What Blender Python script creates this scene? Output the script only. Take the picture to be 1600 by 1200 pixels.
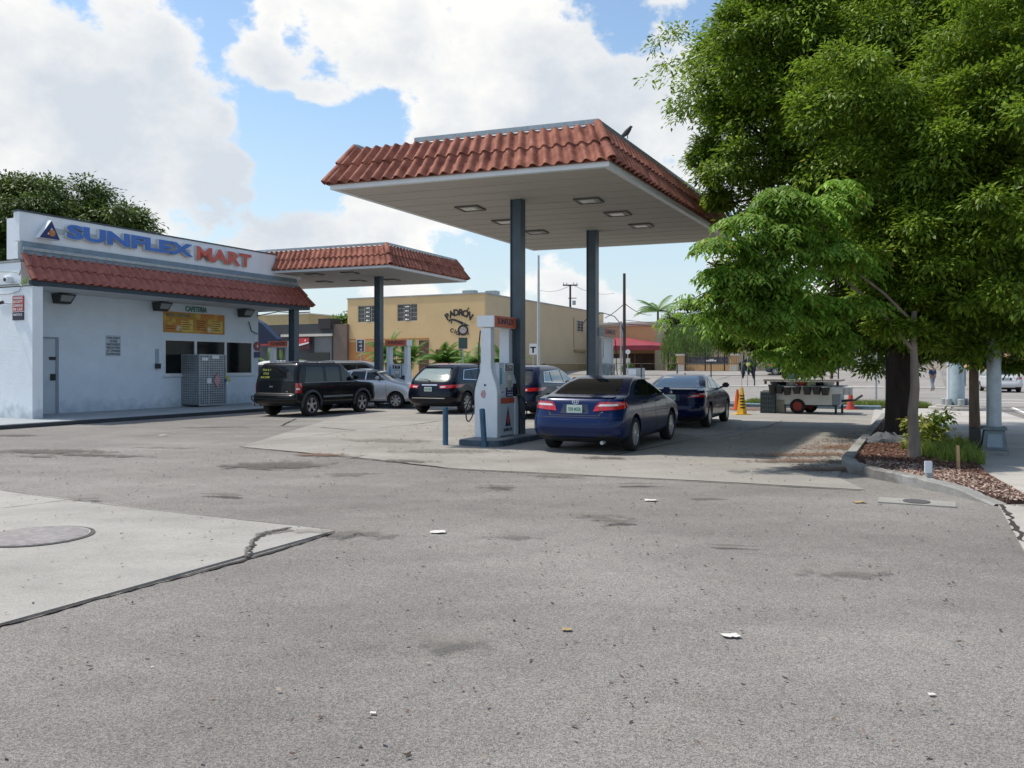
import bpy, bmesh, math, random
import numpy as np
from mathutils import Vector, Matrix
for o in list(bpy.data.objects): bpy.data.objects.remove(o)
random.seed(7); RNG = np.random.default_rng(7)
S = bpy.context.scene
COL = S.collection
R = math.radians
# ------------------------------------------------------------------ camera
F, UC, VH, CH = 1300.0, 800.0, 572.0, 1.65
cd = bpy.data.cameras.new('camera'); cam = bpy.data.objects.new('camera', cd); COL.objects.link(cam)
cam.location = (0, 0, CH); cam.rotation_euler = (R(90), 0, 0)
cd.sensor_width = 36; cd.lens = F*36/1600; cd.shift_y = (VH-600)/1600; cd.clip_end = 3000; cd.clip_start = .05
S.camera = cam
# ------------------------------------------------------------------ light, sky, exposure
SUN = Vector((-.44, .13, .89)).normalized()
sl = bpy.data.lights.new('sun', 'SUN'); sl.energy = 4.6; sl.angle = R(1.6); sl.color = (1, .93, .82)
so = bpy.data.objects.new('sun', sl); COL.objects.link(so)
so.rotation_euler = (-SUN).to_track_quat('-Z', 'Y').to_euler()
S.view_settings.view_transform = 'Standard'; S.view_settings.look = 'None'
S.view_settings.exposure = 0.02; S.view_settings.gamma = 1
S.render.engine = 'CYCLES'
W = bpy.data.worlds.new("World"); S.world = W; W.use_nodes = True
wn, wl = W.node_tree.nodes, W.node_tree.links
for n in list(wn): wn.remove(n)
def N(nodes, t, **k):
    n = nodes.new(t)
    for a, b in k.items(): setattr(n, a, b)
    return n
def build_world():
    sky = N(wn, 'ShaderNodeTexSky', sky_type='NISHITA'); sky.sun_disc = False
    sky.sun_elevation = math.asin(SUN.z); sky.sun_rotation = math.atan2(SUN.x, SUN.y)
    sky.air_density = 1.1; sky.dust_density = .6; sky.ozone_density = 1.2
    tc = N(wn, 'ShaderNodeTexCoord')
    def math_(op, a, b=None, clamp=False):
        m = N(wn, 'ShaderNodeMath', operation=op, use_clamp=clamp)
        for i, x in enumerate((a, b)):
            if x is None: continue
            if isinstance(x, (int, float)): m.inputs[i].default_value = x
            else: wl.new(x, m.inputs[i])
        return m.outputs[0]
    nz = N(wn, 'ShaderNodeTexNoise'); nz.inputs['Scale'].default_value = 5.5; nz.inputs['Detail'].default_value = 9; nz.inputs['Roughness'].default_value = .6
    mp = N(wn, 'ShaderNodeMapping'); mp.inputs['Scale'].default_value = (1, 1, 1.35); mp.inputs['Location'].default_value = (.3, .1, .2)
    wl.new(tc.outputs['Generated'], mp.inputs[0]); wl.new(mp.outputs[0], nz.inputs['Vector'])
    n2 = N(wn, 'ShaderNodeTexNoise'); n2.inputs['Scale'].default_value = 15; n2.inputs['Detail'].default_value = 6; n2.inputs['Roughness'].default_value = .55
    wl.new(mp.outputs[0], n2.inputs['Vector'])
    n3 = N(wn, 'ShaderNodeTexNoise'); n3.inputs['Scale'].default_value = 3.2; n3.inputs['Detail'].default_value = 5
    wl.new(mp.outputs[0], n3.inputs['Vector'])
    def blobs(lst):
        tot = None
        for (u, v, r, a) in lst:
            d = Vector(((u-UC)/F, 1, (VH-v)/F)).normalized()
            vm = N(wn, 'ShaderNodeVectorMath', operation='DISTANCE'); wl.new(tc.outputs['Generated'], vm.inputs[0]); vm.inputs[1].default_value = d
            mr = N(wn, 'ShaderNodeMapRange', interpolation_type='SMOOTHSTEP'); wl.new(vm.outputs['Value'], mr.inputs[0])
            mr.inputs[1].default_value = 0; mr.inputs[2].default_value = r/F*1.25; mr.inputs[3].default_value = a; mr.inputs[4].default_value = 0
            tot = mr.outputs[0] if tot is None else math_('ADD', tot, mr.outputs[0])
        return tot
    cover = blobs([(110, 110, 260, .75), (240, 210, 190, .5), (330, 230, 100, .45), (60, 320, 200, .4), (330, 310, 120, .3), (440, 55, 110, .7), (500, 100, 90, .4), (560, 60, 190, .6), (700, 70, 210, .7), (830, 110, 170, .55),
                   (690, 215, 110, .4), (960, 160, 190, .7), (1050, 90, 150, .5), (1080, 250, 160, .5), (470, 370, 110, .5), (570, 350, 110, .4), (700, 380, 180, .5), (920, 330, 200, .3),
                   (1300, 100, 300, .5), (-150, 200, 300, .5)])
    gaps = blobs([(500, 235, 120, .6), (590, 200, 75, .4), (420, 190, 50, .4), (338, 70, 38, .3), (480, 320, 70, .3), (950, 20, 75, .55), (1140, 25, 70, .45), (456, 70, 26, .22), (800, 350, 90, .15), (250, 320, 60, .1),
                  (1000, 440, 120, .12), (600, 250, 60, .3)])
    dens = math_('ADD', math_('SUBTRACT', math_('MULTIPLY', math_('MINIMUM', cover, 1.0), .58), math_('MULTIPLY', gaps, .85)), math_('MULTIPLY', math_('SUBTRACT', nz.outputs['Fac'], .5), 2.6))
    dens = math_('ADD', dens, math_('MULTIPLY', math_('SUBTRACT', n2.outputs['Fac'], .5), .60))
    dens = math_('ADD', dens, -.03)
    mask = N(wn, 'ShaderNodeMapRange', interpolation_type='SMOOTHSTEP'); wl.new(dens, mask.inputs[0])
    mask.inputs[1].default_value = .05; mask.inputs[2].default_value = .25
    # cloud brightness: white billows at thinner edges, grey cores
    br = N(wn, 'ShaderNodeMapRange'); wl.new(math_('ADD', dens, math_('MULTIPLY', math_('SUBTRACT', n3.outputs['Fac'], .5), 3.2)), br.inputs[0])
    br.inputs[1].default_value = .12; br.inputs[2].default_value = .95; br.inputs[3].default_value = 0; br.inputs[4].default_value = 1
    cc = N(wn, 'ShaderNodeMix', data_type='RGBA'); wl.new(br.outputs[0], cc.inputs[0])
    cc.inputs[6].default_value = (10.2, 10.1, 9.8, 1); cc.inputs[7].default_value = (6.7, 7.25, 7.95, 1)
    # sky blue lifted with a pale band towards the horizon
    sep = N(wn, 'ShaderNodeSeparateXYZ'); wl.new(tc.outputs['Generated'], sep.inputs[0])
    hz = N(wn, 'ShaderNodeMapRange', interpolation_type='SMOOTHSTEP'); wl.new(sep.outputs[2], hz.inputs[0])
    hz.inputs[1].default_value = -.02; hz.inputs[2].default_value = .34; hz.inputs[3].default_value = .85; hz.inputs[4].default_value = 0
    sb = N(wn, 'ShaderNodeMix', data_type='RGBA', blend_type='MULTIPLY'); sb.inputs[0].default_value = 1
    wl.new(sky.outputs[0], sb.inputs[6]); sb.inputs[7].default_value = (1.75, 1.8, 1.75, 1)
    sm = N(wn, 'ShaderNodeMix', data_type='RGBA'); wl.new(hz.outputs[0], sm.inputs[0]); wl.new(sb.outputs[2], sm.inputs[6]); sm.inputs[7].default_value = (6.2, 7.2, 8.0, 1)
    mx = N(wn, 'ShaderNodeMix', data_type='RGBA'); wl.new(mask.outputs[0], mx.inputs[0]); wl.new(sm.outputs[2], mx.inputs[6]); wl.new(cc.outputs[2], mx.inputs[7])
    bg = N(wn, 'ShaderNodeBackground'); bg.inputs[1].default_value = .10; wl.new(mx.outputs[2], bg.inputs[0])
    out = N(wn, 'ShaderNodeOutputWorld'); wl.new(bg.outputs[0], out.inputs[0])
build_world()
# ------------------------------------------------------------------ frames and projection
AX = Vector((.437, .8995, 0)); BX = Vector((.8995, -.437, 0)); ROTA = math.atan2(AX.y, AX.x); UP = Vector((0, 0, 1))
def gp(u, v, z=0):
    d = (CH-z)*F/(v-VH); return Vector(((u-UC)/F*d, d, z))
def at(u, v, d): return Vector(((u-UC)/F*d, d, CH+(VH-v)*d/F))
def AB(a, b, z=0): return AX*a + BX*b + Vector((0, 0, z))
def hit(u, v, P, e):      # pixel ray on the vertical plane through P along e -> (distance along e, height)
    k = (u-UC)/F; t = (P.x-k*P.y)/(k*e.y-e.x); q = P+e*t
    return t, CH+(VH-v)*q.y/F
def gz(x, y):
    a = x*AX.x+y*AX.y; t = min(1, max(0, (a-71)/16)); return 1.1*t*t*(3-2*t)
# ------------------------------------------------------------------ materials
MC = {}
def mat(name, col, rough=.6, metal=0, var=0, scale=3, bump=0, bscale=None, col2=None, spec=.5, coat=0, dirt=None, stretch=None, trans=0, detail=6, grime=None):
    if name in MC: return MC[name]
    m = bpy.data.materials.new(name); m.use_nodes = True; nt = m.node_tree; p = nt.nodes['Principled BSDF']
    c = tuple(col)+(1,)
    p.inputs['Base Color'].default_value = c; p.inputs['Roughness'].default_value = rough; p.inputs['Metallic'].default_value = metal
    p.inputs['Specular IOR Level'].default_value = spec; p.inputs['Coat Weight'].default_value = coat
    if coat: p.inputs['Coat Roughness'].default_value = .04
    if trans: p.inputs['Transmission Weight'].default_value = trans
    if var or col2 or bump or dirt:
        tc = N(nt.nodes, 'ShaderNodeTexCoord'); src = tc.outputs['Object']
        if stretch:
            mp = N(nt.nodes, 'ShaderNodeMapping'); mp.inputs['Scale'].default_value = stretch; nt.links.new(src, mp.inputs[0]); src = mp.outputs[0]
        nz = N(nt.nodes, 'ShaderNodeTexNoise'); nz.inputs['Scale'].default_value = scale; nz.inputs['Detail'].default_value = detail; nz.inputs['Roughness'].default_value = .6
        nt.links.new(src, nz.inputs['Vector'])
        mr = N(nt.nodes, 'ShaderNodeMapRange'); nt.links.new(nz.outputs['Fac'], mr.inputs[0]); mr.inputs[1].default_value = .32; mr.inputs[2].default_value = .68
        mx = N(nt.nodes, 'ShaderNodeMix', data_type='RGBA'); nt.links.new(mr.outputs[0], mx.inputs[0])
        k = var
        mx.inputs[6].default_value = tuple(x*(1-k) for x in col)+(1,)
        mx.inputs[7].default_value = (tuple(col2) if col2 else tuple(min(1, x*(1+k)) for x in col))+(1,)
        last = mx.outputs[2]
        if dirt:
            nd = N(nt.nodes, 'ShaderNodeTexNoise'); nd.inputs['Scale'].default_value = dirt[1]; nd.inputs['Detail'].default_value = 10; nd.inputs['Roughness'].default_value = .7
            nt.links.new(src, nd.inputs['Vector'])
            md = N(nt.nodes, 'ShaderNodeMapRange'); nt.links.new(nd.outputs['Fac'], md.inputs[0]); md.inputs[1].default_value = dirt[2]; md.inputs[2].default_value = dirt[2]+.12; md.inputs[4].default_value = dirt[3]
            m2 = N(nt.nodes, 'ShaderNodeMix', data_type='RGBA'); nt.links.new(md.outputs[0], m2.inputs[0]); nt.links.new(last, m2.inputs[6]); m2.inputs[7].default_value = tuple(dirt[0])+(1,)
            last = m2.outputs[2]
        if grime:
            sx_ = N(nt.nodes, 'ShaderNodeSeparateXYZ'); nt.links.new(tc.outputs['Object'], sx_.inputs[0]); ng = N(nt.nodes, 'ShaderNodeTexNoise'); ng.inputs['Scale'].default_value = 3.5; ng.inputs['Detail'].default_value = 8; nt.links.new(tc.outputs['Object'], ng.inputs['Vector'])
            zr = N(nt.nodes, 'ShaderNodeMapRange'); nt.links.new(sx_.outputs[2], zr.inputs[0]); zr.inputs[1].default_value = grime[1]; zr.inputs[2].default_value = grime[2]; zr.inputs[3].default_value = .62; zr.inputs[4].default_value = .0
            ad = N(nt.nodes, 'ShaderNodeMath', operation='ADD'); nt.links.new(zr.outputs[0], ad.inputs[0]); nt.links.new(ng.outputs['Fac'], ad.inputs[1])
            gr = N(nt.nodes, 'ShaderNodeMapRange'); nt.links.new(ad.outputs[0], gr.inputs[0]); gr.inputs[1].default_value = .72; gr.inputs[2].default_value = 1.15; gr.inputs[4].default_value = .75
            m3 = N(nt.nodes, 'ShaderNodeMix', data_type='RGBA'); nt.links.new(gr.outputs[0], m3.inputs[0]); nt.links.new(last, m3.inputs[6]); m3.inputs[7].default_value = tuple(grime[0])+(1,); last = m3.outputs[2]
        nt.links.new(last, p.inputs['Base Color'])
        if bump:
            nb = N(nt.nodes, 'ShaderNodeTexNoise'); nb.inputs['Scale'].default_value = bscale or scale*4; nb.inputs['Detail'].default_value = 5
            nt.links.new(src, nb.inputs['Vector'])
            b = N(nt.nodes, 'ShaderNodeBump'); b.inputs['Strength'].default_value = bump; b.inputs['Distance'].default_value = .02
            nt.links.new(nb.outputs['Fac'], b.inputs['Height']); nt.links.new(b.outputs[0], p.inputs['Normal'])
    MC[name] = m; return m
def ground_mat(name, c1, c2, speck, speckscale, stain=(.1, .09, .08), stain_amt=.5, bump=.4, patch=.22, seed=0, s_lo=.62, aggregate=None):
    m = bpy.data.materials.new(name); m.use_nodes = True; nt = m.node_tree; nn, L = nt.nodes, nt.links; p = nn['Principled BSDF']
    p.inputs['Roughness'].default_value = .88; p.inputs['Specular IOR Level'].default_value = .25
    tc = N(nn, 'ShaderNodeTexCoord'); mp = N(nn, 'ShaderNodeMapping'); mp.inputs['Location'].default_value = (seed*7.1, seed*3.3, 0); L.new(tc.outputs['Object'], mp.inputs[0])
    def noise(s, d=4, r=.55, st=None):
        n = N(nn, 'ShaderNodeTexNoise'); n.inputs['Scale'].default_value = s; n.inputs['Detail'].default_value = d; n.inputs['Roughness'].default_value = r
        if st:
            q = N(nn, 'ShaderNodeMapping'); q.inputs['Scale'].default_value = st; q.inputs['Rotation'].default_value = (0, 0, .35); L.new(mp.outputs[0], q.inputs[0]); L.new(q.outputs[0], n.inputs['Vector'])
        else: L.new(mp.outputs[0], n.inputs['Vector'])
        return n.outputs['Fac']
    def rng(x, a, b, c=0, d=1):
        r = N(nn, 'ShaderNodeMapRange'); L.new(x, r.inputs[0]); r.inputs[1].default_value = a; r.inputs[2].default_value = b; r.inputs[3].default_value = c; r.inputs[4].default_value = d; return r.outputs[0]
    def mix(f, a, b, bt='MIX'):
        x = N(nn, 'ShaderNodeMix', data_type='RGBA', blend_type=bt)
        if isinstance(f, float): x.inputs[0].default_value = f
        else: L.new(f, x.inputs[0])
        for i, y in ((6, a), (7, b)):
            if isinstance(y, tuple): x.inputs[i].default_value = y+(1,)
            else: L.new(y, x.inputs[i])
        return x.outputs[2]
    base = mix(rng(noise(patch, 5, .6), .35, .65), c1, c2)
    base = mix(rng(noise(.55, 7, .7, (.45, 1.3, 1)), .38, .62), base, mix(1.0, base, (.84, .835, .83), 'MULTIPLY'))
    base = mix(rng(noise(1.7, 6, .65), .3, .7), base, mix(1.0, base, (.86, .86, .87), 'MULTIPLY'))
    vo = N(nn, 'ShaderNodeTexVoronoi'); vo.inputs['Scale'].default_value = speckscale; L.new(mp.outputs[0], vo.inputs['Vector'])
    sp = N(nn, 'ShaderNodeSeparateColor'); L.new(vo.outputs['Color'], sp.inputs[0])
    val = rng(sp.outputs[0], 0, 1, 1-speck, 1+speck*.9)
    cb = N(nn, 'ShaderNodeCombineColor'); [L.new(val, cb.inputs[i]) for i in range(3)]
    base = mix(1.0, base, cb.outputs[0], 'MULTIPLY')
    n4 = noise(speckscale*1.9, 2)
    v4 = rng(n4, .3, .7, 1-speck*.8, 1+speck*.6); cb2 = N(nn, 'ShaderNodeCombineColor'); [L.new(v4, cb2.inputs[i]) for i in range(3)]
    base = mix(1.0, base, cb2.outputs[0], 'MULTIPLY')
    st = rng(noise(.9, 8, .68, (1, .45, 1)), s_lo, s_lo+.10, 0, stain_amt)
    base = mix(st, base, stain)
    st2 = rng(noise(3.4, 5, .6, (.5, 1.4, 1)), .70, .76, 0, stain_amt*.8)
    base = mix(st2, base, stain)
    L.new(base, p.inputs['Base Color'])
    b = N(nn, 'ShaderNodeBump'); b.inputs['Strength'].default_value = bump; b.inputs['Distance'].default_value = .008
    L.new(vo.outputs['Distance'], b.inputs['Height'])
    b2 = N(nn, 'ShaderNodeBump'); b2.inputs['Strength'].default_value = .5; b2.inputs['Distance'].default_value = .03; L.new(noise(5, 4), b2.inputs['Height']); L.new(b.outputs[0], b2.inputs['Normal'])
    L.new(b2.outputs[0], p.inputs['Normal'])
    return m
M = {}
M['asphalt'] = ground_mat('worn_asphalt', (.212, .20, .186), (.305, .289, .269), .46, 140, (.12, .105, .09), .5, .6, s_lo=.66)
M['concrete'] = ground_mat('old_concrete', (.285, .27, .245), (.35, .332, .305), .16, 160, (.20, .18, .16), .5, .15, patch=.35, seed=2, s_lo=.64)
M['slab'] = ground_mat('light_slab', (.33, .32, .295), (.40, .388, .36), .16, 140, (.27, .25, .22), .55, .2, patch=.5, seed=4, s_lo=.66)
M['street'] = ground_mat('street_asphalt', (.27, .255, .235), (.32, .30, .28), .15, 60, (.24, .22, .2), .4, .2, seed=6)
M['walk'] = ground_mat('sidewalk', (.42, .40, .37), (.48, .46, .43), .10, 120, (.28, .25, .22), .5, .15, patch=.8, seed=8)
M['kerb'] = ground_mat('kerb', (.27, .27, .26), (.37, .37, .36), .2, 120, (.12, .11, .1), .8, .4, patch=2.5, seed=9, s_lo=.52)
M['mulch'] = ground_mat('mulch_soil', (.10, .06, .045), (.17, .10, .08), .6, 60, (.06, .04, .03), .6, 1, patch=2, seed=11)
M['grey_kerb'] = mat('shaded_blue_grey', (.10, .15, .19), .6, var=.3, scale=6, dirt=((.25, .25, .24), 9, .6, .7))  # back kerb: dark blue-grey tone has the shade lying on it mixed in
M['steel_blue'] = mat('column_blue_grey_paint', (.055, .085, .115), .35, var=.15, scale=4, dirt=((.12, .09, .07), 14, .68, .6))
M['wall'] = mat('pale_blue_stucco', (.68, .78, .87), .85, var=.05, scale=1.5, bump=.5, bscale=28, dirt=((.42, .5, .56), 3.0, .66, .6), grime=((.42, .50, .57), .1, .8))
M['wall_white'] = mat('white_stucco', (.80, .84, .87), .85, var=.05, scale=1.2, bump=.5, bscale=28, dirt=((.5, .54, .56), 3, .66, .6), grime=((.38, .42, .46), .0, .9))
M['parapet'] = mat('weathered_white_parapet', (.80, .84, .88), .85, var=.05, scale=1.2, bump=.3, bscale=24, dirt=((.36, .33, .30), 2.2, .62, .55), stretch=(1, 1, .35))
M['peel'] = mat('grey_blue_band', (.20, .27, .33), .7, var=.15, scale=3, dirt=((.4, .43, .45), 5, .62, .6))
M['soffit_beige'] = mat('soffit_paint', (.50, .46, .41), .8, var=.05, scale=2)
M['tile'] = mat('terracotta_tile', (.22, .072, .05), .8, var=.25, scale=3.4, col2=(.41, .17, .118), bump=.4, bscale=30, spec=.25, dirt=((.17, .085, .065), 4, .60, .7))
M['tile2'] = mat('dull_red_tile', (.31, .095, .07), .7, var=.2, scale=5, col2=(.40, .14, .105), bump=.25, bscale=40, dirt=((.22, .09, .07), 7, .64, .5))
M['white_metal'] = mat('white_enamel', (.70, .74, .78), .35, var=.05, scale=3, dirt=((.45, .43, .4), 7, .70, .5))
M['fascia_white'] = mat('fascia_white', (.72, .75, .78), .55, var=.05, scale=2, dirt=((.3, .26, .22), 6, .66, .6), stretch=(1, 1, .3))
M['galv'] = mat('galvanised', (.36, .40, .42), .45, metal=.5, var=.15, scale=9)
M['dark'] = mat('dark_plastic', (.012, .013, .015), .45)
M['rubber'] = mat('tyre_rubber', (.016, .016, .017), .85, var=.3, scale=20)
M['alloy'] = mat('alloy', (.55, .56, .58), .3, metal=.75)
M['chrome'] = mat('chrome', (.75, .76, .78), .12, metal=1)
M['glass'] = mat('dark_tinted_glass', (.008, .011, .012), .04, spec=.5, coat=.1)
M['glass2'] = mat('clear_green_glass', (.16, .22, .21), .04, spec=1.0, coat=.8)
M['winglass'] = mat('window_glass', (.008, .012, .014), .10, spec=.22, var=.4, scale=2)
M['red_lens'] = mat('red_lens', (.42, .008, .012), .12, coat=1, var=.35, scale=9)
M['clear_lens'] = mat('clear_lens', (.62, .60, .60), .1, coat=1)
M['orange'] = mat('sign_orange_red', (.60, .085, .03), .4, var=.1, scale=4)
M['letter_blue'] = mat('letter_blue', (.045, .16, .52), .4, var=.1, scale=5)
M['navy'] = mat('navy', (.01, .02, .12), .4)
M['letter_red'] = mat('letter_red', (.62, .13, .09), .5, var=.12, scale=5)
M['black'] = mat('black_ink', (.02, .02, .022), .6)
M['white'] = mat('white_ink', (.78, .78, .76), .5)
M['green_ink'] = mat('green_ink', (.05, .22, .16), .6)
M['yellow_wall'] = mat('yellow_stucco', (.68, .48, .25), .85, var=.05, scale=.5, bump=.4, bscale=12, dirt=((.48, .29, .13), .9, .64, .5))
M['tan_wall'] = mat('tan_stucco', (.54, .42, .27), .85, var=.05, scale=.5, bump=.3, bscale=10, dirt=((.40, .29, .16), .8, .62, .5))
M['orange_wall'] = mat('orange_band', (.45, .20, .07), .85, var=.1, scale=1)
M['peach'] = mat('peach_stucco', (.60, .37, .18), .85, var=.05, scale=.6)
M['trim'] = mat('cream_trim', (.62, .58, .50), .7, var=.08, scale=2)
M['grey_wall'] = mat('dark_grey_paint', (.055, .06, .068), .8, var=.1, scale=1)
M['mid_grey'] = mat('mid_grey_paint', (.16, .17, .18), .8, var=.08, scale=1)
M['brown_wall'] = mat('taupe_paint', (.17, .125, .10), .8, var=.08, scale=1)
M['awning_red'] = mat('awning_red', (.24, .028, .045), .7, var=.12, scale=1.2)
M['awning_blue'] = mat('awning_blue', (.004, .018, .06), .6, var=.1, scale=1)
M['iron'] = mat('black_iron', (.015, .015, .017), .5)
M['brown_iron'] = mat('rust_brown_iron', (.09, .035, .02), .6)
M['wood_pole'] = mat('dark_timber', (.06, .045, .038), .85, var=.3, scale=6, stretch=(1, 1, .1))
M['bark_dark'] = mat('dark_bark', (.035, .024, .019), .95, var=.4, scale=7, bump=1, bscale=16, stretch=(1, 1, .25))
M['bark'] = mat('grey_bark', (.20, .165, .135), .9, var=.25, scale=7, bump=.8, bscale=18, stretch=(1, 1, .25))
def leaf_mat(name, c1, c2, c3, tr=.35):
    m = bpy.data.materials.new(name); m.use_nodes = True; nn, L = m.node_tree.nodes, m.node_tree.links; p = nn['Principled BSDF']
    g = N(nn, 'ShaderNodeNewGeometry'); cr = N(nn, 'ShaderNodeValToRGB'); L.new(g.outputs['Random Per Island'], cr.inputs[0])
    e = cr.color_ramp.elements; e[0].color = c1+(1,); e[1].color = c2+(1,); x = e.new(.5); x.color = tuple((a+b)/2 for a, b in zip(c1, c2))+(1,)
    y = e.new(.985); y.color = c2+(1,); e[-1].color = c3+(1,)
    tc = N(nn, 'ShaderNodeTexCoord'); nz = N(nn, 'ShaderNodeTexNoise'); nz.inputs['Scale'].default_value = .9; nz.inputs['Detail'].default_value = 3; L.new(tc.outputs['Object'], nz.inputs['Vector'])
    mr = N(nn, 'ShaderNodeMapRange'); L.new(nz.outputs['Fac'], mr.inputs[0]); mr.inputs[1].default_value = .3; mr.inputs[2].default_value = .7; mr.inputs[3].default_value = .7; mr.inputs[4].default_value = 1.3
    cb = N(nn, 'ShaderNodeCombineColor'); [L.new(mr.outputs[0], cb.inputs[i]) for i in range(3)]
    mx = N(nn, 'ShaderNodeMix', data_type='RGBA', blend_type='MULTIPLY'); mx.inputs[0].default_value = 1; L.new(cr.outputs[0], mx.inputs[6]); L.new(cb.outputs[0], mx.inputs[7])
    L.new(mx.outputs[2], p.inputs['Base Color']); p.inputs['Roughness'].default_value = .5; p.inputs['Specular IOR Level'].default_value = .35
    t = N(nn, 'ShaderNodeBsdfTranslucent'); L.new(mx.outputs[2], t.inputs[0]); s = N(nn, 'ShaderNodeMixShader'); s.inputs[0].default_value = tr
    L.new(p.outputs[0], s.inputs[1]); L.new(t.outputs[0], s.inputs[2]); L.new(s.outputs[0], nn['Material Output'].inputs[0]); return m
M['leaf'] = leaf_mat('leaf_olive', (.06, .13, .012), (.27, .38, .035), (.26, .2, .05), .42)
M['leaf_bright'] = leaf_mat('leaf_bright', (.09, .21, .022), (.27, .42, .055), (.45, .16, .05), .45)
M['leaf_far'] = leaf_mat('leaf_far', (.035, .07, .012), (.10, .15, .025), (.1, .15, .03))
M['leaf_palm'] = leaf_mat('leaf_palm', (.06, .15, .02), (.16, .28, .05), (.2, .25, .06))
M['leaf_willow'] = leaf_mat('leaf_feathery', (.09, .16, .035), (.17, .25, .07), (.2, .25, .1))
M['leaf_yellow'] = leaf_mat('leaf_yellow_green', (.15, .21, .03), (.34, .36, .06), (.4, .35, .1))
M['grass'] = leaf_mat('grass_blade', (.09, .15, .02), (.21, .26, .05), (.34, .28, .10))
# ------------------------------------------------------------------ mesh helpers
class MB:
    def __init__(s): s.v = []; s.f = []
    def add(s, vs, fs):
        n = len(s.v); s.v += [tuple(v) for v in vs]; s.f += [tuple(i+n for i in f) for f in fs]; return s
    def box(s, x0, x1, y0, y1, z0, z1, mtx=None):
        vs = [Vector((x, y, z)) for z in (z0, z1) for y in (y0, y1) for x in (x0, x1)]
        if mtx: vs = [mtx @ v for v in vs]
        return s.add(vs, [(0, 2, 3, 1), (4, 5, 7, 6), (0, 1, 5, 4), (2, 6, 7, 3), (0, 4, 6, 2), (1, 3, 7, 5)])
    def prism(s, poly, y0, y1):       # polygon in x,z extruded along y
        n = len(poly); vs = [(p[0], y0, p[1]) for p in poly]+[(p[0], y1, p[1]) for p in poly]
        return s.add(vs, [tuple(range(n)), tuple(range(2*n-1, n-1, -1))]+[(i, i+n, (i+1) % n+n, (i+1) % n) for i in range(n)])
    def zprism(s, poly, z0, z1):
        n = len(poly); z1s = z1 if isinstance(z1, list) else [z1]*n
        vs = [(p[0], p[1], z0) for p in poly]+[(p[0], p[1], z1s[i]) for i, p in enumerate(poly)]
        return s.add(vs, [tuple(range(n-1, -1, -1)), tuple(range(n, 2*n))]+[(i, (i+1) % n, (i+1) % n+n, i+n) for i in range(n)])
    def tube(s, pts, r, n=8, cap=True):
        pts = [Vector(p) for p in pts]; rs = r if isinstance(r, (list, tuple)) else [r]*len(pts); rings = []
        prev = None
        for i, p in enumerate(pts):
            d = (pts[min(i+1, len(pts)-1)]-pts[max(i-1, 0)]).normalized()
            if prev is None: a = d.orthogonal().normalized()
            else:
                a = (prev-d*prev.dot(d)); a = a.normalized() if a.length > 1e-5 else d.orthogonal().normalized()
            prev = a; b = d.cross(a); rings.append([p+(a*math.cos(2*math.pi*k/n)+b*math.sin(2*math.pi*k/n))*rs[i] for k in range(n)])
        vs = [q for g in rings for q in g]; fs = []
        for i in range(len(pts)-1):
            for k in range(n): fs.append((i*n+k, i*n+(k+1) % n, (i+1)*n+(k+1) % n, (i+1)*n+k))
        if cap: fs += [tuple(range(n-1, -1, -1)), tuple((len(pts)-1)*n+k for k in range(n))]
        return s.add(vs, fs)
    def lathe(s, prof, n=20, axis='z', c=(0, 0, 0), cap=True):   # prof: (r,h)
        vs = []
        for (r, h) in prof:
            for k in range(n):
                t = 2*math.pi*k/n; a, b = r*math.cos(t), r*math.sin(t)
                vs.append({'z': (c[0]+a, c[1]+b, c[2]+h), 'y': (c[0]+a, c[1]+h, c[2]+b), 'x': (c[0]+h, c[1]+a, c[2]+b)}[axis])
        fs = [(i*n+k, i*n+(k+1) % n, (i+1)*n+(k+1) % n, (i+1)*n+k) for i in range(len(prof)-1) for k in range(n)]
        fs += [tuple(range(n-1, -1, -1)), tuple((len(prof)-1)*n+k for k in range(n))] if cap else []
        return s.add(vs, fs)
    def grid(s, P):                    # P[i][j] points
        a, b = len(P), len(P[0])
        return s.add([q for r in P for q in r], [(i*b+j, (i+1)*b+j, (i+1)*b+j+1, i*b+j+1) for i in range(a-1) for j in range(b-1)])
    def build(s, name, m, parent=None, smooth=False, bevel=0, mtx=None, solid=0):
        me = bpy.data.meshes.new(name); me.from_pydata([tuple(v) for v in s.v], [], s.f); me.validate(); me.update()
        bm = bmesh.new(); bm.from_mesh(me); bmesh.ops.recalc_face_normals(bm, faces=bm.faces)
        if bevel: bmesh.ops.bevel(bm, geom=[e for e in bm.edges if len(e.link_faces) == 2 and e.calc_face_angle(0) > .5], offset=bevel, segments=2, affect='EDGES', clamp_overlap=True)
        bm.to_mesh(me); bm.free()
        if smooth:
            me.shade_smooth()
            try: me.set_sharp_from_angle(angle=R(40 if smooth is True else smooth))
            except Exception: pass
        if isinstance(m, str): m = M[m]
        me.materials.append(m); o = bpy.data.objects.new(name, me); COL.objects.link(o)
        if parent: o.parent = parent
        if mtx: o.matrix_local = mtx
        if solid:
            md = o.modifiers.new('s', 'SOLIDIFY'); md.thickness = solid; md.offset = 0
        return o
def tag(o, label, cat, group=None, kind=None):
    if label: o['label'] = label
    if cat: o['category'] = cat
    if group: o['group'] = group
    if kind: o['kind'] = kind
    return o
def struct(o): o['kind'] = 'structure'; return o
def thing(name, label, cat, loc=(0, 0, 0), rotz=0, group=None, mtx=None):
    o = bpy.data.objects.new(name, None); COL.objects.link(o); o.empty_display_size = .3
    if mtx is not None: o.matrix_world = mtx
    else: o.location = loc; o.rotation_euler = (0, 0, rotz)
    return tag(o, label, cat, group)
def wallm(P, e):       # local x along wall, y up, z out of the wall
    e = e.normalized(); n = e.cross(UP); m = Matrix((e, UP, n)).transposed().to_4x4(); m.translation = P; return m
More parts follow.
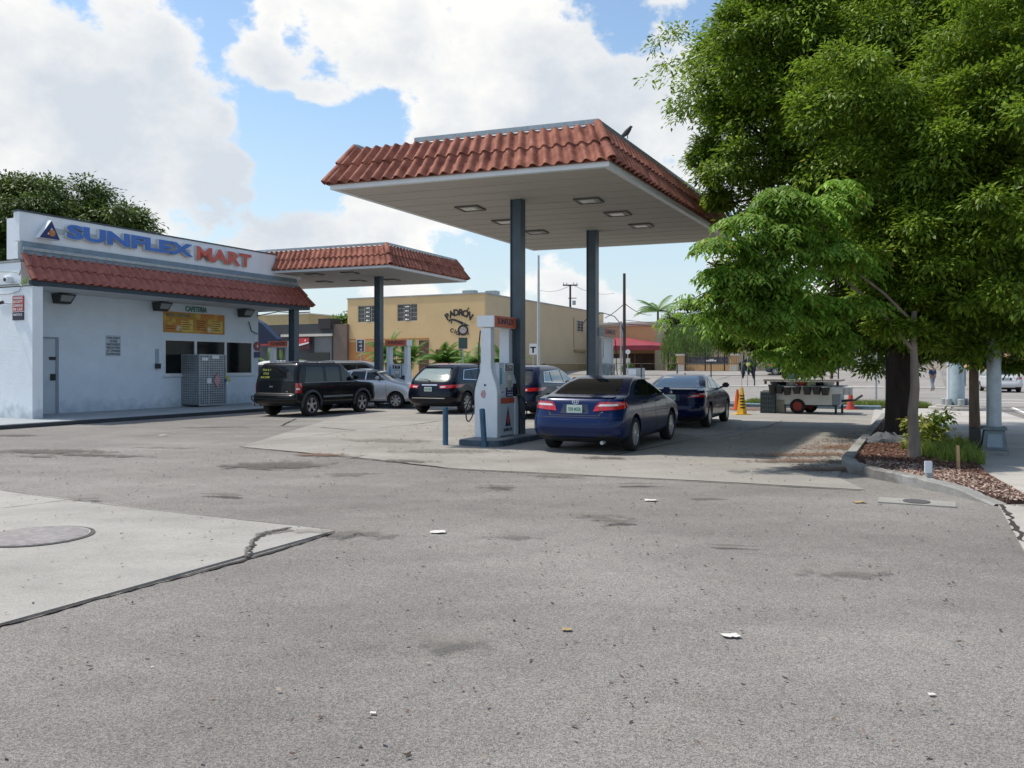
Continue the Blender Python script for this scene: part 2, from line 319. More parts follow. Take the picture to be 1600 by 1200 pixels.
def text(name, s, size, m, mtx, parent=None, ext=.004, bold=0, sx=1, align='CENTER', shear=0, spacing=1):
    c = bpy.data.curves.new(name, 'FONT'); c.body = s; c.size = size; c.extrude = ext; c.offset = bold; c.align_x = align; c.align_y = 'CENTER'; c.shear = shear; c.space_character = spacing; c.resolution_u = 3
    t = bpy.data.objects.new(name, c); COL.objects.link(t); bpy.context.view_layer.update()
    me = bpy.data.meshes.new_from_object(t.evaluated_get(bpy.context.evaluated_depsgraph_get())); bpy.data.objects.remove(t)
    me.name = name; me.transform(Matrix.Diagonal((sx, 1, 1, 1))); me.materials.clear(); me.materials.append(M[m] if isinstance(m, str) else m)
    o = bpy.data.objects.new(name, me); COL.objects.link(o)
    if parent: o.parent = parent
    o.matrix_local = mtx; return o
def copy_tree(o, parent=None):
    c = o.copy(); COL.objects.link(c); c.parent = parent
    for ch in list(o.children):
        copy_tree(ch, c)
    return c
T = Matrix.Translation
def flatm(x, y, z): return T((x, y, z)) @ Matrix.Rotation(R(90), 4, 'X')   # text standing up, facing -y
# ------------------------------------------------------------------ ground
def sheet(name, m, poly, z, sub=None, th=0):
    b = MB()
    if th: b.zprism([(p[0], p[1]) for p in poly], z-th, z)
    else: b.add([(p[0], p[1], z) for p in poly], [tuple(range(len(poly)))])
    return struct(b.build(name, m))
def abgrid(name, m, a0, a1, b0, b1, dz, na=30, nb=6):
    P = []
    for i in range(na+1):
        row = []
        for j in range(nb+1):
            p = AB(a0+(a1-a0)*i/na, b0+(b1-b0)*j/nb); p.z = gz(p.x, p.y)+dz; row.append(p)
        P.append(row)
    return struct(MB().grid(P).build(name, m))
def build_ground():
    asx = sorted(set([-40, -10, 0, 20, 40, 60] + [71+i for i in range(0, 17)] + [100, 140, 220, 400, 900])); bs = [-500, -200, -100, -50, -20, 0, 20, 60, 200, 500]
    P = [[Vector((AB(a, b).x, AB(a, b).y, gz(*AB(a, b).xy))) for b in bs] for a in asx]
    struct(MB().grid(P).build('ground', 'asphalt'))
build_ground()
GV = lambda *l: [gp(u, v) for u, v in l]
# concrete apron under the pumps
pad = GV((375, 698), (715, 733), (1100, 752), (1352, 766))
pad += [AB(13.2, -1.05), AB(34.0, -1.15), AB(34.0, -22.0), AB(22.5, -17.2)]
sheet('forecourt_slab', 'concrete', pad, .008)
sl_ = GV((523, 831), (0, 978)); sl_ += [Vector((-14, -6.0, 0)), Vector((-22, 16.5, 0))]; sl_ += GV((0, 768), (200, 793))
sheet('entrance_slab', 'slab', sl_, .016, th=.05)
def crack(pts, w, z=.010, m='dark', jag=.5, name='crack', n=8):
    b = MB(); rr = random.Random(int(pts[0][0]*100)); top, bot = [], []
    for i in range(len(pts)-1):
        p, q = Vector(pts[i]), Vector(pts[i+1]); d = (q-p).normalized(); s = Vector((-d.y, d.x, 0))
        for k in range(n+(i == len(pts)-2)):
            c = p.lerp(q, k/n)+s*rr.uniform(-1, 1)*w*jag
            ww = w*rr.uniform(.35, 1.2)*.5
            a, e = c+s*ww, c-s*ww; a.z = e.z = z; top.append(a); bot.append(e)
    b.grid([top, bot]); return struct(b.build(name, m))
M['crackm'] = mat('crack_shadow_dirt', (.035, .03, .026), .95, var=.4, scale=20)
M['crack2'] = mat('crack_faint', (.13, .12, .11), .95, var=.4, scale=20)
crack(GV((523, 832), (400, 872), (200, 924), (-60, 997)), .05, .011, 'crackm', .35, n=14)
crack(GV((523, 830), (300, 806), (100, 782), (0, 768)), .02, .018, 'crack2')
crack(GV((0, 797), (108, 783)), .02, .02, 'crack2')
crack(GV((388, 874), (393, 860), (399, 846), (412, 838), (430, 833), (452, 829)), .055, .021, 'crackm', .4, n=9)
crack(GV((384, 872), (390, 858), (397, 843), (412, 834), (455, 827)), .035, .022, 'crack2', .5, n=9)
crack(GV((402, 840), (425, 836), (452, 830)), .16, .019, 'crack2', .25, n=6)
crack(GV((375, 699), (560, 716), (715, 734), (1000, 748), (1345, 767)), .045, .014, 'crackm', .5, n=14)
crack(GV((375, 698), (470, 684), (555, 673)), .02, .014, 'crack2')
crack(GV((555, 673), (500, 668), (438, 666), (462, 655)), .05, .014, 'crackm', .6)
crack(GV((595, 669), (640, 665), (690, 658)), .05, .016, 'crack2', .9)
crack(GV((530, 845), (560, 834), (570, 838), (592, 838)), .015, .012, 'crackm')
crack(GV((960, 712), (1100, 684), (1200, 667), (1222, 658)), .03, .016, 'crackm', .3)
crack(GV((1600, 850), (1575, 805), (1545, 775)), .07, .019, 'crackm', .35, n=16)
crack(GV((540, 718), (575, 711)), .03, .019, 'crack2')
crack(GV((1035, 712), (1180, 722), (1300, 726)), .02, .016, 'crack2')  # faint dark line painted along the near edge of the canopy shadow
# light slabs, stains and oil marks
M['stain'] = None
def stain_mat(name, col, lo=.45, sc=4.5, al=.6):
    m = bpy.data.materials.new(name); m.use_nodes = True; nn, L = m.node_tree.nodes, m.node_tree.links; p = nn['Principled BSDF']
    p.inputs['Base Color'].default_value = col+(1,); p.inputs['Roughness'].default_value = .8
    tc = N(nn, 'ShaderNodeTexCoord'); nz = N(nn, 'ShaderNodeTexNoise'); nz.inputs['Scale'].default_value = sc; nz.inputs['Detail'].default_value = 9; nz.inputs['Roughness'].default_value = .65; L.new(tc.outputs['Object'], nz.inputs['Vector'])
    # distance from the centre of the sheet (object space is unit disc scaled)
    at_ = N(nn, 'ShaderNodeAttribute'); at_.attribute_name = 'rim'
    s = N(nn, 'ShaderNodeMath', operation='SUBTRACT'); L.new(nz.outputs['Fac'], s.inputs[0]); L.new(at_.outputs['Fac'], s.inputs[1])
    r = N(nn, 'ShaderNodeMapRange'); L.new(s.outputs[0], r.inputs[0]); r.inputs[1].default_value = lo-.22; r.inputs[2].default_value = lo-.12; r.inputs[4].default_value = al
    L.new(r.outputs[0], p.inputs['Alpha']); return m
M['stain'] = stain_mat('oil_stain', (.10, .085, .07)); M['stain_pale'] = stain_mat('pale_patch', (.5, .48, .44), al=.5); M['dirt_red'] = stain_mat('leaf_litter_dirt', (.16, .085, .05), al=.7, sc=9)
M['stain_soft'] = stain_mat('soft_stain', (.17, .15, .13), al=.4)
def stain(u, v, rx, ry, m='stain', rot=0, z=.02, name='ground_stain'):
    c = gp(u, v); n = 20; vs = [(c.x, c.y, z)]; fs = []
    for k in range(n):
        t = 2*math.pi*k/n; x, y = rx*math.cos(t), ry*math.sin(t); vs.append((c.x+x*math.cos(rot)-y*math.sin(rot), c.y+x*math.sin(rot)+y*math.cos(rot), z)); fs.append((0, k+1, (k+1) % n+1))
    o = MB().add(vs, fs).build(name, m); a = o.data.attributes.new('rim', 'FLOAT', 'POINT'); a.data.foreach_set('value', [0]+[.45]*n); return struct(o)
zz = [.020]
for (u, v, rx, ry, m) in [(80, 706, 2.2, .75, 'stain'), (150, 712, 1.8, .35, 'stain'), (25, 681, .9, .5, 'stain'), (60, 714, .7, .22, 'stain'), (430, 728, 1.5, .9, 'stain'), (500, 712, .9, .45, 'dirt_red'), (640, 722, .8, .35, 'stain'),
                          (780, 763, .55, .3, 'stain'), (945, 717, .75, .35, 'stain'), (700, 706, 1.9, .7, 'stain_soft'), (610, 690, 1.8, .8, 'stain_soft'), (940, 810, .45, .35, 'stain_soft'), (1320, 898, .6, .25, 'stain_soft'), (960, 820, .35, .15, 'stain'), (1140, 857, .3, .08, 'stain'), (800, 840, .5, .3, 'stain_soft'),
                          (1260, 712, 2.2, .55, 'dirt_red'), (1320, 700, 1.6, .8, 'dirt_red'), (1240, 722, 1.5, .35, 'dirt_red'), (1290, 735, 1.2, .4, 'dirt_red'), (540, 742, .8, .4, 'stain_soft'), (350, 777, .5, .15, 'stain'), (130, 784, .35, .18, 'stain'), (545, 836, .9, .3, 'stain_soft'), (870, 745, .8, .3, 'stain_soft'),
                          (1180, 640, 3.0, 2.4, 'dirt_red'), (260, 700, 1.3, .3, 'stain_soft'), (330, 668, 1.6, .5, 'stain_soft'), (700, 1010, .4, .2, 'stain_soft'), (1000, 760, .6, .18, 'stain'), (1100, 780, .5, .2, 'stain_soft')]:
    zz[0] += .0007; stain(u, v, rx, ry, m, random.uniform(-.3, .3), zz[0])
sheet('light_slab_patch', 'slab', GV((1030, 668), (1120, 651), (1222, 658), (1198, 667), (1110, 690)), .012)
# streets, pavements, kerbs
zS = .010
abgrid('cross_street', 'street', 38.5, 66, -110, 90, zS)
abgrid('side_street', 'street', 12, 37.9, 3.2, 30, zS+.004)
abgrid('far_road', 'street', 67, 300, 3.0, 22, zS+.008, 60)
abgrid('far_lot', 'street', 69.5, 101, -34, 2, .03, 40)
abgrid('far_pavement', 'walk', 66.05, 69.4, -110, 1.9, .10, 4)
struct(MB().box(66, 66.15, -110, 1.9, -.05, .13, Matrix((AX, BX, UP)).transposed().to_4x4()).build('far_kerb', 'trim'))
abm = Matrix((AX, BX, UP)).transposed().to_4x4()
pv = MB(); pv.zprism([(p[0], p[1]) for p in [AB(8.5, .86), AB(8.5, 3.0), AB(30, 3.0), AB(36.8, 2.6), AB(37.7, .6), AB(37.9, -1.5), AB(36.9, -1.5), AB(18.5, -.95), AB(18.0, .9)]], -.1, .018); struct(pv.build('corner_pavement', 'walk'))
pv = MB(); pv.box(34.05, 35.1, -24, -1.2, -.1, .13, abm); struct(pv.build('back_kerb', 'grey_kerb'))
struct(MB().box(37.95, 38.25, -40, 0, -.1, .10, abm).build('street_kerb', 'trim'))
mk = MB(); mk.grid([[AB(a, b0)+Vector((0, 0, .022)) for b0 in (3.35, 3.47)] for a in (30, 38)]); struct(mk.build('road_line', 'white'))
mk = MB(); mk.grid([[AB(a, b0)+Vector((0, 0, .022)) for b0 in (1.9, 16)] for a in (46.5, 46.85)]); mk.grid([[AB(a, b0)+Vector((0, 0, .022)) for b0 in (1.9, 16)] for a in (43, 43.3)]); struct(mk.build('stop_line', 'white'))
# planting bed: kerb outline
bed = GV((1318, 722), (1330, 752), (1375, 763), (1440, 775), (1548, 784))
bed_out = [AB(31.0, -1.05), AB(24, -1.05), AB(17.5, -1.1), AB(14.9, -1.12), AB(13.9, -.95), AB(13.25, -.55)]
q0 = gp(1548, 780)
bed_out += [AB(12.6, 0.0), AB(11.95, .45), AB(11.3, .82)]
def offset_path(P, w):
    out = []
    for i, p in enumerate(P):
        d = (P[min(i+1, len(P)-1)]-P[max(i-1, 0)]).normalized(); out.append(p+Vector((-d.y, d.x, 0))*w)
    return out
inn = offset_path(bed_out, .17)
kb = MB(); hs = [.06, .14, .15, .15, .15, .15, .14, .11, .02]
rows = []
for i in range(len(bed_out)):
    o_, n_, h = bed_out[i], inn[i], hs[i]
    rows.append([Vector((o_.x, o_.y, -.02)), Vector((o_.x, o_.y, h-.02)), Vector((o_.x, o_.y, h))+(n_-o_)*.12, n_+Vector((0, 0, h)), n_+Vector((0, 0, -.02))])
def subdiv(rows, k):
    out = []
    for i in range(len(rows)-1):
        for j in range(k): out.append([a.lerp(b, j/k) for a, b in zip(rows[i], rows[i+1])])
    return out+[rows[-1]]
rows = subdiv(rows, 4)
for r in rows:
    jx = random.uniform(-.008, .008)
    for p in r[1:4]: p.z += jx
kb.grid(rows); struct(kb.build('bed_kerb', 'kerb', smooth=True))
msk = MB(); msk.zprism([(p.x, p.y) for p in inn]+[tuple(AB(11.6, 1.25).xy), tuple(AB(14, .95).xy), tuple(AB(18, .85).xy), tuple(AB(19.5, -.4).xy), tuple(AB(31, -.9).xy)], -.05, .075)
struct(msk.build('bed_soil', 'mulch'))
M['chip'] = leaf_mat('bark_chips', (.10, .05, .035), (.22, .12, .09), (.6, .52, .45), .05)
M['chip_pale'] = leaf_mat('pale_chips', (.25, .17, .14), (.50, .40, .34), (.7, .62, .55), .05)
def inpoly(x, y, P):
    c = False
    for i in range(len(P)):
        a, b = P[i], P[i-1]
        if (a[1] > y) != (b[1] > y) and x < (b[0]-a[0])*(y-a[1])/(b[1]-a[1])+a[0]: c = not c
    return c
def chips(name, m, poly, n, z, s0, s1, label, cat='mulch'):
    b = MB(); xs = [p[0] for p in poly]; ys = [p[1] for p in poly]; k = 0
    while k < n:
        x, y = random.uniform(min(xs), max(xs)), random.uniform(min(ys), max(ys))
        if not inpoly(x, y, poly): continue
        k += 1; s = random.uniform(s0, s1); t = random.uniform(0, 6.3); e = Vector((math.cos(t), math.sin(t), random.uniform(-.5, .5)))*s; f = Vector((-math.sin(t), math.cos(t), random.uniform(-.6, .6)))*s*.45
        c = Vector((x, y, z+random.uniform(0, .03))); b.add([c-e, c-f, c+e, c+f], [(0, 1, 2, 3)])
    return tag(b.build(name, m), label, cat, kind='stuff')
bedpoly = [(p.x, p.y) for p in inn]+[tuple(AB(11.4, 1.2).xy), tuple(AB(14, .9).xy), tuple(AB(18, .8).xy), tuple(AB(19.5, -.4).xy)]
chips('bark_mulch', 'chip', bedpoly, 11000, .082, .012, .035, 'reddish brown bark mulch covering the planting bed')
chips('pale_mulch', 'chip_pale', [tuple(AB(a, b).xy) for a, b in ((11.3, .95), (12.0, .6), (12.8, .1), (14.2, -.7), (14.9, -.75), (14.6, .2), (13.4, .9), (11.2, 1.35))], 3200, .09, .012, .03, 'pale weathered wood chips along the kerb of the planting bed')
chips('leaf_litter', 'chip', [tuple(AB(a, b).xy) for a, b in ((13.3, -1.3), (14.5, -2.2), (19, -2.0), (22, -1.3), (16, -1.15))], 900, .025, .012, .03, 'brown fallen leaves drifted on the concrete beside the kerb', 'leaf litter')
def grass(name, poly, n, h, label, z=.05):
    b = MB(); xs = [p[0] for p in poly]; ys = [p[1] for p in poly]; k = 0
    while k < n:
        x, y = random.uniform(min(xs), max(xs)), random.uniform(min(ys), max(ys))
        if not inpoly(x, y, poly): continue
        k += 1; hh = h*random.uniform(.4, 1.2); t = random.uniform(0, 6.3); w = .006+.002*abs(y)*.06; lean = Vector((random.uniform(-1, 1), random.uniform(-1, 1), 0))*hh*.6
        s = Vector((math.cos(t), math.sin(t), 0))*w; c = Vector((x, y, z)); m_ = c+lean*.4+Vector((0, 0, hh*.6)); e = c+lean+Vector((0, 0, hh))
        b.add([c-s, c+s, m_+s*.7, m_-s*.7, e], [(0, 1, 2, 3), (3, 2, 4)])
    return tag(b.build(name, 'grass'), label, 'grass', kind='stuff')
strip = [tuple(AB(a, b).xy) for a, b in ((35.2, -6.5), (37.8, -6.5), (38.0, 0.0), (35.9, .6), (35.2, -1.3))]
sheet('verge_soil', 'mulch', [Vector((x, y, 0)) for x, y in strip], .05)
grass('verge_grass', strip, 12000, .22, 'bright green grass strip behind the flower cart and the back kerb')
grass('bed_grass', [tuple(AB(a, b).xy) for a, b in ((15.4, .35), (16.2, .0), (18.6, -.2), (18.4, .95), (15.2, 1.0))], 2400, .24, 'long drooping green grass clump at the back of the planting bed beside the lamp pole base', .07)
dbp = [tuple(gp(u, v).xy) for u, v in ((-100, 700), (380, 700), (1330, 775), (1580, 800), (1700, 1300), (-400, 1300))]
M['debris'] = leaf_mat('dark_debris', (.05, .035, .025), (.14, .10, .07), (.5, .46, .4), .0)
chips('debris', 'debris', dbp, 2600, .004, .006, .022, 'tiny dark leaf and grit flecks scattered over the worn asphalt', 'debris')
chips('debris', 'debris', [tuple(gp(u, v).xy) for u, v in ((380, 700), (1300, 762), (1340, 700), (1200, 660), (700, 660))], 900, .02, .008, .03, 'tiny brown leaf flecks scattered over the concrete apron around the pumps', 'debris')
# litter, covers
def litter(u, v, s, label, m='white', rz=0.0):
    c = gp(u, v); rr = random.Random(u); P = []
    for i in range(5):
        P.append([Vector((c.x+s*(i/4-.5)*math.cos(rz)+rr.uniform(-.1, .1)*s, c.y+(j/3-.5)*s*.7+rr.uniform(-.1, .1)*s, .011+rr.uniform(0, .07)*s)) for j in range(4)])
    return tag(MB().grid(P).build('litter', m, solid=.002), label, 'litter')
M['paper'] = mat('paper_litter', (.60, .57, .53), .8, var=.1, scale=20); M['yellow_litter'] = mat('yellow_litter', (.34, .24, .12), .8)
litter(685, 833, .15, 'crumpled white paper on the asphalt in the middle of the foreground', 'paper')
litter(1143, 996, .10, 'flattened grey paper scrap on the asphalt at the lower right', 'paper')
litter(261, 651, .26, 'crumpled white wrapper lying by the kerb in front of the gas cage', 'paper')
litter(1148, 686, .16, 'white paper flake on the shaded concrete behind the second blue car', 'paper')
litter(1297, 699, .16, 'white scrap on the concrete near the planting bed kerb', 'paper')
litter(1017, 783, .14, 'small white scrap on the asphalt below the silver-wheeled blue car', 'paper')
litter(886, 986, .06, 'tan crushed leaf scrap on the lower foreground asphalt', 'yellow_litter')
litter(1343, 786, .14, 'yellowish cardboard scrap on the asphalt in front of the kerb drain', 'yellow_litter')
litter(583, 1117, .03, 'tiny white cigarette end on the nearest asphalt', 'paper')
litter(1456, 1088, .035, 'tiny white fleck of paper on the asphalt at the far lower right', 'paper')
litter(255, 681, .16, 'white scrap on the asphalt left of the concrete apron corner', 'paper')
mh = thing('manhole_cover', 'round ribbed metal manhole cover set in the pale concrete slab', 'manhole cover', gp(58, 838, .018))
MC_m = mat('cast_iron_cover', (.36, .33, .32), .55, metal=.3, var=.25, scale=12)
MB().lathe([(.46, 0), (.46, .010)], 48).build('cover_plate', MC_m, mh)
MB().lathe([(.50, 0), (.50, .006), (.475, .006), (.475, .004)], 48).build('rim', mat('cover_rim', (.07, .065, .06), .7), mh)
rb = MB()
for i in range(-19, 20):
    y = i*.023; w = math.sqrt(max(0, .44**2-y*y)); rb.box(-w, w, y-.005, y+.005, .0095, .0145)
rb.build('ribs', mat('cover_ribs', (.48, .44, .42), .5, metal=.3, var=.2, scale=12), mh)
dr = thing('valve_box', 'small concrete valve box with an oval dark lid in front of the kerb', 'valve cover', gp(1432, 786), ROTA-R(90))
MB().box(-.42, .42, -.2, .2, 0, .016).build('frame', 'slab', dr); MB().lathe([(.15, .012), (.15, .026)], 28).build('lid', mat('lid', (.08, .08, .085), .7), dr)
# ------------------------------------------------------------------ barrel tiles
def tiles(P0, P1, Q0, Q1, m, parent, pitch=.28, courses=2, name='tiles', r=.072):
    """wavy barrel tile courses between eave P0-P1 and ridge Q0-Q1"""
    P0, P1, Q0, Q1 = map(Vector, (P0, P1, Q0, Q1)); L = (P1-P0).length; nb = max(1, round(L/pitch)); k = 8
    nrm = (P1-P0).cross(Q0-P0).normalized()
    if nrm.z < 0: nrm = -nrm
    b = MB()
    prof = []
    for i in range(k):
        t = i/k
        prof.append((t, math.sin(math.pi*t/.62) * r if t < .62 else -math.sin(math.pi*(t-.62)/.38)*r*.35))
    for c in range(courses):
        c0, c1 = c/courses, (c+1)/courses+.03*(c < courses-1)
        lip0, lip1 = .045, .0
        top = []; bot = []
        for i in range(nb*k+1):
            t = i/(nb*k); h = prof[i % k][1]; jit = .006*math.sin(i//k*12.9+c*5)
            e = P0.lerp(P1, t); g = Q0.lerp(Q1, t)
            a = e.lerp(g, c0)+nrm*(h+lip0+jit); d = e.lerp(g, c1)+nrm*(h*.88+lip1+.012)
            top.append([a, d]); bot.append([a-nrm*.022, d-nrm*.022])
        b.grid(top); b.grid(bot)
        b.grid([[top[i][0], bot[i][0]] for i in range(len(top))])
    b.add([P0, P1, Q1, Q0], [(0, 1, 2, 3)])
    return b.build(name, m, parent, smooth=50)
def hip_cap(P, Q, parent, m, r=.10, n=2):
    P, Q = Vector(P), Vector(Q); d = (Q-P).normalized(); out = Vector((0, 0, 1))-d*d.z; out.normalize(); s = d.cross(out); b = MB()
    for c in range(n):
        a0, a1 = P.lerp(Q, c/n), P.lerp(Q, (c+1)/n+.04)
        rows = []
        for (pt, rr, li) in ((a0, r, .05), (a1, r*.85, .015)):
            rows.append([pt+out*(math.sin(t)*rr+li)+s*math.cos(t)*rr for t in [math.pi*i/10 for i in range(11)]])
        inn_ = [[p-out*.02 for p in r_] for r_ in rows]
        b.grid(rows); b.grid(inn_); b.grid([rows[0], inn_[0]])
    return b.build('hip_tiles', m, parent, smooth=50)
# ------------------------------------------------------------------ canopies
def ceiling_light(P, label, parent_rot, kind):
    t = thing('canopy_light', label, 'light fixture', P, parent_rot, 'recessed lights under the pump canopies')
    f = MB(); s = .29
    f.box(-s, s, -s, -s+.05, -.03, .005); f.box(-s, s, s-.05, s, -.03, .005); f.box(-s, -s+.05, -s+.05, s-.05, -.03, .005); f.box(s-.05, s, -s+.05, s-.05, -.03, .005)
    f.build('frame', mat('light_frame', (.10, .095, .085), .5), t)
    MB().box(-s+.05, s-.05, -s+.05, s-.05, -.012, .004).build('backing', 'soffit_beige', t)
    MB().box(-.16, .16, -.13, .13, -.034, -.0125).build('lens', mat('light_lens', (.75, .75, .70), .3) if kind else mat('light_lens_dim', (.35, .34, .32), .4), t)
M['soffit_near'] = mat('aged_soffit', (.46, .43, .385), .75, var=.08, scale=2.2, stretch=(.35, 6, 1), dirt=((.36, .31, .25), 1.3, .63, .45))
def canopy(name, label, cs, Zs, ht, cols, lights, capgap=None, th=.10):
    A_, B_, C_, D_ = [Vector((c[0], c[1], 0)) for c in cs]   # front-left, front-right, back-left, back-right
    base = thing(name, label, 'canopy', (cols[0][0], cols[0][1], 0)); org = Vector(base.location); lo = lambda p, z: Vector((p.x-org.x, p.y-org.y, z))
    ring = [A_, B_, D_, C_]; cen = (A_+B_+C_+D_)/4
    def ins(k):
        out = []
        for i in range(4):
            p = ring[i]; e1 = (ring[(i+1) % 4]-p).normalized(); e0 = (ring[i-1]-p).normalized(); s = abs(e1.cross(e0).z); out.append(p+(e1+e0)*(k/s))
        return out
    i0, i1 = ins(0), ins(.12)
    sf = MB(); sf.zprism([lo(p, 0).xy for p in i1], Zs+.008, Zs+.05); sf.build('soffit', 'soffit_near', base)
    sj = MB(); uA, uB = lo(A_.lerp(C_, .5), 0), lo(B_.lerp(D_, .5), 0)
    for k in range(1, 14):
        p, q = lo(i1[0].lerp(i1[3], k/14), Zs), lo(i1[1].lerp(i1[2], k/14), Zs); s_ = (i1[3]-i1[0]).normalized()*.006
        sj.add([p-s_+Vector((0, 0, .0075)), q-s_+Vector((0, 0, .0075)), q+s_+Vector((0, 0, .0075)), p+s_+Vector((0, 0, .0075)), p-s_+Vector((0, 0, .0015)), q-s_+Vector((0, 0, .0015)), q+s_+Vector((0, 0, .0015)), p+s_+Vector((0, 0, .0015))], [(0, 1, 2, 3), (4, 5, 6, 7), (0, 1, 5, 4), (2, 3, 7, 6)])
    sj.build('panel_joints', mat('joint_grey', (.39, .365, .325), .8, var=.15, scale=1.5), base)
    fa = MB()
    for i in range(4):
        j = (i+1) % 4; P = [lo(i0[i], Zs), lo(i0[j], Zs), lo(i1[j], Zs), lo(i1[i], Zs)]; Q = [q+Vector((0, 0, th)) for q in P]
        fa.add(P+Q, [(0, 1, 2, 3), (4, 5, 6, 7), (0, 1, 5, 4), (2, 3, 7, 6)])
    fa.build('fascia', 'fascia_white', base)
    eo, ri = ins(-.05), ins(.36)
    zt = Zs+th+ht
    for i in range(4):
        j = (i+1) % 4
        tiles(lo(eo[i], Zs+th-.01), lo(eo[j], Zs+th-.01), lo(ri[i], zt), lo(ri[j], zt), 'tile', base, pitch=.262, name='roof_tiles')
    for i in range(4): hip_cap(lo(eo[i], Zs+th-.01), lo(ri[i], zt+.01), base, 'tile')
    ro = ins(.33); rr = ins(.40); cp = MB()
    for i in range(4):
        j = (i+1) % 4; a, b_, c, d = ro[i], ro[j], rr[j], rr[i]
        if capgap and i == 0: a = a.lerp(b_, capgap); d = d.lerp(c, capgap)
        P = [lo(q, zt+.03) for q in (a, b_, c, d)]; Q = [q+Vector((0, 0, .085)) for q in P]
        cp.add(P+Q, [(0, 3, 2, 1), (4, 5, 6, 7), (0, 1, 5, 4), (2, 3, 7, 6), (1, 2, 6, 5), (0, 4, 7, 3)])
    cp.build('ridge_flashing', 'galv', base)
    MB().zprism([lo(q, 0).xy for q in ins(.45)], Zs+.1, zt-.25).build('deck', 'galv', base)
    for (x, y, w) in cols:
        c = MB(); p = lo(Vector((x, y, 0)), 0); hw = w/2
        # wide flange column: two flanges and a web
        mm = T(p) @ Matrix.Rotation(ROTA, 4, 'Z')
        c.box(-hw, hw, -hw, -hw+.022, .0, Zs+.01, mm); c.box(-hw, hw, hw-.022, hw, .0, Zs+.01, mm); c.box(-hw+.035, hw-.035, -hw+.0215, hw-.0215, 0, Zs+.01, mm)
        c.build('column', 'steel_blue', base)
    return base
Zc = 5.4
cA, cB, cC, cD = [gp(u, v, Zc) for u, v in ((515.7, 296.3), (951.7, 259.5), (833, 391.9), (1143.8, 375.3))]
c1, c2 = gp(809, 313, Zc), gp(926, 361, Zc)
canopy('pump_canopy', 'large near forecourt canopy with terracotta tile edge on two blue-grey columns', (cA, cB, cC, cD), Zc, .80, [(c1.x, c1.y, .26), (c2.x, c2.y, .27)], [], capgap=.27)
ang = math.atan2((cB-cA).y, (cB-cA).x)
nl = ['left front light under the near canopy, nearest its left tiled edge', 'middle light of the left row under the near canopy, half behind the front column', 'back light of the left row under the near canopy, right of the front column', 'front light of the right row under the near canopy, nearest the tiled corner', 'middle light of the right row under the near canopy, just past the second column', 'back light of the right row under the near canopy']
for i, (u, v) in enumerate(((735, 325), (790, 346), (838, 362), (920, 313), (965, 333.5), (1002, 352))):
    ceiling_light(gp(u, v, Zc)+Vector((0, 0, -.002)), nl[i], ang, i not in (2,))
fB, fD, fC = gp(608.4, 417.4, Zc), gp(729, 441.1, Zc), gp(481.6, 448.4, Zc)
e_ = (gp(479.5, 424, Zc)-fB).normalized(); fA = fB+e_*9.5; fC = fD+e_*9.5
k1 = gp(592, 432.5, Zc); k2 = k1+e_*6.5
canopy('far_canopy', 'smaller far canopy with terracotta tile edge behind the shop, on a blue-grey column', (fA, fB, fC, fD), Zc, .80, [(k1.x, k1.y, .28), (k2.x, k2.y, .28)], [])
fl = ['light at the far left under the far canopy', 'front middle light under the far canopy', 'back left light under the far canopy', 'back middle light under the far canopy', 'light right of the column under the far canopy']
for i, (u, v) in enumerate(((492, 428.5), (547, 426), (507, 440), (560, 438.5), (612, 437))):
    ceiling_light(gp(u, v, Zc)+Vector((0, 0, -.002)), fl[i], ang, 0)
# ------------------------------------------------------------------ shop
P0 = gp(51.7, 654.8, .12); SM = Matrix((AX, -BX, UP)).transposed().to_4x4(); SM.translation = Vector((P0.x, P0.y, 0))
shop = thing('shop', 'pale blue-white petrol station shop with red tiled awning roof and white sign parapet', 'shop', mtx=SM)
OV = 2.0; FP = P0-BX*OV; FP.z = 0        # facade plane
H4 = 4.0
def fh(u, v): return hit(u, v, FP, AX)
w1 = [fh(256.5, 530), fh(304.5, 586)]; w2 = [fh(306.5, 531), fh(351, 585)]; w3 = [fh(353.5, 532.5), fh(394, 583.5)]
wz0 = (w1[1][1]+w3[1][1])/2; wz1 = (w1[0][1]+w3[0][1])/2
tc_ = fh(403.5, 560)[0]                 # facade right end
d0, d1 = fh(66, 600)[0]-.1, fh(92, 600)[0]; dz = fh(92, 527)[1]
fw = MB()
xs = [-.0, d0, d1, w1[0][0], w3[1][0], tc_]
def fbox(x0, x1, z0, z1): fw.box(x0, x1, OV, OV+.25, z0, z1)
fbox(0, d0, .1, H4+.3); fbox(d0, d1, dz, H4+.3); fbox(d1, w1[0][0], .1, H4+.3)
fbox(w1[0][0], w3[1][0], .1, wz0); fbox(w1[0][0], w3[1][0], wz1, H4+.3); fbox(w3[1][0], tc_, .1, H4+.3)
fw.build('facade_wall', 'wall', shop)
ew = MB(); ew.box(-.02, .30, .0, OV-.001, .02, H4-.04); ew.build('wing_wall', 'wall_white', shop)
ew = MB(); ew.box(-.03, .26, OV+.26, 16, .02, 4.68); ew.box(.26, tc_, 15.7, 16, .02, 4.68); ew.box(tc_-.25, tc_, OV+.26, 15.7, .02, 4.68); ew.box(.265, tc_-.255, OV+.3, 15.69, 4.3, 4.4)
ew.box(-.03, .26, .50, OV+.255, H4+.06, 4.68)
ew.build('end_wall', 'wall_white', shop)
ew = MB(); ew.box(-.05, .28, .50, 16.02, 4.685, 4.75); ew.build('wall_coping', mat('grimy_coping', (.30, .32, .32), .9, var=.3, scale=3, dirt=((.08, .08, .07), 6, .55, .8)), shop)
L_ = 12.2
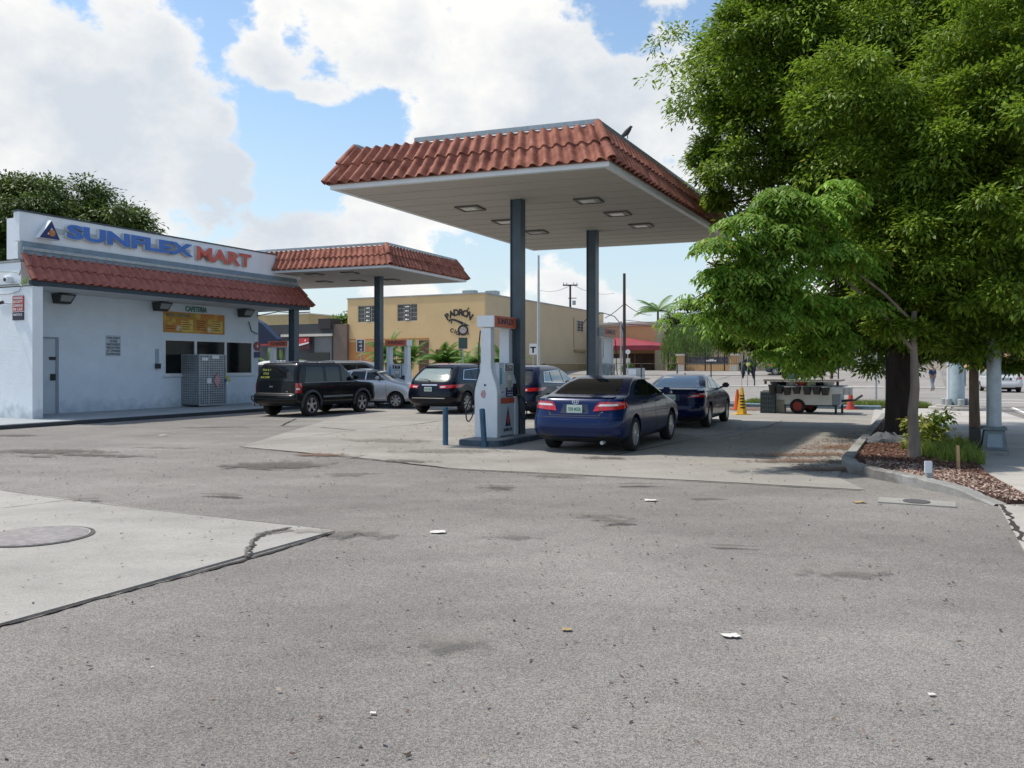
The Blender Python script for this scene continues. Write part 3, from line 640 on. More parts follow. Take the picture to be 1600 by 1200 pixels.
MB().box(.05, L_-.1, .12, OV-.002, H4+.0, H4+.05).build('soffit', mat('shop_soffit', (.58, .59, .58), .85, var=.05, scale=1), shop)
sfa = MB(); sfa.box(-.05, L_, 0, .11, H4, H4+.14); sfa.box(L_-.11, L_, .1105, 6, H4, H4+.14); sfa.build('eave_fascia', mat('eave_dark_blue', (.035, .06, .085), .6, var=.2, scale=4), shop)
tz0, tz1 = H4+.13, 4.92
tiles((-.12, -.08, tz0), (L_+.1, -.08, tz0), (-.12, .36, tz1), (L_-.36, .36, tz1), 'tile2', shop, pitch=.305, name='roof_tiles')
tiles((L_+.1, -.08, tz0), (L_+.1, 6, tz0), (L_-.36, .36, tz1), (L_-.36, 6, tz1), 'tile2', shop, pitch=.305, name='roof_tiles')
hip_cap((L_+.1, -.08, tz0), (L_-.36, .36, tz1), shop, 'tile2', r=.10)
bd = MB(); bd.box(-.10, L_-.40, .30, .42, tz1-.02, tz1+.20); bd.box(-.10, L_-.42, .345, .425, tz1+.201, tz1+.36); bd.build('flashing_band', 'peel', shop)
bd = MB(); bd.box(-.10, L_-.40, .26, .299, tz1+.10, tz1+.19); bd.build('gutter_lip', 'galv', shop)
pa = MB(); pa.box(-.14, L_-.1, .40, .68, tz1+.361, 6.14); pa.build('sign_parapet', 'parapet', shop, bevel=.01)
pa = MB(); pa.box(-.17, L_-.07, .37, .71, 6.141, 6.18); pa.build('parapet_cap', mat('cap_dark', (.07, .09, .11), .7), shop)
MB().box(.0, .25, .69, 1.2, 4.8, 6.0).build('parapet_return', 'parapet', shop); MB().box(L_-.5, L_-.12, .69, 3.2, tz1, 6.0).build('parapet_return', 'parapet', shop)
pc = MB(); tcol = 11.62; pc.box(tcol-.15, tcol+.15, .22, .245, .1, H4+.01); pc.box(tcol-.15, tcol+.15, .495, .52, .1, H4+.01); pc.box(tcol-.1, tcol+.1, .2445, .4955, .1, H4+.01); pc.build('porch_column', 'steel_blue', shop)
# windows
wf = thing('w', None, None)
bpy.data.objects.remove(wf)
def frame_box(b, x0, x1, z0, z1, y0, y1, t):
    b.box(x0, x1, y0, y1, z1-t, z1); b.box(x0, x1, y0, y1, z0, z0+t); b.box(x0, x0+t, y0, y1, z0+t, z1-t); b.box(x1-t, x1, y0, y1, z0+t, z1-t)
edges = [w1[0][0], (w1[1][0]+w2[0][0])/2, (w2[1][0]+w3[0][0])/2, w3[1][0]]
for i in range(3):
    b = MB(); frame_box(b, edges[i]+.002*(i > 0), edges[i+1]-.002*(i < 2), wz0+.001, wz1-.001, OV-.02, OV+.08, .05)
    f_ = b.build('window', 'white_metal', shop)
    MB().box(edges[i]+.052, edges[i+1]-.052, OV+.03, OV+.045, wz0+.052, wz1-.052).build('pane', 'winglass', f_)
MB().box(edges[0], edges[3], OV+.15, OV+.17, wz0, wz1).build('window_backing', 'dark', shop)
MB().box(edges[0]-.06, edges[3]+.06, OV-.07, OV-.022, wz0-.07, wz0-.002).build('window_sill', 'white_metal', shop)
# door
dr = MB(); dr.box(d0, d1-.07, OV+.06, OV+.11, .12, dz-.05); door = dr.build('door', mat('door_paint', (.52, .60, .66), .55, var=.06, scale=2, dirt=((.2, .22, .24), 4, .66, .6)), shop)
b = MB(); b.box(d1-.07, d1-.002, OV+.03, OV+.15, .12, dz-.002); b.box(d0, d1-.071, OV+.03, OV+.15, dz-.05, dz-.002); b.build('door_frame', mat('door_frame', (.30, .36, .41), .6), shop)
b = MB(); hz_ = fh(88, 560)[1]; b.box(d1-.30, d1-.09, OV+.03, OV+.06, hz_-.05, hz_+.05); h2 = fh(88, 590)[1]; b.box(d1-.26, d1-.10, OV+.02, OV+.06, h2-.09, h2+.12); b.build('handle', 'dark', door)
def wplace(u, v): t, z = fh(u, v); return t, z
b = MB(); t, z = wplace(66.5, 550); b.box(t-.12, t+.02, OV+.04, OV+.06, z-.12, z+.16); b.build('door_notice', 'black', door)
MB().box(t-.09, t-.0, OV+.034, OV+.039, z+.0, z+.05).build('notice_panel', 'white', door)
b = MB(); t, z = wplace(245, 560); b.box(t-.07, t+.07, OV-.03, OV-.001, z-.35, z+.35); b.build('wall_conduit_patch', mat('patch_grey', (.33, .42, .50), .8, var=.2, scale=6), shop)
b = MB(); t, z = wplace(245, 572); b.box(t-.1, t+.1, OV-.10, OV-.031, z-.09, z+.09); b.build('outlet_box', 'dark', shop)
# wall lamps under the soffit
for k, (u, v) in enumerate(((100, 457.5), (254, 468.5), (385, 481))):
    PL = P0-BX*1.75; tt, zz_ = hit(u, v, PL, AX); tt = max(tt, .6); zz_ = H4-.18
    l = MB(); l.add([(tt-.28, 1.55, zz_+.14), (tt+.30, 1.55, zz_+.14), (tt+.30, 1.98, zz_+.14), (tt-.28, 1.98, zz_+.14), (tt-.22, 1.72, zz_-.16), (tt+.22, 1.72, zz_-.16), (tt+.22, 1.98, zz_-.16), (tt-.22, 1.98, zz_-.16)], [(0, 1, 2, 3), (4, 5, 6, 7), (0, 1, 5, 4), (1, 2, 6, 5), (2, 3, 7, 6), (3, 0, 4, 7)])
    lo_ = l.build('wall_lamp', mat('lamp_housing', (.035, .04, .04), .5, var=.3, scale=8), shop)
    MB().add([(tt-.22, 1.556, zz_+.10), (tt+.24, 1.556, zz_+.10), (tt+.18, 1.70, zz_-.12), (tt-.17, 1.70, zz_-.12)], [(0, 1, 2, 3)]).build('lens', mat('frosted_lens', (.32, .35, .36), .25), lo_)
# pipes at the right under the eave, cables
b = MB(); b.tube([(tc_-.2, OV-.1, 3.75), (tc_+.3, 1.2, 3.93), (tc_+1.0, .6, 3.92), (tc_+1.4, .4, 3.96)], .02); b.tube([(tc_-.6, OV-.04, 3.5), (tc_-.45, OV-.05, 3.1), (tc_-.1, OV-.06, 3.0)], .02); b.build('cables', 'dark', shop)
# signs on the shop
SF = wallm(SM @ Vector((0, .40, 0)), AX)           # local x=t, y=z
SGN = P0-BX*.40; SGN.z = 0
def sh(u, v): return hit(u, v, SGN, AX)
sg = thing('shop_sign', 'raised blue and red letters reading SUNFLEX MART with a triangle emblem on the white parapet', 'sign', mtx=SF)
za, zb = sh(105, 381)[1], sh(105, 354)[1]
def fit_text(s, x0, x1, z0, z1, m, parent, name, ext, bold, zoff=0, shear=0, spacing=1.0):
    o = text(name, s, 1, m, Matrix(), parent, ext, bold, 1, 'LEFT', shear, spacing)
    co = np.empty(len(o.data.vertices)*3); o.data.vertices.foreach_get('co', co); co = co.reshape(-1, 3)
    mn, mx_ = co.min(0), co.max(0)
    co[:, 0] = x0+(co[:, 0]-mn[0])/(mx_[0]-mn[0])*(x1-x0); co[:, 1] = z0+(co[:, 1]-mn[1])/(mx_[1]-mn[1])*(z1-z0); co[:, 2] = co[:, 2]+zoff
    o.data.vertices.foreach_set('co', co.ravel()); o.data.update(); return o
x0, z1_ = sh(99, 354.5); x1, _ = sh(297, 390); _, z0_ = sh(99, 380.5)
tw = (x1-x0)
z0s = (sh(101, 380)[1]+sh(294, 399)[1])/2; z1s = (sh(107, 355)[1]+sh(296, 378.4)[1])/2
fit_text('SUNFLEX', x0, x1, z0s+.02, z1s+.0, mat('letter_side', (.60, .62, .62), .5), sg, 'letters', .055, .048, .075)
fit_text('SUNFLEX', x0+.015, x1+.01, z0s+.035, z1s-.015, 'letter_blue', sg, 'letter_faces', .006, .045, .137)
x2, _ = sh(304, 380); x3, _ = sh(389.5, 402); za_, zb_ = z0s-.03, z1s-.05
fit_text('MART', x2, x3, za_+.0, zb_+.04, mat('letter_side', (.60, .62, .62), .5), sg, 'letters', .04, .035, .055)
fit_text('MART', x2+.01, x3+.01, za_+.01, zb_+.03, 'letter_red', sg, 'letter_faces', .006, .033, .102)
rc = MB(); rz_ = z0s+.22*(z1s-z0s)
rc.box(x0-.35, x1, z0s+.30*(z1s-z0s), z0s+.62*(z1s-z0s), .002, .018); rc.build('raceway', mat('raceway', (.45, .50, .53), .6), sg)
e0, _ = sh(50, 375); e1, _ = sh(84, 375); ez0 = sh(66, 374.5)[1]; ez1 = sh(68, 345)[1]; em = (e0+e1)/2+.06
b = MB(); n3 = [(e0, ez0), (e1, ez0), (em, ez1)]
def tri(b, s, y0, y1, cx=em, cz=None):
    cz = ez0+(ez1-ez0)*.36 if cz is None else cz
    q = [(cx+(x-em)*s, cz+(z-(ez0+(ez1-ez0)*.36))*s) for x, z in n3]; vs = [(x, z, y0) for x, z in q]+[(x, z, y1) for x, z in q]
    b.add(vs, [(0, 2, 1), (3, 4, 5), (0, 1, 4, 3), (1, 2, 5, 4), (2, 0, 3, 5)])
tri(b, 1, .1, .30); b.build('emblem_box', 'fascia_white', sg); b = MB(); tri(b, .93, .3, .312); b.build('emblem_face', 'navy', sg)
ez = ez0+(ez1-ez0)*.33; b = MB(); tri(b, .36, .312, .318, em, ez+.02); b.build('emblem_points', 'white', sg); MB().lathe([(.10, .318), (.10, .328)], 24, 'z', (em, ez, 0)).build('emblem_disc', mat('emblem_orange', (.62, .16, .04), .5, var=.3, scale=6, col2=(.6, .35, .12)), sg)
FF = wallm(FP, AX)
cs_ = thing('cafeteria_sign', 'green letters reading CAFETERIA on the wall above the menu board', 'sign', mtx=FF)
x0, z1_ = fh(289.5, 477); x1, z0_ = fh(323, 489); fit_text('CAFETERIA', x0, x1, z0_, z1_-.02, 'green_ink', cs_, 'letters', .008, .028, .012)
mb = thing('menu_board', 'long yellow and orange cafeteria menu board above the shop windows', 'menu board', mtx=FF)
x0, _ = fh(255, 500); x1, _ = fh(350, 500); mz0 = fh(303, 521)[1]; mz1 = fh(303, 489.5)[1]
MB().box(x0, x1, mz0, mz1, .001, .03).build('board', mat('menu_yellow', (.55, .34, .05), .6, var=.25, scale=1.6, col2=(.58, .20, .04), dirt=((.62, .50, .10), 2.2, .52, .9)), mb)
rr = random.Random(3); mbr = mat('menu_brown', (.20, .05, .02), .7); mpl = mat('menu_pale', (.66, .50, .12), .6, var=.1, scale=3); mds = mat('dish', (.6, .5, .35), .6, var=.5, scale=14)
W_ = (x1-x0)
for c in range(4):
    cx = x0+W_*(c*.25+.02); b = MB(); b2 = MB()
    if c in (1, 3): MB().box(cx, cx+W_*.19, mz0+.06, mz1-.26, .0305, .033).build('menu_panel', mpl, mb)
    for r_ in range(7):
        yy = mz1-.30-r_*.085
        if yy < mz0+.08: break
        if c in (0, 2) and r_ < 3 and rr.random() < .6: continue
        b.box(cx+.02, cx+W_*rr.uniform(.12, .17), yy, yy+.03, .034, .036)
    if c in (0, 2): b2.lathe([(.12, .034), (.09, .05), (.02, .055)], 14, 'z', (cx+W_*.21, mz0+.17, 0)).build('dish_picture', mds, mb)
    b.build('menu_text', mbr, mb)
fit_text('MENU CAFETERIA', x0+.1, x0+W_*.42, mz1-.17, mz1-.06, 'green_ink', mb, 'heading', .002, .02, .034)
nt_ = thing('tow_notice', 'stencilled dark notice lettering TOW-AWAY ZONE painted on the blue wall', 'notice', mtx=FF)
x0, nz1 = fh(166, 525); x1, nz0 = fh(187.5, 555.5); nh = (nz1-nz0)/6
MB().box(x0-.03, x1+.03, nz0-.03, nz1+.03, .001, .006).build('panel', mat('notice_panel', (.48, .57, .64), .7), nt_)
for i, s in enumerate(('TOW-AWAY', 'ZONE', 'UNAUTHORIZED', 'VEHICLES TOWED', 'AT OWNER', 'EXPENSE')):
    fit_text(s, x0+(.12 if i == 1 else 0), x1-(.12 if i == 1 else 0), nz1-(i+.92)*nh, nz1-(i+.18)*nh, 'black', nt_, 'letters', .002, .02, .008)
# things on the end wall
EP = P0.copy(); EP.z = 0; EE = BX            # end wall: right-hand direction is +B, faces -A
def eh(u, v): return hit(u, v, EP, EE)
EM = wallm(EP-AX*.03, EE)
ws = thing('warning_sign', 'red and white warning placard stack on the white end wall', 'sign', mtx=EM)
sx0, sz1 = eh(22, 463); sx1, sz0 = eh(39, 500)
hh = (sz1-sz0)
MB().box(sx0, sx1, sz0+.36*hh, sz1, .001, .02).build('upper_panel', mat('sign_red', (.45, .05, .04), .5), ws); MB().box(sx0, sx1, sz0, sz0+.33*hh, .001, .02).build('lower_panel', mat('sign_dark', (.03, .02, .05), .5), ws)
for i, s in enumerate(('WARNING', 'SECURITY', 'CAMERAS', 'IN USE')): fit_text(s, sx0+.03, sx1-.03, sz1-(i+.92)*.155*hh, sz1-(i+.2)*.155*hh, 'white', ws, 'letters', .002, .02, .022)
fit_text('NOTICE', sx0+.05, sx1-.05, sz0+.18*hh, sz0+.27*hh, 'white', ws, 'letters', .002, .02, .022); MB().box(sx0, sx1, sz0+.335*hh, sz0+.355*hh, .001, .021).build('divider', 'white', ws)
dx, dz_ = eh(19, 437); cam1 = thing('security_camera', 'white dome security camera high on the end wall', 'camera', mtx=EM @ T((dx, dz_, 0)))
MB().lathe([(.10, 0), (.12, .05), (.11, .16), (.06, .2)], 18, 'z').build('housing', 'white_metal', cam1); MB().lathe([(.055, .2), (.05, .215)], 16, 'z', (.01, -.02, 0)).build('lens', 'dark', cam1)
dx, dz_ = eh(14, 474.5); cam2 = thing('security_camera', 'black and white bullet security camera on an arm beside the warning placards', 'camera', mtx=EM @ T((dx, dz_, 0)))
MB().tube([(.12, 0, 0), (.05, .0, .18)], .02).build('arm', 'white_metal', cam2); MB().tube([(.1, .03, .2), (-.05, -.02, .3), (-.25, -.09, .34)], [.05, .05, .035], 12).build('barrel', 'dark', cam2)
cd_ = MB(); q = lambda u, v, o=.03: (eh(u, v)[0], eh(u, v)[1], o)
cd_.tube([q(-5, 424.5), q(20, 425), q(34, 427)], .012); cd_.tube([q(-5, 461), q(20, 459), q(33, 455), q(37, 447), q(30, 440), q(22, 442)], .013); cd_.tube([q(36, 350+62), q(37, 420), q(33, 430)], .02)
o = cd_.build('cable_run', 'galv', None); o.matrix_world = EM; tag(o, 'grey cables looping across the white end wall around the cameras', 'cable')
wx, wz_ = eh(47, 441); wd = MB()
for i in range(60):
    c = Vector((wx+random.uniform(-.14, .1), wz_+random.uniform(-.12, .14), .05+random.uniform(0, .12))); e = Vector((random.uniform(-1, 1), random.uniform(-1, 1), random.uniform(-1, 1)))*.05; f = e.orthogonal().normalized()*.016; wd.add([c-e, c-f, c+e, c+f], [(0, 1, 2, 3)])
o = wd.build('wall_weed', 'leaf_bright'); o.matrix_world = EM; tag(o, 'small green weed growing at the left end of the tiled eave', 'plant')
# round sign at the facade end
rs = thing('round_sign', 'small round red plaque above a dark blue plate, right of the shop windows', 'sign', mtx=FF)
x, z = fh(401, 541); MB().lathe([(.19, .02), (.19, .045)], 26, 'z', (x, z, 0)).build('disc', mat('plaque_red', (.25, .02, .03), .4), rs); b = MB(); b.box(x-.015, x+.015, z-.09, z+.09, .045, .052); b.box(x-.09, x+.09, z-.015, z+.015, .045, .051); b.build('cross_mark', 'white', rs)
MB().box(x-.16, x+.16, z-.48, z-.24, .02, .04).build('plate', 'navy', rs)
# shop pavement and kerb
struct(MB().box(-18, 13.2, -1.5, OV-.001, -.05, .119, SM @ Matrix()).build('shop_pavement', mat('pavement_grey', (.30, .33, .35), .85, var=.12, scale=1.2, dirt=((.2, .2, .19), 5, .6, .6))))
struct(MB().box(-18, 13.2, -1.62, -1.501, -.05, .105, SM @ Matrix()).build('shop_kerb', mat('kerb_blue_black', (.10, .12, .14), .8, var=.5, scale=4, col2=(.035, .04, .05), stretch=(1, 1, 3)))) 
# gas cylinder cage
gx0, _ = fh(286, 600); gx1, _ = fh(354, 600)
gc = thing('gas_cylinder_cage', 'perforated galvanised gas cylinder cage standing against the shop wall under the windows', 'cage', mtx=SM @ T((0, OV, 0)))
def perf(b, x0, x1, z0, z1, y, hole=.05, pit=.085):
    nx = int((x1-x0)/pit); nz_ = int((z1-z0)/pit); px, pz = (x1-x0)/nx, (z1-z0)/nz_; h = hole/2
    for i in range(nx):
        for j in range(nz_):
            cx, cz = x0+(i+.5)*px, z0+(j+.5)*pz; a, c = px/2, pz/2
            vs = [(cx-a, y, cz-c), (cx+a, y, cz-c), (cx+a, y, cz+c), (cx-a, y, cz+c), (cx-h, y, cz-h), (cx+h, y, cz-h), (cx+h, y, cz+h), (cx-h, y, cz+h)]
            b.add(vs, [(0, 1, 5, 4), (1, 2, 6, 5), (2, 3, 7, 6), (3, 0, 4, 7)])
gA, gB = 5.55, 7.45
gA = hit(311.5, 600, P0-BX*(OV-.95)-Vector((0, 0, .12)), AX)[0]; gB = hit(354, 600, P0-BX*(OV-.95)-Vector((0, 0, .12)), AX)[0]; gh = hit(320, 553.5, P0-BX*(OV-.95), AX)[1]
cg = mat('cage_steel', (.34, .38, .41), .42, metal=.4, var=.15, scale=5)
b = MB(); frame_box(b, gA, gB, .16, gh, -.95, -.90, .05); gm = gA+(gB-gA)*.36; b.box(gm-.03, gm+.03, -.95, -.9, .21, gh-.05)
b.box(gA, gA+.05, -.90, -.05, gh-.05, gh); b.box(gB-.05, gB, -.9, -.05, gh-.05, gh); b.box(gA, gB, -.05, -.01, .16, gh); b.box(gA+.05, gB-.05, -.9, -.05, gh-.03, gh-.001); b.build('cage_frame', cg, gc)
b = MB(); perf(b, gA+.05, gm-.03, .21, gh-.05, -.935); b.build('left_door', cg, gc); b = MB(); perf(b, gm+.03, gB-.05, .21, gh-.05, -.935); b.build('right_door', cg, gc)
b = MB(); perf(b, 0, .84, .21, gh-.05, 0); b.build('side_panel', cg, gc, mtx=T((gA+.01, -.9, 0)) @ Matrix.Rotation(R(90), 4, 'Z')); b = MB(); perf(b, 0, .84, .21, gh-.05, 0); b.build('side_panel', cg, gc, mtx=T((gB-.01, -.9, 0)) @ Matrix.Rotation(R(90), 4, 'Z'))
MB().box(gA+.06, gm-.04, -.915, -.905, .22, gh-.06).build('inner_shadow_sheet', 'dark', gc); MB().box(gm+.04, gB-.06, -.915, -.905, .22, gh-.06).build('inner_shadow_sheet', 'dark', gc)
b = MB(); b.box(gA+.06, gB-.06, -.90, -.1, .2, .22)
for i in range(5): b.lathe([(.13, 0), (.15, .05), (.15, .4), (.08, .5), (.03, .56)], 14, 'z', (gA+.25+i*(gB-gA-.5)/4, -.5, .22))
b.build('gas_cylinders', mat('cyl_grey', (.10, .105, .11), .5), gc)
rhm = lambda px, pz: None
hx = (gm+gB)/2-.05; hzz = hit(328, 595, P0-BX*(OV-.95), AX)[1]
b = MB(); b.add([(hx-.2, -.955, hzz), (hx, -.955, hzz-.27), (hx+.2, -.955, hzz), (hx, -.955, hzz+.27)], [(0, 1, 2, 3)]); b.build('hazard_diamond', mat('hazard_red', (.45, .13, .14), .5), gc, solid=.006)
b = MB(); b.add([(hx-.17, -.96, hzz), (hx, -.96, hzz-.235), (hx+.17, -.96, hzz), (hx, -.96, hzz+.235)], [(0, 1, 2, 3)]); b.build('diamond_face', mat('hazard_pink', (.50, .30, .31), .5), gc, solid=.004)
b = MB(); b.box(hx-.5, hx-.3, -.96, -.952, hzz-.1, hzz+.1); b.box(hx-.25, hx+.1, -.96, -.952, gh-.17, gh-.04); b.box(gA+.12, gA+.42, -.96, -.952, gh-.24, gh-.12); b.build('paper_labels', 'white_metal', gc)
hq = hx+.52
for dx_, dz_, cc in ((0, .11, mat('nfpa_yellow', (.5, .42, .03), .5)), (-.08, .0, mat('nfpa_blue', (.03, .10, .35), .5)), (.08, .0, mat('nfpa_yel2', (.5, .42, .03), .5)), (0, -.11, M['white_metal'])):
    b = MB(); b.add([(hq+dx_-.075, -.957, hzz+dz_), (hq+dx_, -.957, hzz+dz_-.1), (hq+dx_+.075, -.957, hzz+dz_), (hq+dx_, -.957, hzz+dz_+.1)], [(0, 1, 2, 3)]); b.build('small_diamond', cc, gc, solid=.004)
# ------------------------------------------------------------------ pump islands, pumps, bollards
def island(label, c, x0, x1, hw=.52):
    t = thing('pump_island', label, 'kerbed island', (c.x, c.y, 0), ROTA)
    def rp(x0, x1, hw, r):
        P = []
        for cx, cy, a0 in ((x1-r, hw-r, 0), (x0+r, hw-r, 90), (x0+r, -hw+r, 180), (x1-r, -hw+r, 270)):
            for k in range(6): a = R(a0+k*18); P.append((cx+r*math.cos(a), cy+r*math.sin(a)))
        return P
    MB().zprism(rp(x0, x1, hw, .3), -.02, .12).build('kerb', mat('island_kerb', (.055, .085, .11), .7, var=.35, scale=5, dirt=((.22, .22, .21), 7, .62, .7)), t, bevel=.015)
    MB().zprism(rp(x0+.1, x1-.1, hw-.1, .22), .1, .124).build('top', mat('island_top', (.20, .21, .22), .85, var=.2, scale=4), t)
    return t
colc = Vector((c1.x, c1.y, 0)); 
isl1 = island('low dark kerbed island carrying the nearest fuel pump and front canopy column', colc, -2.0, 1.75)
island('low dark kerbed island carrying the second fuel pump beside the back column', Vector((c2.x, c2.y, 0)), -1.0, 2.2)
island('low dark kerbed island under the far canopy pumps', Vector((k1.x, k1.y, 0))+Vector((.9, -1.6, 0)), -.7, .7)
def pump_proto():
    t = thing('fuel_pump', '', 'fuel pump')
    hw, hl = .275, .525
    wm = 'white_metal'; pb = mat('pump_side_panel', (.62, .69, .75), .4, var=.05, scale=3, dirt=((.3, .3, .3), 9, .7, .5))
    prof = [(-hw, 0), (-hw, .95), (-hw+.015, 1.05), (-hw+.06, 1.2), (-.15, 1.38), (-.125, 1.5), (-.12, 2.34), (.12, 2.34), (.125, 1.5), (.15, 1.38), (hw-.06, 1.2), (hw-.015, 1.05), (hw, .95), (hw, 0)]
    for x0, x1 in ((-hl, -hl+.17), (hl-.17, hl)):
        b = MB(); n = len(prof); vs = [(x0, y, z) for y, z in prof]+[(x1, y, z) for y, z in prof]
        b.add(vs, [tuple(range(n)), tuple(range(2*n-1, n-1, -1))]+[(i, (i+1) % n, (i+1) % n+n, i+n) for i in range(n)]); b.build('end_column', wm, t, bevel=.008)
    MB().box(-hl+.171, hl-.171, -hw+.02, hw-.02, .02, .84).build('lower_cabinet', pb, t, bevel=.006)
    MB().box(-hl+.171, hl-.171, -hw+.045, hw-.045, .842, 1.60).build('upper_cabinet', pb, t, bevel=.01)
    tp = MB(); tp.box(-hl-.02, hl+.02, -.21, .21, 2.36, 2.61).build('topper', mat('topper_white', (.74, .78, .82), .35), t, bevel=.012)
    for s in (-1, 1):
        y = s*.211
        rm = Matrix.Rotation(R(180), 4, 'Z') if s > 0 else Matrix()
        MB().box(-hl+.0, hl-.0, -.216, -.2105, 2.365, 2.605, rm).build('topper_panel', mat('topper_red', (.72, .13, .05), .4, var=.15, scale=2.5, col2=(.75, .17, .07)), t)
        fm = rm @ flatm(0, -.217, 2.49)
        o = text('topper_letters', 'SUNFLEX', .17, mat('topper_letters', (.05, .05, .09), .5), fm, t, .003, .004, 1.15); o.name = 'topper_letters'
        o = MB(); o.box(-hl+.172, hl-.172, -.262, -.2555, .72, .835, rm); o.build('orange_band', 'orange', t)
        b = MB(); zc = .26; v_ = [(-.13, .22), (.13, .22), (0, .66)]; vs = [rm @ Vector((x+.03, -.2575, z)) for x, z in v_]; b.add(vs, [(0, 1, 2)]); em_ = b.build('emblem', 'navy', t, solid=.004)
        b = MB(); b.add([rm @ Vector((x+.03, -.2625, z)) for x, z in [(-.055, .30), (0, .255), (.055, .30), (.06, .38), (.03, .45), (0, .50), (-.03, .45), (-.06, .38)]], [tuple(range(8))]); b.build('emblem_drop', 'orange', em_, solid=.003)
        o = text('base_letters', 'SUNFLEX', .095, 'black', rm @ flatm(.03, -.258, .14), t, .002, .003, 1.1); o.name = 'base_letters'
        # display, card reader, grade buttons
        B = lambda x0, x1, z0, z1, m, nm, y0=-.245, y1=-.2305: MB().box(x0, x1, y0, y1, z0, z1, rm).build(nm, m, t, bevel=.003)
        B(-.12, .30, 1.40, 1.58, 'white_metal', 'display_housing', -.26); B(-.01, .26, 1.42, 1.55, mat('lcd', (.06, .07, .07), .2), 'display', -.264, -.2605)
        B(-.11, -.04, 1.42, 1.57, 'navy', 'logo_sticker', -.264, -.2605)
        B(.0, .22, 1.13, 1.36, mat('reader_pale', (.42, .47, .5), .4), 'card_reader', -.255); B(.02, .17, 1.00, 1.18, mat('keypad', (.45, .45, .38), .5), 'keypad', -.27)
        B(-.02, .31, .86, 1.06, 'navy', 'grade_panel', -.258)
        MB().box(-.24, -.14, -.2345, -.2315, .90, 1.02, rm).build('price_sticker', 'white', t); MB().box(.02, .20, -.2585, -.2555, 1.22, 1.33, rm).build('payment_notice', 'white', t)
        o = text('pump_number', '3', .12, 'navy', rm @ flatm(.44, -.281, 1.9), t, .002, .004, 1.0) if 0 else text('price_digits', '3.49', .05, 'black', rm @ flatm(-.19, -.2355, .96), t, .001, .002, .8)
        o = text('display_digits', '0.00', .06, 'white', rm @ flatm(.125, -.265, 1.50), t, .001, .001, 1.1)
        for i in range(3):
            bt = MB()
            for k in range(4): bt.box(.01+k*.07, .045+k*.07, -.2635, -.2585, .88+i*.06, .90+i*.06+.012*(i == 0), rm)
            bt.build('grade_buttons', 'white', t)
        o = text('vertical_letters', 'DIESEL', .12, mat('cyan_letters', (.05, .35, .60), .5), rm @ flatm(-.27, -.2325, 1.30) @ Matrix.Rotation(R(-90), 4, 'Z'), t, .002, .006, 1.1); o.name = 'vertical_letters'
        z = MB(); z.tube([rm @ Vector(p) for p in ((.40, -.30, 1.12), (.41, -.33, .98), (.40, -.36, .86))], [.05, .04, .03], 8); z.tube([rm @ Vector(p) for p in ((.40, -.36, .88), (.47, -.40, .84), (.53, -.41, .77))], .016, 6); z.build('nozzle', 'dark', t, smooth=True)
        MB().box(.33, .47, -.30, -.2305, .86, 1.14, rm).build('nozzle_boot', 'dark', t, bevel=.01)
        h = MB(); pts = [(.34, -.23, 2.30), (.345, -.26, 2.0), (.34, -.28, 1.5), (.36, -.33, 1.0), (.33, -.37, .70), (.36, -.42, .44), (.46, -.45, .33), (.56, -.45, .38), (.60, -.44, .55), (.56, -.42, .72), (.48, -.39, .82)]
        sp = []
        for i in range(len(pts)-1):
            p0_, p1_, p2_, p3_ = [Vector(pts[min(max(j, 0), len(pts)-1)]) for j in (i-1, i, i+1, i+2)]
            for k in range(4):
                u = k/4; sp.append(.5*((2*p1_)+(p2_-p0_)*u+(2*p0_-5*p1_+4*p2_-p3_)*u*u+(-p0_+3*p1_-3*p2_+p3_)*u**3))
        h.tube([rm @ p for p in sp], .014, 8); h.build('hose', 'dark', t, smooth=True)
    st = MB(); st.lathe([(.03, 0), (.03, .004)], 6, 'x', (-hl-.003, .02, 1.12)); st.build('round_sticker', mat('teal_sticker', (.03, .12, .22), .5), t)
    b = MB(); b.add([(-hl-.004, y, z) for y, z in ((.10, .86), (.02, .83), (.0, .95), (.03, 1.02), (.09, 1.0), (.12, .93))], [tuple(range(6))]); b.build('red_sticker', mat('red_sticker', (.55, .12, .14), .5, var=.5, scale=40, col2=(.6, .5, .5)), t, solid=.003)
    return t
pp = pump_proto()
g_ = 'fuel pumps on the forecourt islands'
pc_ = Vector((-.331, 18.27, .122))
pp['label'] = 'nearest white fuel pump with orange-red topper, standing before the front canopy column'; pp['group'] = g_
pp.location = pc_; pp.rotation_euler.z = ROTA
def pump(label, loc, rz):
    p = copy_tree(pp); p.location = loc; p.rotation_euler.z = rz; p['label'] = label; return p
pump('fuel pump partly hidden behind the second canopy column and the blue sedan roof', (2.62, 23.85, .122), ROTA)
pump('fuel pump under the far canopy beside its column, above the silver sedan', (-4.72, 34.6, .122), ROTA-R(90))
pump('fuel pump glimpsed left of the shop porch column above the black off-roader', (-10.05, 36.2, .122), ROTA-R(90))
M['bollard'] = mat('bollard_blue_paint', (.035, .10, .17), .55, var=.3, scale=5, dirt=((.22, .25, .27), 11, .60, .8), stretch=(1, 1, .5))
def bollard(label, P, h, tilt):
    t = thing('bollard', label, 'bollard', P, 0, 'blue steel bollards in front of the pump island'); t.rotation_euler = (0, tilt, 0)
    MB().lathe([(.058, -.05), (.058, h-.03), (.05, h-.008), (.03, h)], 20).build('post', 'bollard', t, smooth=True)
    MB().lathe([(.10, -.01), (.09, .012)], 16).build('footing', 'concrete', t)
bollard('upright blue steel bollard left of the pump island', gp(696, 696), .80, 0)
bollard('leaning blue steel bollard in front of the nearest pump', gp(757, 699), .79, R(-3.5))
tr_ = thing('rubbish_bin', 'dark grey square rubbish bin on the island, partly behind the blue sedan', 'bin', (.93, 20.9, .12), ROTA)
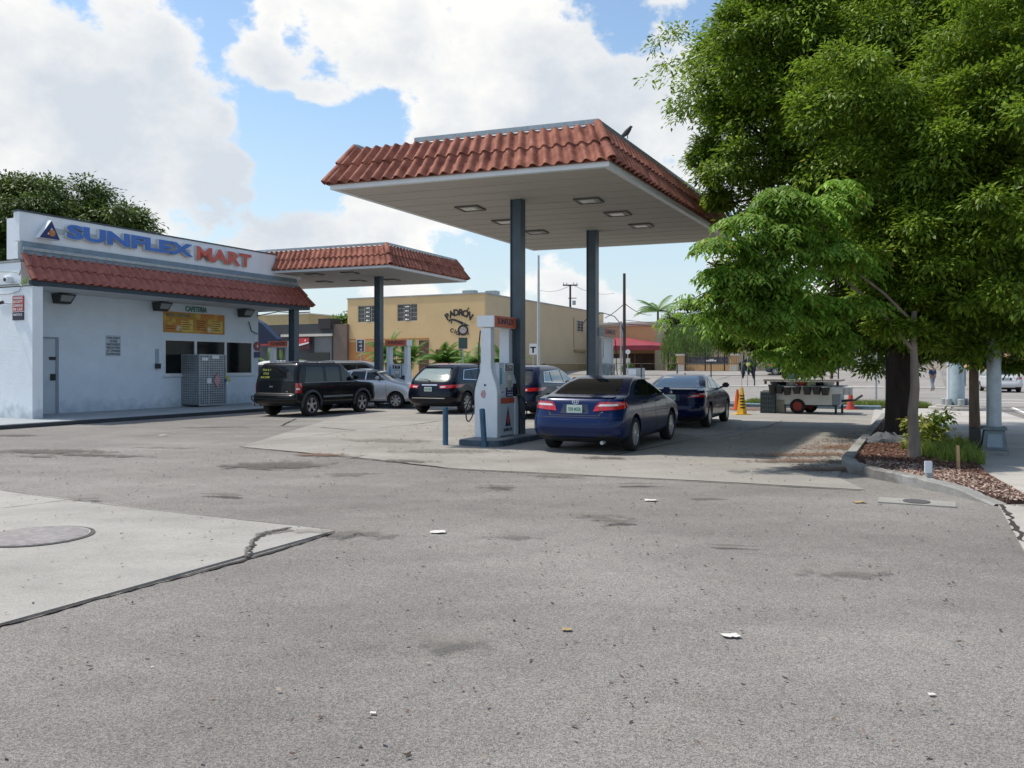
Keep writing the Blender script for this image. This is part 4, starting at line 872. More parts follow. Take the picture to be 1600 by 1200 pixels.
MB().box(-.23, .23, -.25, .25, 0, .60).build('body', mat('bin_grey', (.06, .066, .068), .5, var=.1, scale=3), tr_, bevel=.02)
MB().box(-.245, .245, -.265, .265, .605, .80).build('lid', mat('bin_lid', (.075, .08, .082), .5, var=.2, scale=7), tr_, bevel=.03)
b = MB(); b.tube([(-.25, -.1+.02*i, .54+.018*math.sin(i*1.3)) for i in range(11)], .012, 6); b.build('script_mark', 'white', tr_)
bd_ = thing('bird', 'small dark pigeon perched on the ridge of the near canopy', 'bird', at(979, 211, 17.6), R(-20))
b = MB(); b.tube([(.13, 0, .16), (.10, 0, .17), (.06, 0, .12), (0, 0, .05), (-.08, 0, -.01), (-.2, 0, -.07)], [.008, .028, .045, .06, .04, .015], 10); b.build('body', mat('bird_grey', (.05, .05, .055), .8), bd_, smooth=True)
b = MB(); b.tube([(.02, .02, 0), (.02, .02, -.08)], .006); b.tube([(.02, -.02, 0), (.02, -.02, -.08)], .006); b.build('legs', 'dark', bd_)
# ------------------------------------------------------------------ vehicles
def pchip(zs, ys):
    zs, ys = np.array(zs, float), np.array(ys, float); h = np.diff(zs); d = np.diff(ys)/h; m = np.zeros(len(zs)); m[0], m[-1] = d[0], d[-1]
    for i in range(1, len(zs)-1):
        if d[i-1]*d[i] > 0: w1_, w2_ = 2*h[i]+h[i-1], h[i]+2*h[i-1]; m[i] = (w1_+w2_)/(w1_/d[i-1]+w2_/d[i])
    def f(z):
        z = min(max(z, zs[0]), zs[-1]); i = min(int(np.searchsorted(zs, z, 'right'))-1, len(h)-1); t = (z-zs[i])/h[i]
        return float(ys[i]*(2*t**3-3*t*t+1)+m[i]*h[i]*(t**3-2*t*t+t)+ys[i+1]*(-2*t**3+3*t*t)+m[i+1]*h[i]*(t**3-t*t))
    return f
def sgnpow(v, e): return abs(v)**e
class Car:
    def __init__(s, prof, belt, L, sc=1.0, sl=1.0, sh=1.0, sw=1.0, boxy=False):
        s.sx, s.sh, s.sw = sl, sh, sw; z = [p[0]*sh for p in prof]; s.z0, s.z1 = z[0], z[-1]
        s.xr, s.xf, s.w = pchip(z, [p[1]*sl for p in prof]), pchip(z, [p[2]*sl for p in prof]), pchip(z, [p[3]*sw for p in prof])
        s.belt = belt*sh; s.zs = z
        k = lambda a, b_: (lambda zz: a+(b_-a)*min(1, max(0, (zz-s.belt+.12)/.2)))
        s.rx, s.ry, s.fx, s.fy = k(.34, .16), k(.45, .26), k(.55, .20), k(.55, .35)
        if boxy: s.rx, s.ry, s.fx, s.fy = k(.13, .09), k(.26, .16), k(.30, .15), k(.40, .25)
    def pt(s, q, z):
        sg = -1 if q < 0 else 1; q = abs(q); xr, xf, w = s.xr(z), s.xf(z), s.w(z); ry = min(s.ry(z), w*.85); fy = min(s.fy(z), w*.85); rx, fx = s.rx(z), s.fx(z)
        tot = xf-xr
        if rx+fx > tot*.9: kk = tot*.9/(rx+fx); rx *= kk; fx *= kk
        n = 2/2.4
        if q <= 1: x, y = xr+.03*q*q*0, (w-ry)*q
        elif q <= 2: t = (q-1)*math.pi/2; x, y = xr+rx*(1-sgnpow(math.cos(t), n)), w-ry+ry*sgnpow(math.sin(t), n)
        elif q <= 3: x, y = xr+rx+(tot-rx-fx)*(q-2), w
        elif q <= 4: t = (4-q)*math.pi/2; x, y = xf-fx*(1-sgnpow(math.cos(t), n)), w-fy+fy*sgnpow(math.sin(t), n)
        else: x, y = xf, (w-fy)*(5-q)
        if q <= 2: x += .05*(1-(y/w)**2)*-1+.05*0
        if q >= 3: x += .10*(1-(y/w)**2)
        if 2 < q < 3:
            u = q-2; y -= .0; 
        return Vector((x, sg*y, z))
    def qx(s, x, z):
        xr, xf = s.xr(z), s.xf(z); rx, fx = s.rx(z), s.fx(z); a, b_ = xr+rx, xf-fx
        if x < a: return 1+math.acos(max(0, min(1, (1-(x-xr)/rx)))**1.2)*2/math.pi
        if x > b_: return 4-math.acos(max(0, min(1, (1-(xf-x)/fx)))**1.2)*2/math.pi
        return 2+(x-a)/(b_-a)
    def nrm(s, q, z):
        e = .02; a = s.pt(q+e, z)-s.pt(q-e, z); b_ = s.pt(q, z+e)-s.pt(q, z-e); n = a.cross(b_)
        if n.length < 1e-9: return Vector((0, 0, 1))
        n.normalize(); p = s.pt(q, z); c = Vector((max(p.x, .8) if p.x < 1.5 else min(p.x, 3.0), 0, min(z, .8)))
        if n.dot(p-c) < 0: n = -n
        return n
    def patch(s, quad, off=.006, nu=10, nv=6, xmode=False, side=1, th=.0):
        """quad: 4 corners (q or x, z): bl, br, tr, tl"""
        P = []
        for i in range(nu+1):
            row = []
            for j in range(nv+1):
                u, v = i/nu, j/nv; a = [quad[0][k]*(1-u)+quad[1][k]*u for k in (0, 1)]; b_ = [quad[3][k]*(1-u)+quad[2][k]*u for k in (0, 1)]
                q, z = a[0]*(1-v)+b_[0]*v, a[1]*(1-v)+b_[1]*v
                if xmode: q = s.qx(q, z)
                q *= side; row.append(s.pt(q, z)+s.nrm(q, z)*off)
            P.append(row)
        return MB().grid(P)
def wheel(t, x, y, R_, rim, side, wd=.21, spokes=10, style='bar'):
    w = thing('wheel', None, None); w.parent = t; w.location = (x, y, R_)
    s = side; r2 = R_*.66
    MB().lathe([(r2, -wd/2), (R_-.03, -wd/2), (R_-.006, -wd/2+.025), (R_, -wd/4), (R_, wd/4), (R_-.006, wd/2-.025), (R_-.03, wd/2), (r2, wd/2)], 40, 'y', (0, 0, 0), False).build('tyre', 'rubber', w, smooth=40)
    b = MB(); yo = s*wd/2
    b.lathe([(r2+.004, yo-s*.005), (r2-.014, yo-s*.004), (r2-.02, yo-s*.05)], 40, 'y')
    b.f = b.f[:-2]
    for k in range(spokes):
        a = 2*math.pi*k/spokes; mm = Matrix.Rotation(a, 4, 'Y'); hw = .018 if style == 'bar' else (.034 if style == 'wide' else .012)
        y0, y1 = sorted((yo-s*.045, yo-s*.012))
        if style == 'split':
            for o_ in (-.030, .030):
                vs = [mm @ Vector(p) for p in ((-.012, y0, .04), (.012, y0, .04), (o_+.012, y0, r2-.01), (o_-.012, y0, r2-.01), (-.012, y1, .04), (.012, y1, .04), (o_+.012, y1, r2-.01), (o_-.012, y1, r2-.01))]
                b.add(vs, [(0, 1, 2, 3), (4, 5, 6, 7), (0, 1, 5, 4), (1, 2, 6, 5), (2, 3, 7, 6), (3, 0, 4, 7)])
        else:
            vs = [mm @ Vector(p) for p in ((-hw*.8, y0, .04), (hw*.8, y0, .04), (hw*1.25, y0, r2-.01), (-hw*1.25, y0, r2-.01), (-hw*.8, y1, .04), (hw*.8, y1, .04), (hw*1.25, y1, r2-.01), (-hw*1.25, y1, r2-.01))]
            b.add(vs, [(0, 1, 2, 3), (4, 5, 6, 7), (0, 1, 5, 4), (1, 2, 6, 5), (2, 3, 7, 6), (3, 0, 4, 7)])
    b.lathe([(.065, yo-s*.05), (.06, yo-s*.008), (.03, yo-s*.002)], 20, 'y')
    b.build('rim', rim, w, smooth=30)
    MB().lathe([(r2-.005, yo-s*.075), (r2-.005, yo-s*.07)], 32, 'y').build('brake_disc', mat('brake_dark', (.03, .03, .032), .6), w)
    return w
SEDAN = [(.20, .42, 4.45, .74), (.27, .16, 4.68, .84), (.36, .04, 4.78, .89), (.48, .0, 4.81, .905), (.62, .02, 4.80, .912), (.70, .06, 4.76, .912), (.78, .10, 4.66, .908), (.86, .13, 4.45, .90), (.92, .15, 4.2, .89), (.98, .17, 3.85, .875), (1.03, .22, 3.58, .855), (1.065, .40, 3.47, .835), (1.085, .66, 3.40, .82), (1.12, .80, 3.32, .80), (1.22, 1.05, 3.08, .745), (1.32, 1.33, 2.83, .69), (1.39, 1.60, 2.6, .64), (1.43, 1.83, 2.42, .59), (1.45, 1.98, 2.3, .52), (1.46, 2.08, 2.2, .42)]
JEEP = [(.34, .34, 4.30, .78), (.42, .10, 4.42, .88), (.52, .02, 4.47, .90), (.62, .0, 4.49, .90), (.70, .01, 4.48, .90), (.735, .05, 4.46, .905), (.77, .13, 4.44, .91), (.95, .14, 4.42, .915), (1.04, .145, 4.34, .91), (1.08, .15, 4.10, .905), (1.115, .155, 3.50, .90), (1.15, .16, 3.28, .895), (1.25, .18, 3.14, .88), (1.42, .23, 2.95, .855), (1.56, .28, 2.77, .83), (1.66, .33, 2.62, .805), (1.73, .39, 2.5, .775), (1.76, .50, 2.38, .73), (1.775, .68, 2.2, .64)]
CROSS = [(.26, .40, 4.70, .80), (.33, .14, 4.86, .89), (.44, .04, 4.95, .95), (.60, .0, 4.99, .975), (.74, .02, 4.99, .98), (.86, .05, 4.92, .975), (.96, .09, 4.75, .965), (1.03, .13, 4.4, .955), (1.09, .16, 3.95, .94), (1.14, .20, 3.72, .915), (1.22, .28, 3.56, .885), (1.35, .40, 3.30, .83), (1.48, .55, 3.04, .78), (1.58, .68, 2.84, .74), (1.65, .80, 2.65, .69), (1.70, .98, 2.45, .62), (1.73, 1.2, 2.25, .52), (1.74, 1.4, 2.1, .42)]
VAN = [(.26, .40, 4.70, .80), (.36, .10, 4.9, .92), (.60, .0, 4.99, .96), (.80, .02, 4.97, .97), (.95, .05, 4.75, .965), (1.05, .07, 4.35, .955), (1.12, .09, 4.1, .94), (1.25, .12, 3.85, .92), (1.5, .18, 3.45, .87), (1.7, .26, 3.15, .82), (1.82, .36, 2.9, .76), (1.88, .55, 2.6, .66), (1.90, .8, 2.3, .52)]
def paint(name, c, rough=.3, metal=.35): return mat(name, c, rough, metal=metal, coat=.38, spec=.15)
def make_car(name, label, cat, prof, belt, P, heading, xw, wb, wr, body_m, kind, wheelkw, sl=1, sh=1, sw=1, group=None, rim='alloy', plate=None, glass='glass', rearglass='glass', detail=True, frontwheel=False):
    """P: contact point of the right rear wheel (or right front if frontwheel)"""
    c = Car(prof, belt, 0, 1, sl, sh, sw, kind in ('jeep',)); h = Vector((math.cos(heading), math.sin(heading), 0)); rt = Vector((h.y, -h.x, 0))
    W2 = c.w(.6*sh); yo = W2-.115
    org = P-h*((xw+wb) if frontwheel else xw)-rt*(yo+.1); t = thing(name, label, cat, (org.x, org.y, P.z), heading, group)
    # body
    zs = [];
    for i in range(len(c.zs)-1):
        n = max(1, int((c.zs[i+1]-c.zs[i])/.035)); zs += [c.zs[i]+(c.zs[i+1]-c.zs[i])*k/n for k in range(n)]
    zs.append(c.zs[-1])
    qs = [0, .5, .85, 1]+[1+k/7 for k in range(1, 8)]+[2+k/26 for k in range(1, 27)]+[3+k/8 for k in range(1, 9)]+[4.3, 4.7, 5]
    full = qs+[-q for q in reversed(qs[1:-1])]
    n = len(full); vs = []
    for z in zs: vs += [c.pt(q, z) for q in full]
    fs = [(i*n+k, i*n+(k+1) % n, (i+1)*n+(k+1) % n, (i+1)*n+k) for i in range(len(zs)-1) for k in range(n)]; fs += [tuple(range(n-1, -1, -1)), tuple((len(zs)-1)*n+k for k in range(n))]
    body = MB().add(vs, fs).build('body', body_m, t)
    cut = MB(); ra = wr+.055
    for x in (xw, xw+wb):
        for s in (1, -1): y0, y1 = sorted((s*(W2+.2), s*(W2-.36))); cut.lathe([(ra, y0), (ra, y1)], 40, 'y', (x, 0, wr+.01))
    co = cut.build('cutter', body_m); co.matrix_world = Matrix(); dg = None
    body.parent = None
    md = body.modifiers.new('b', 'BOOLEAN'); md.operation = 'DIFFERENCE'; md.object = co; md.solver = 'EXACT'
    bpy.context.view_layer.update()
    me = bpy.data.meshes.new_from_object(body.evaluated_get(bpy.context.evaluated_depsgraph_get())); body.modifiers.clear(); body.data = me; bpy.data.objects.remove(co); body.parent = t
    me.shade_smooth(); me.set_sharp_from_angle(angle=R(32))
    me.materials.clear(); me.materials.append(body_m if not isinstance(body_m, str) else M[body_m]); me.materials.append(M['dark'])
    for p in me.polygons:
        cc = p.center; p.material_index = 0
        for x in (xw, xw+wb):
            if (cc.x-x)**2+(cc.z-wr-.01)**2 < (ra-.005)**2 and abs(cc.y) < c.w(cc.z)-.02: p.material_index = 1
        if p.normal.z < -.7 and cc.z < .45: p.material_index = 1
    for x in (xw, xw+wb):
        for s in (1, -1): wheel(t, x, s*yo, wr, rim, s, **wheelkw)
    B = lambda nm, m, quad, **k: c.patch(quad, **k).build(nm, m, t, smooth=60)
    def mirror2(nm, m, quad, **k):
        for s in (1, -1): B(nm, m, quad, side=s, **k)
    def X(*pts): return [(p[0]*sl, p[1]*sh) for p in pts]
    def Q(*pts): return [(p[0], p[1]*sh) for p in pts]
    def seam(x, z0, z1, dx=0):
        mirror2('door_seam', 'dark', X((x, z0), (x+.012, z0), (x+.012+dx, z1), (x+dx, z1)), xmode=True, off=.003, nu=1, nv=12)
    def line(quad, nm='panel_gap', m='dark', **k): B(nm, m, Q(*quad), off=.003, nu=k.pop('nu', 14), nv=1, **k)
    if kind == 'sedan':
        mirror2('side_window', glass, X((2.50, 1.055), (3.30, 1.055), (2.72, 1.375), (2.50, 1.375)), xmode=True)
        mirror2('side_window', glass, X((1.66, 1.065), (2.44, 1.06), (2.44, 1.375), (1.86, 1.36)), xmode=True)
        mirror2('side_window', glass, X((1.22, 1.085), (1.61, 1.07), (1.78, 1.35), (1.58, 1.27)), xmode=True)
        mirror2('window_trim', 'chrome' if plate == 'A' else 'dark', X((1.15, 1.045), (3.33, 1.035), (3.33, 1.048), (1.15, 1.058)), xmode=True, nu=24, nv=1, off=.008)
        B('rear_window', rearglass, Q((-1.25, 1.105), (1.25, 1.105), (1.2, 1.385), (-1.2, 1.385)), nu=20, nv=8)
        B('windshield', rearglass, Q((-3.8, 1.10), (3.8, 1.10), (3.75, 1.38), (-3.75, 1.38)), nu=1, nv=1) if 0 else c.patch([(3.72, 1.11*sh), (5, 1.09*sh), (5, 1.39*sh), (3.72, 1.36*sh)], nu=12, nv=8, off=.006).build('windshield', glass, t, smooth=60)
        c.patch([(3.72, 1.11*sh), (5, 1.09*sh), (5, 1.39*sh), (3.72, 1.36*sh)], nu=12, nv=8, off=.006, side=-1).build('windshield', glass, t, smooth=60)
        seam(2.46, .30, 1.04); seam(3.42, .32, 1.00, -.05); seam(1.52, .62, 1.05, -.1)
        if plate == 'A':
            mirror2('tail_light', 'red_lens', Q((.80, .80), (2.0, .87), (2.0, .985), (.98, .975)), nu=16, off=.012); mirror2('reverse_light', 'clear_lens', Q((1.0, .895), (1.55, .905), (1.5, .945), (1.03, .935)), nu=10, off=.016)
        else:
            mirror2('tail_light', 'red_lens', Q((1.0, .84), (2.02, .86), (2.08, .98), (1.25, .95)), nu=16, off=.012); mirror2('reverse_light', 'clear_lens', Q((1.15, .87), (1.45, .88), (1.45, .91), (1.2, .90)), nu=8, off=.016)
        line(((-1.0, .72), (1.0, .72), (1.0, .73), (-1.0, .73))); mirror2('panel_gap', 'dark', Q((1.0, .72), (1.03, .72), (1.22, 1.03), (1.19, 1.03)), off=.003, nu=1, nv=10)
        line(((-2.0, .685), (2.0, .685), (2.0, .693), (-2.0, .693)), nu=30)
        line(((-1.6, .24), (1.6, .24), (1.5, .32), (-1.5, .32)), 'lower_valance', 'dark', nu=24)
        B('plate_recess', mat('recess_dark', (.01, .02, .05), .4), Q((-.62, .76), (.62, .76), (.55, .93), (-.55, .93)), off=.004)
        pz, px_ = .845*sh, c.pt(0, .845*sh).x-.012; B('trunk_lip', body_m, Q((-1.3, 1.045), (1.3, 1.045), (1.3, 1.075), (-1.3, 1.075)), off=.018, nu=20, nv=3)
        mirror2('head_light', 'clear_lens', Q((3.25, .70), (4.2, .66), (4.1, .78), (3.3, .83)), nu=14, off=.01)
        B('grille', 'dark', Q((4.4, .45), (5, .45), (5, .66), (4.4, .66)), off=.008); B('grille', 'dark', Q((4.4, .45), (5, .45), (5, .66), (4.4, .66)), off=.008, side=-1)
        hz1, hz2 = .93, 2.1; mz = 1.06; mx = 3.05
    elif kind in ('jeep', 'cross', 'van'):
        bz = {'jeep': 1.14, 'cross': 1.13, 'van': 1.16}[kind]; tz = {'jeep': 1.62, 'cross': 1.55, 'van': 1.68}[kind]
        if kind == 'jeep':
            wn_ = [((2.42, bz), (3.12, bz), (2.82, tz-.04), (2.42, tz)), ((1.60, bz), (2.30, bz), (2.30, tz), (1.60, tz)), ((.52, bz), (1.46, bz), (1.46, tz), (.66, tz))]
        elif kind == 'cross':
            wn_ = [((2.50, bz+.01), (3.50, bz+.0), (2.80, tz), (2.50, tz+.01)), ((1.52, bz+.03), (2.44, bz+.01), (2.44, tz+.01), (1.58, tz)), ((.88, bz+.09), (1.45, bz+.04), (1.50, tz-.01), (1.12, tz-.07))]
        else: wn_ = [((2.6, bz), (3.8, bz), (3.25, tz-.02), (2.6, tz)), ((1.6, bz), (2.5, bz), (2.5, tz), (1.6, tz)), ((.5, bz+.02), (1.5, bz), (1.5, tz), (.6, tz))]
        for i, w_ in enumerate(wn_): mirror2('side_window', glass, X(*w_), xmode=True)
        if kind == 'cross':
            a = wn_; mirror2('window_trim', 'chrome', X((.80, bz+.055), (3.55, bz-.04), (3.55, bz-.02), (.80, bz+.078)), xmode=True, nu=24, nv=1, off=.010); mirror2('window_trim', 'chrome', X((.80, bz+.05), (.84, bz+.05), (1.10, tz-.05), (1.06, tz-.04)), xmode=True, nu=1, nv=8, off=.010)
            mirror2('window_trim', 'chrome', X((1.06, tz-.05), (2.5, tz+.025), (2.5, tz+.04), (1.05, tz-.035)), xmode=True, nu=16, nv=1, off=.010)
        if kind == 'jeep': mirror2('belt_trim', 'chrome' if 0 else mat('belt_grey', (.25, .27, .28), .4), X((.5, bz-.03), (3.1, bz-.03), (3.1, bz-.012), (.5, bz-.012)), xmode=True, nu=20, nv=1, off=.01)
        zb_ = bz+.02
        B('rear_window', rearglass, Q((-1.15, zb_), (1.15, zb_), (1.05, tz+.01), (-1.05, tz+.01)) if kind != 'jeep' else Q((-1.12, zb_), (1.12, zb_), (1.08, tz), (-1.08, tz)), nu=20, nv=8)
        for s in (1, -1): c.patch([(3.72, (bz+.04)*sh), (5, (bz+.03)*sh), (5, (tz+.03)*sh), (3.72, tz*sh)], nu=12, nv=8, off=.006, side=s).build('windshield', glass, t, smooth=60)
        seam(2.36, .45, bz-.03); seam(3.3, .45, 1.05); seam(1.5, .75, bz-.03)
        if kind == 'jeep':
            mirror2('tail_light', 'red_lens', Q((1.42, .78), (2.02, .78), (2.02, 1.10), (1.42, 1.10)), nu=8, off=.02); mirror2('reverse_light', 'clear_lens', Q((1.5, .88), (1.95, .88), (1.95, .94), (1.5, .94)), nu=6, off=.024)
            line(((-2.0, .58), (2.0, .58), (2.0, .72), (-2.0, .72)), 'bumper_strip', 'dark', nu=30)
            for x in (xw, xw+wb):
                for s in (1, -1):
                    P2 = []
                    for k in range(25):
                        a = R(-8+196*k/24); row = []
                        for (rr_, of) in ((ra-.002, -.02), (ra, .045), (ra+.06, .04), (ra+.085, .0)):
                            xx, z_ = x+rr_*math.cos(a), wr+.01+rr_*math.sin(a)*.98; z_ = max(z_, .30); q = c.qx(xx, max(z_, .45)); p = c.pt(q*s, max(z_, .45)); p.z = z_; p.x = xx; p.y = s*(max(abs(p.y), W2-.03)+of); row.append(p)
                        P2.append(row)
                    MB().grid(P2).build('wheel_flare', mat('flare_grey', (.028, .033, .038), .6), t, smooth=60)
            mirror2('side_moulding', mat('moulding_grey', (.12, .135, .145), .5), X((1.42, .60), (3.0, .60), (3.0, .67), (1.42, .67)), xmode=True, nu=12, nv=2, off=.02)
            rr_ = MB()
            for s in (1, -1):
                rr_.tube([(.7, s*.62, 1.76), (.8, s*.63, 1.80), (2.3, s*.62, 1.80), (2.42, s*.61, 1.75)], .018, 6)
            rr_.build('roof_rails', mat('rail', (.35, .36, .37), .3, metal=.6), t)
            B('door_slogan', 'leaf_yellow', Q((.3, 1.3), (.3, 1.3), (.3, 1.3), (.3, 1.3)), nu=1, nv=1) if 0 else None
        else:
            mirror2('tail_light', 'red_lens', Q((.86, .88), (2.03, .92), (2.12, 1.03), (.80, .985)), nu=18, off=.014); mirror2('reverse_light', 'clear_lens', Q((.90, .91), (1.15, .92), (1.15, .955), (.90, .95)), nu=8, off=.018)
            line(((-.60, .985), (.60, .985), (.60, 1.02), (-.60, 1.02)), 'chrome_strip', 'chrome'); line(((-1.15, .545), (1.15, .545), (1.15, .57), (-1.15, .57)), 'chrome_strip', 'chrome')
            line(((-2.2, .27), (2.2, .27), (2.1, .40), (-2.1, .40)), 'lower_valance', 'dark', nu=30); mirror2('sill_trim', 'dark', X((1.35, .28), (3.5, .28), (3.5, .36), (1.35, .36)), xmode=True, nu=12, nv=1, off=.004)
            B('spoiler', body_m, Q((-1.2, tz+.03), (1.2, tz+.03), (1.15, tz+.08), (-1.15, tz+.08)), off=.05, nu=20, nv=3)
            wp = MB(); p1 = c.pt(.05, zb_*sh)+Vector((-.03, 0, .0)); wp.tube([p1, p1+Vector((.06, .15, .05)), p1+Vector((.09, .50, .06))], [.02, .012, .008], 6); wp.build('rear_wiper', 'dark', t)
        line(((-1.2, .76 if kind == 'jeep' else .62), (1.2, .76 if kind == 'jeep' else .62), (1.2, .77 if kind == 'jeep' else .63), (-1.2, .77 if kind == 'jeep' else .63)))
        mirror2('head_light', 'clear_lens', Q((3.2, .82), (4.1, .80), (4.1, .94), (3.3, .95)), nu=12, off=.01)
        pz = (.86 if kind != 'jeep' else .66)*sh; px_ = c.pt(0, pz).x-.012; hz1, hz2 = (1.0, 2.2); mz = bz+.04; mx = 3.1
        mx = {'jeep': 3.0, 'cross': 3.2, 'van': 3.6}[kind]
    if plate:
        pl = MB().box(px_-.02, px_, -.155, .155, pz-.076, pz+.076).build('licence_plate', mat('plate_white', (.52, .60, .55), .4), t, bevel=.004)
        tx = {'A': '758 MZB', 'B': 'QBR 41N', 'C': 'HT5 7PD'}.get(plate, 'JK8 20T')
        o = text('plate_letters', tx, .085, 'green_ink', Matrix.Translation((px_-.022, 0, pz-.005)) @ Matrix(((0, 0, -1, 0), (-1, 0, 0, 0), (0, 1, 0, 0), (0, 0, 0, 1))), pl, .001, .002, .8)
    # mirrors and door handles
    for s in (1, -1):
        z_ = mz*sh; q = c.qx(mx*sl, z_); p = c.pt(q*s, z_)
        b = MB(); b.box(p.x-.06, p.x+.06, min(p.y+s*.05, p.y+s*.24), max(p.y+s*.05, p.y+s*.24), z_-.0, z_+.14); b.build('mirror', body_m, t, bevel=.035, smooth=True); b = MB(); b.tube([p, p+Vector((0, s*.1, .04))], .025, 6); b.build('mirror_arm', 'dark', t)
        for hx in ((2.62, 1.72) if kind != 'van' else (2.7, 1.7)):
            p = c.pt(c.qx((hx+.05)*sl, (hz1)*sh)*s, (hz1)*sh); b = MB(); b.tube([p+Vector((-.09, s*.0, 0)), p+Vector((-.07, s*.028, .003)), p+Vector((.07, s*.028, .003)), p+Vector((.09, 0, 0))], .013, 6); b.build('door_handle', body_m if kind != 'cross' else 'chrome', t, smooth=True)
    return t, c, body
HA = R(90-25)
cw, cc_, _ = make_car('parked_car', 'dark blue sedan with silver multi-spoke wheels beside the nearest pump', 'car', SEDAN, 1.03, gp(993, 705), HA, 1.02, 2.776, .335, paint('blue_paint', (.003, .013, .066), .25, .1), 'sedan', dict(spokes=14, style='bar'), plate='A')
b = MB()
for k in range(24):
    pass
ez_ = .975; ex = cc_.pt(0, ez_).x-.012
def ellipse(b, a, c_, r, cy, cz, x, n=22): b.tube([(x, cy+a*math.cos(2*math.pi*k/n), cz+c_*math.sin(2*math.pi*k/n)) for k in range(n+1)], r, 5)
ellipse(b, .062, .042, .007, 0, ez_, ex); ellipse(b, .022, .040, .005, 0, ez_, ex); ellipse(b, .045, .016, .005, 0, ez_+.018, ex); b.build('badge', 'chrome', cw)
o = text('trim_letters', 'LE', .05, 'chrome', Matrix.Translation((cc_.pt(0, .77).x-.0+.03, -.52, .775)) @ Matrix(((0, 0, -1, 0), (-1, 0, 0, 0), (0, 1, 0, 0), (0, 0, 0, 1))), cw, .003, .002, 1.2)
b = MB(); b.lathe([(.035, -.08), (.035, .05)], 14, 'x', (.1, -.55, .23)); b.build('exhaust', 'galv', cw)
bb = MB(); bb.box(1.8, 1.98, -.02, .02, 1.4, 1.47); 
cw2, cc2, _ = make_car('parked_car', 'navy sedan in front of the nearer blue one, next to the yellow cone', 'car', SEDAN, 1.03, gp(1109.5, 668.3), R(90-24), .97, 2.70, .325, paint('navy_paint', (.003, .007, .042), .25, .1), 'sedan', dict(spokes=10, style='split'), sl=.945, sh=.98, sw=.975, plate='B', rearglass='glass2')
b = MB(); ex = cc2.pt(0, .97).x-.012; ellipse(b, .06, .034, .005, 0, .965, ex); b.tube([(ex, .025, .94), (ex, .03, .99)], .006, 5); b.tube([(ex, -.03, .94), (ex, -.025, .99)], .006, 5); b.tube([(ex, .026, .965), (ex, -.026, .965)], .005, 5); b.build('badge', 'chrome', cw2)
b = MB(); b.add([(2.02, -.015, 1.415), (2.02, .015, 1.415), (1.82, 0, 1.40), (1.86, 0, 1.48)], [(0, 1, 3), (0, 3, 2), (1, 3, 2)]); b.build('antenna_fin', 'dark', cw2)
cj, cjc, _ = make_car('parked_car', 'black boxy off-roader with dark wheel flares parked by the shop kerb', 'car', JEEP, 1.12, gp(487, 650.5), R(90-27), .87, 2.69, .37, paint('black_paint', (.004, .005, .007), .3, 0), 'jeep', dict(spokes=5, style='wide', wd=.24), plate=None, glass='glass')
def rear_text(car, c, s, size, y, z, m, parent, bold=.002, sx=1, off=.016, name='letters'):
    x = c.pt(0, z).x-off; dz = .03; sl_ = math.atan2(c.pt(0, z+dz).x-c.pt(0, z-dz).x, 2*dz)
    mm = Matrix.Translation((x, y, z)) @ Matrix.Rotation(sl_, 4, 'Y') @ Matrix(((0, 0, -1, 0), (-1, 0, 0, 0), (0, 1, 0, 0), (0, 0, 0, 1)))
    return text(name, s, size, m, mm, parent, .002, bold, sx)
rear_text(cj, cjc, 'Jeep', .085, .12, .99, 'chrome', cj, .003, name='badge'); rear_text(cj, cjc, '4x4', .05, -.55, .83, 'chrome', cj, .002, name='badge')
wt = mat('window_paint', (.30, .34, .06), .7)
for i, s in enumerate(('TAX & +', 'TITLE', 'INCOME')): rear_text(cj, cjc, s, .10, .42, 1.52-i*.12, wt, cj, .001, name='window_letters')
b = MB(); p = cjc.pt(-1.9, .62); b.tube([(.06, .86, .50), (-.02, .89, .58), (-.01, .90, .66), (.08, .88, .66)], .022, 6); b.tube([(.08, .84, .45), (.02, .86, .40), (.10, .84, .36)], .022, 6); b.build('tow_hooks', 'dark', cj)
ci, cic, _ = make_car('parked_car', 'black crossover seen from behind left of the nearest pump', 'car', CROSS, 1.14, gp(729.8, 646.3), R(90-27), .98, 2.9, .375, paint('deep_navy_paint', (.003, .005, .013), .25, .1), 'cross', dict(spokes=8, style='split', wd=.24), plate='C', glass='glass', rearglass='glass2', group=None)
b = MB(); b.add([(1.5, -.015, 1.72), (1.5, .015, 1.72), (1.28, 0, 1.70), (1.33, 0, 1.80)], [(0, 1, 3), (0, 3, 2), (1, 3, 2)]); b.build('antenna_fin', 'dark', ci)
bx_, bxc, _ = make_car('parked_car', 'dark blue crossover half hidden between the front canopy column and the blue sedan', 'car', CROSS, 1.14, Vector((1.12, 26.2, 0)), R(90-26), .90, 2.81, .37, paint('dusk_blue_paint', (.004, .008, .03), .25, .1), 'cross', dict(spokes=5, style='split', wd=.24), sl=.94, sh=.965, sw=.97, plate='D', glass='glass2')
cs2, csc, _ = make_car('parked_car', 'silver sedan with dark windows pointing right behind the black off-roader', 'car', SEDAN, 1.03, gp(618, 638.5), R(-12), 1.0, 2.60, .315, paint('silver_paint', (.62, .65, .68), .35, .5), 'sedan', dict(spokes=7, style='wide'), sl=.945, sh=1.06, sw=.97, frontwheel=True)
cv, _, _ = make_car('parked_car', 'tall grey van roof and windscreen showing above the silver sedan', 'car', VAN, 1.15, Vector((-9.6, 43.0, 0)), R(-8), .95, 3.0, .34, paint('grey_paint', (.05, .055, .06), .3, .3), 'van', dict(spokes=7, style='wide'), sh=1.02, detail=False)
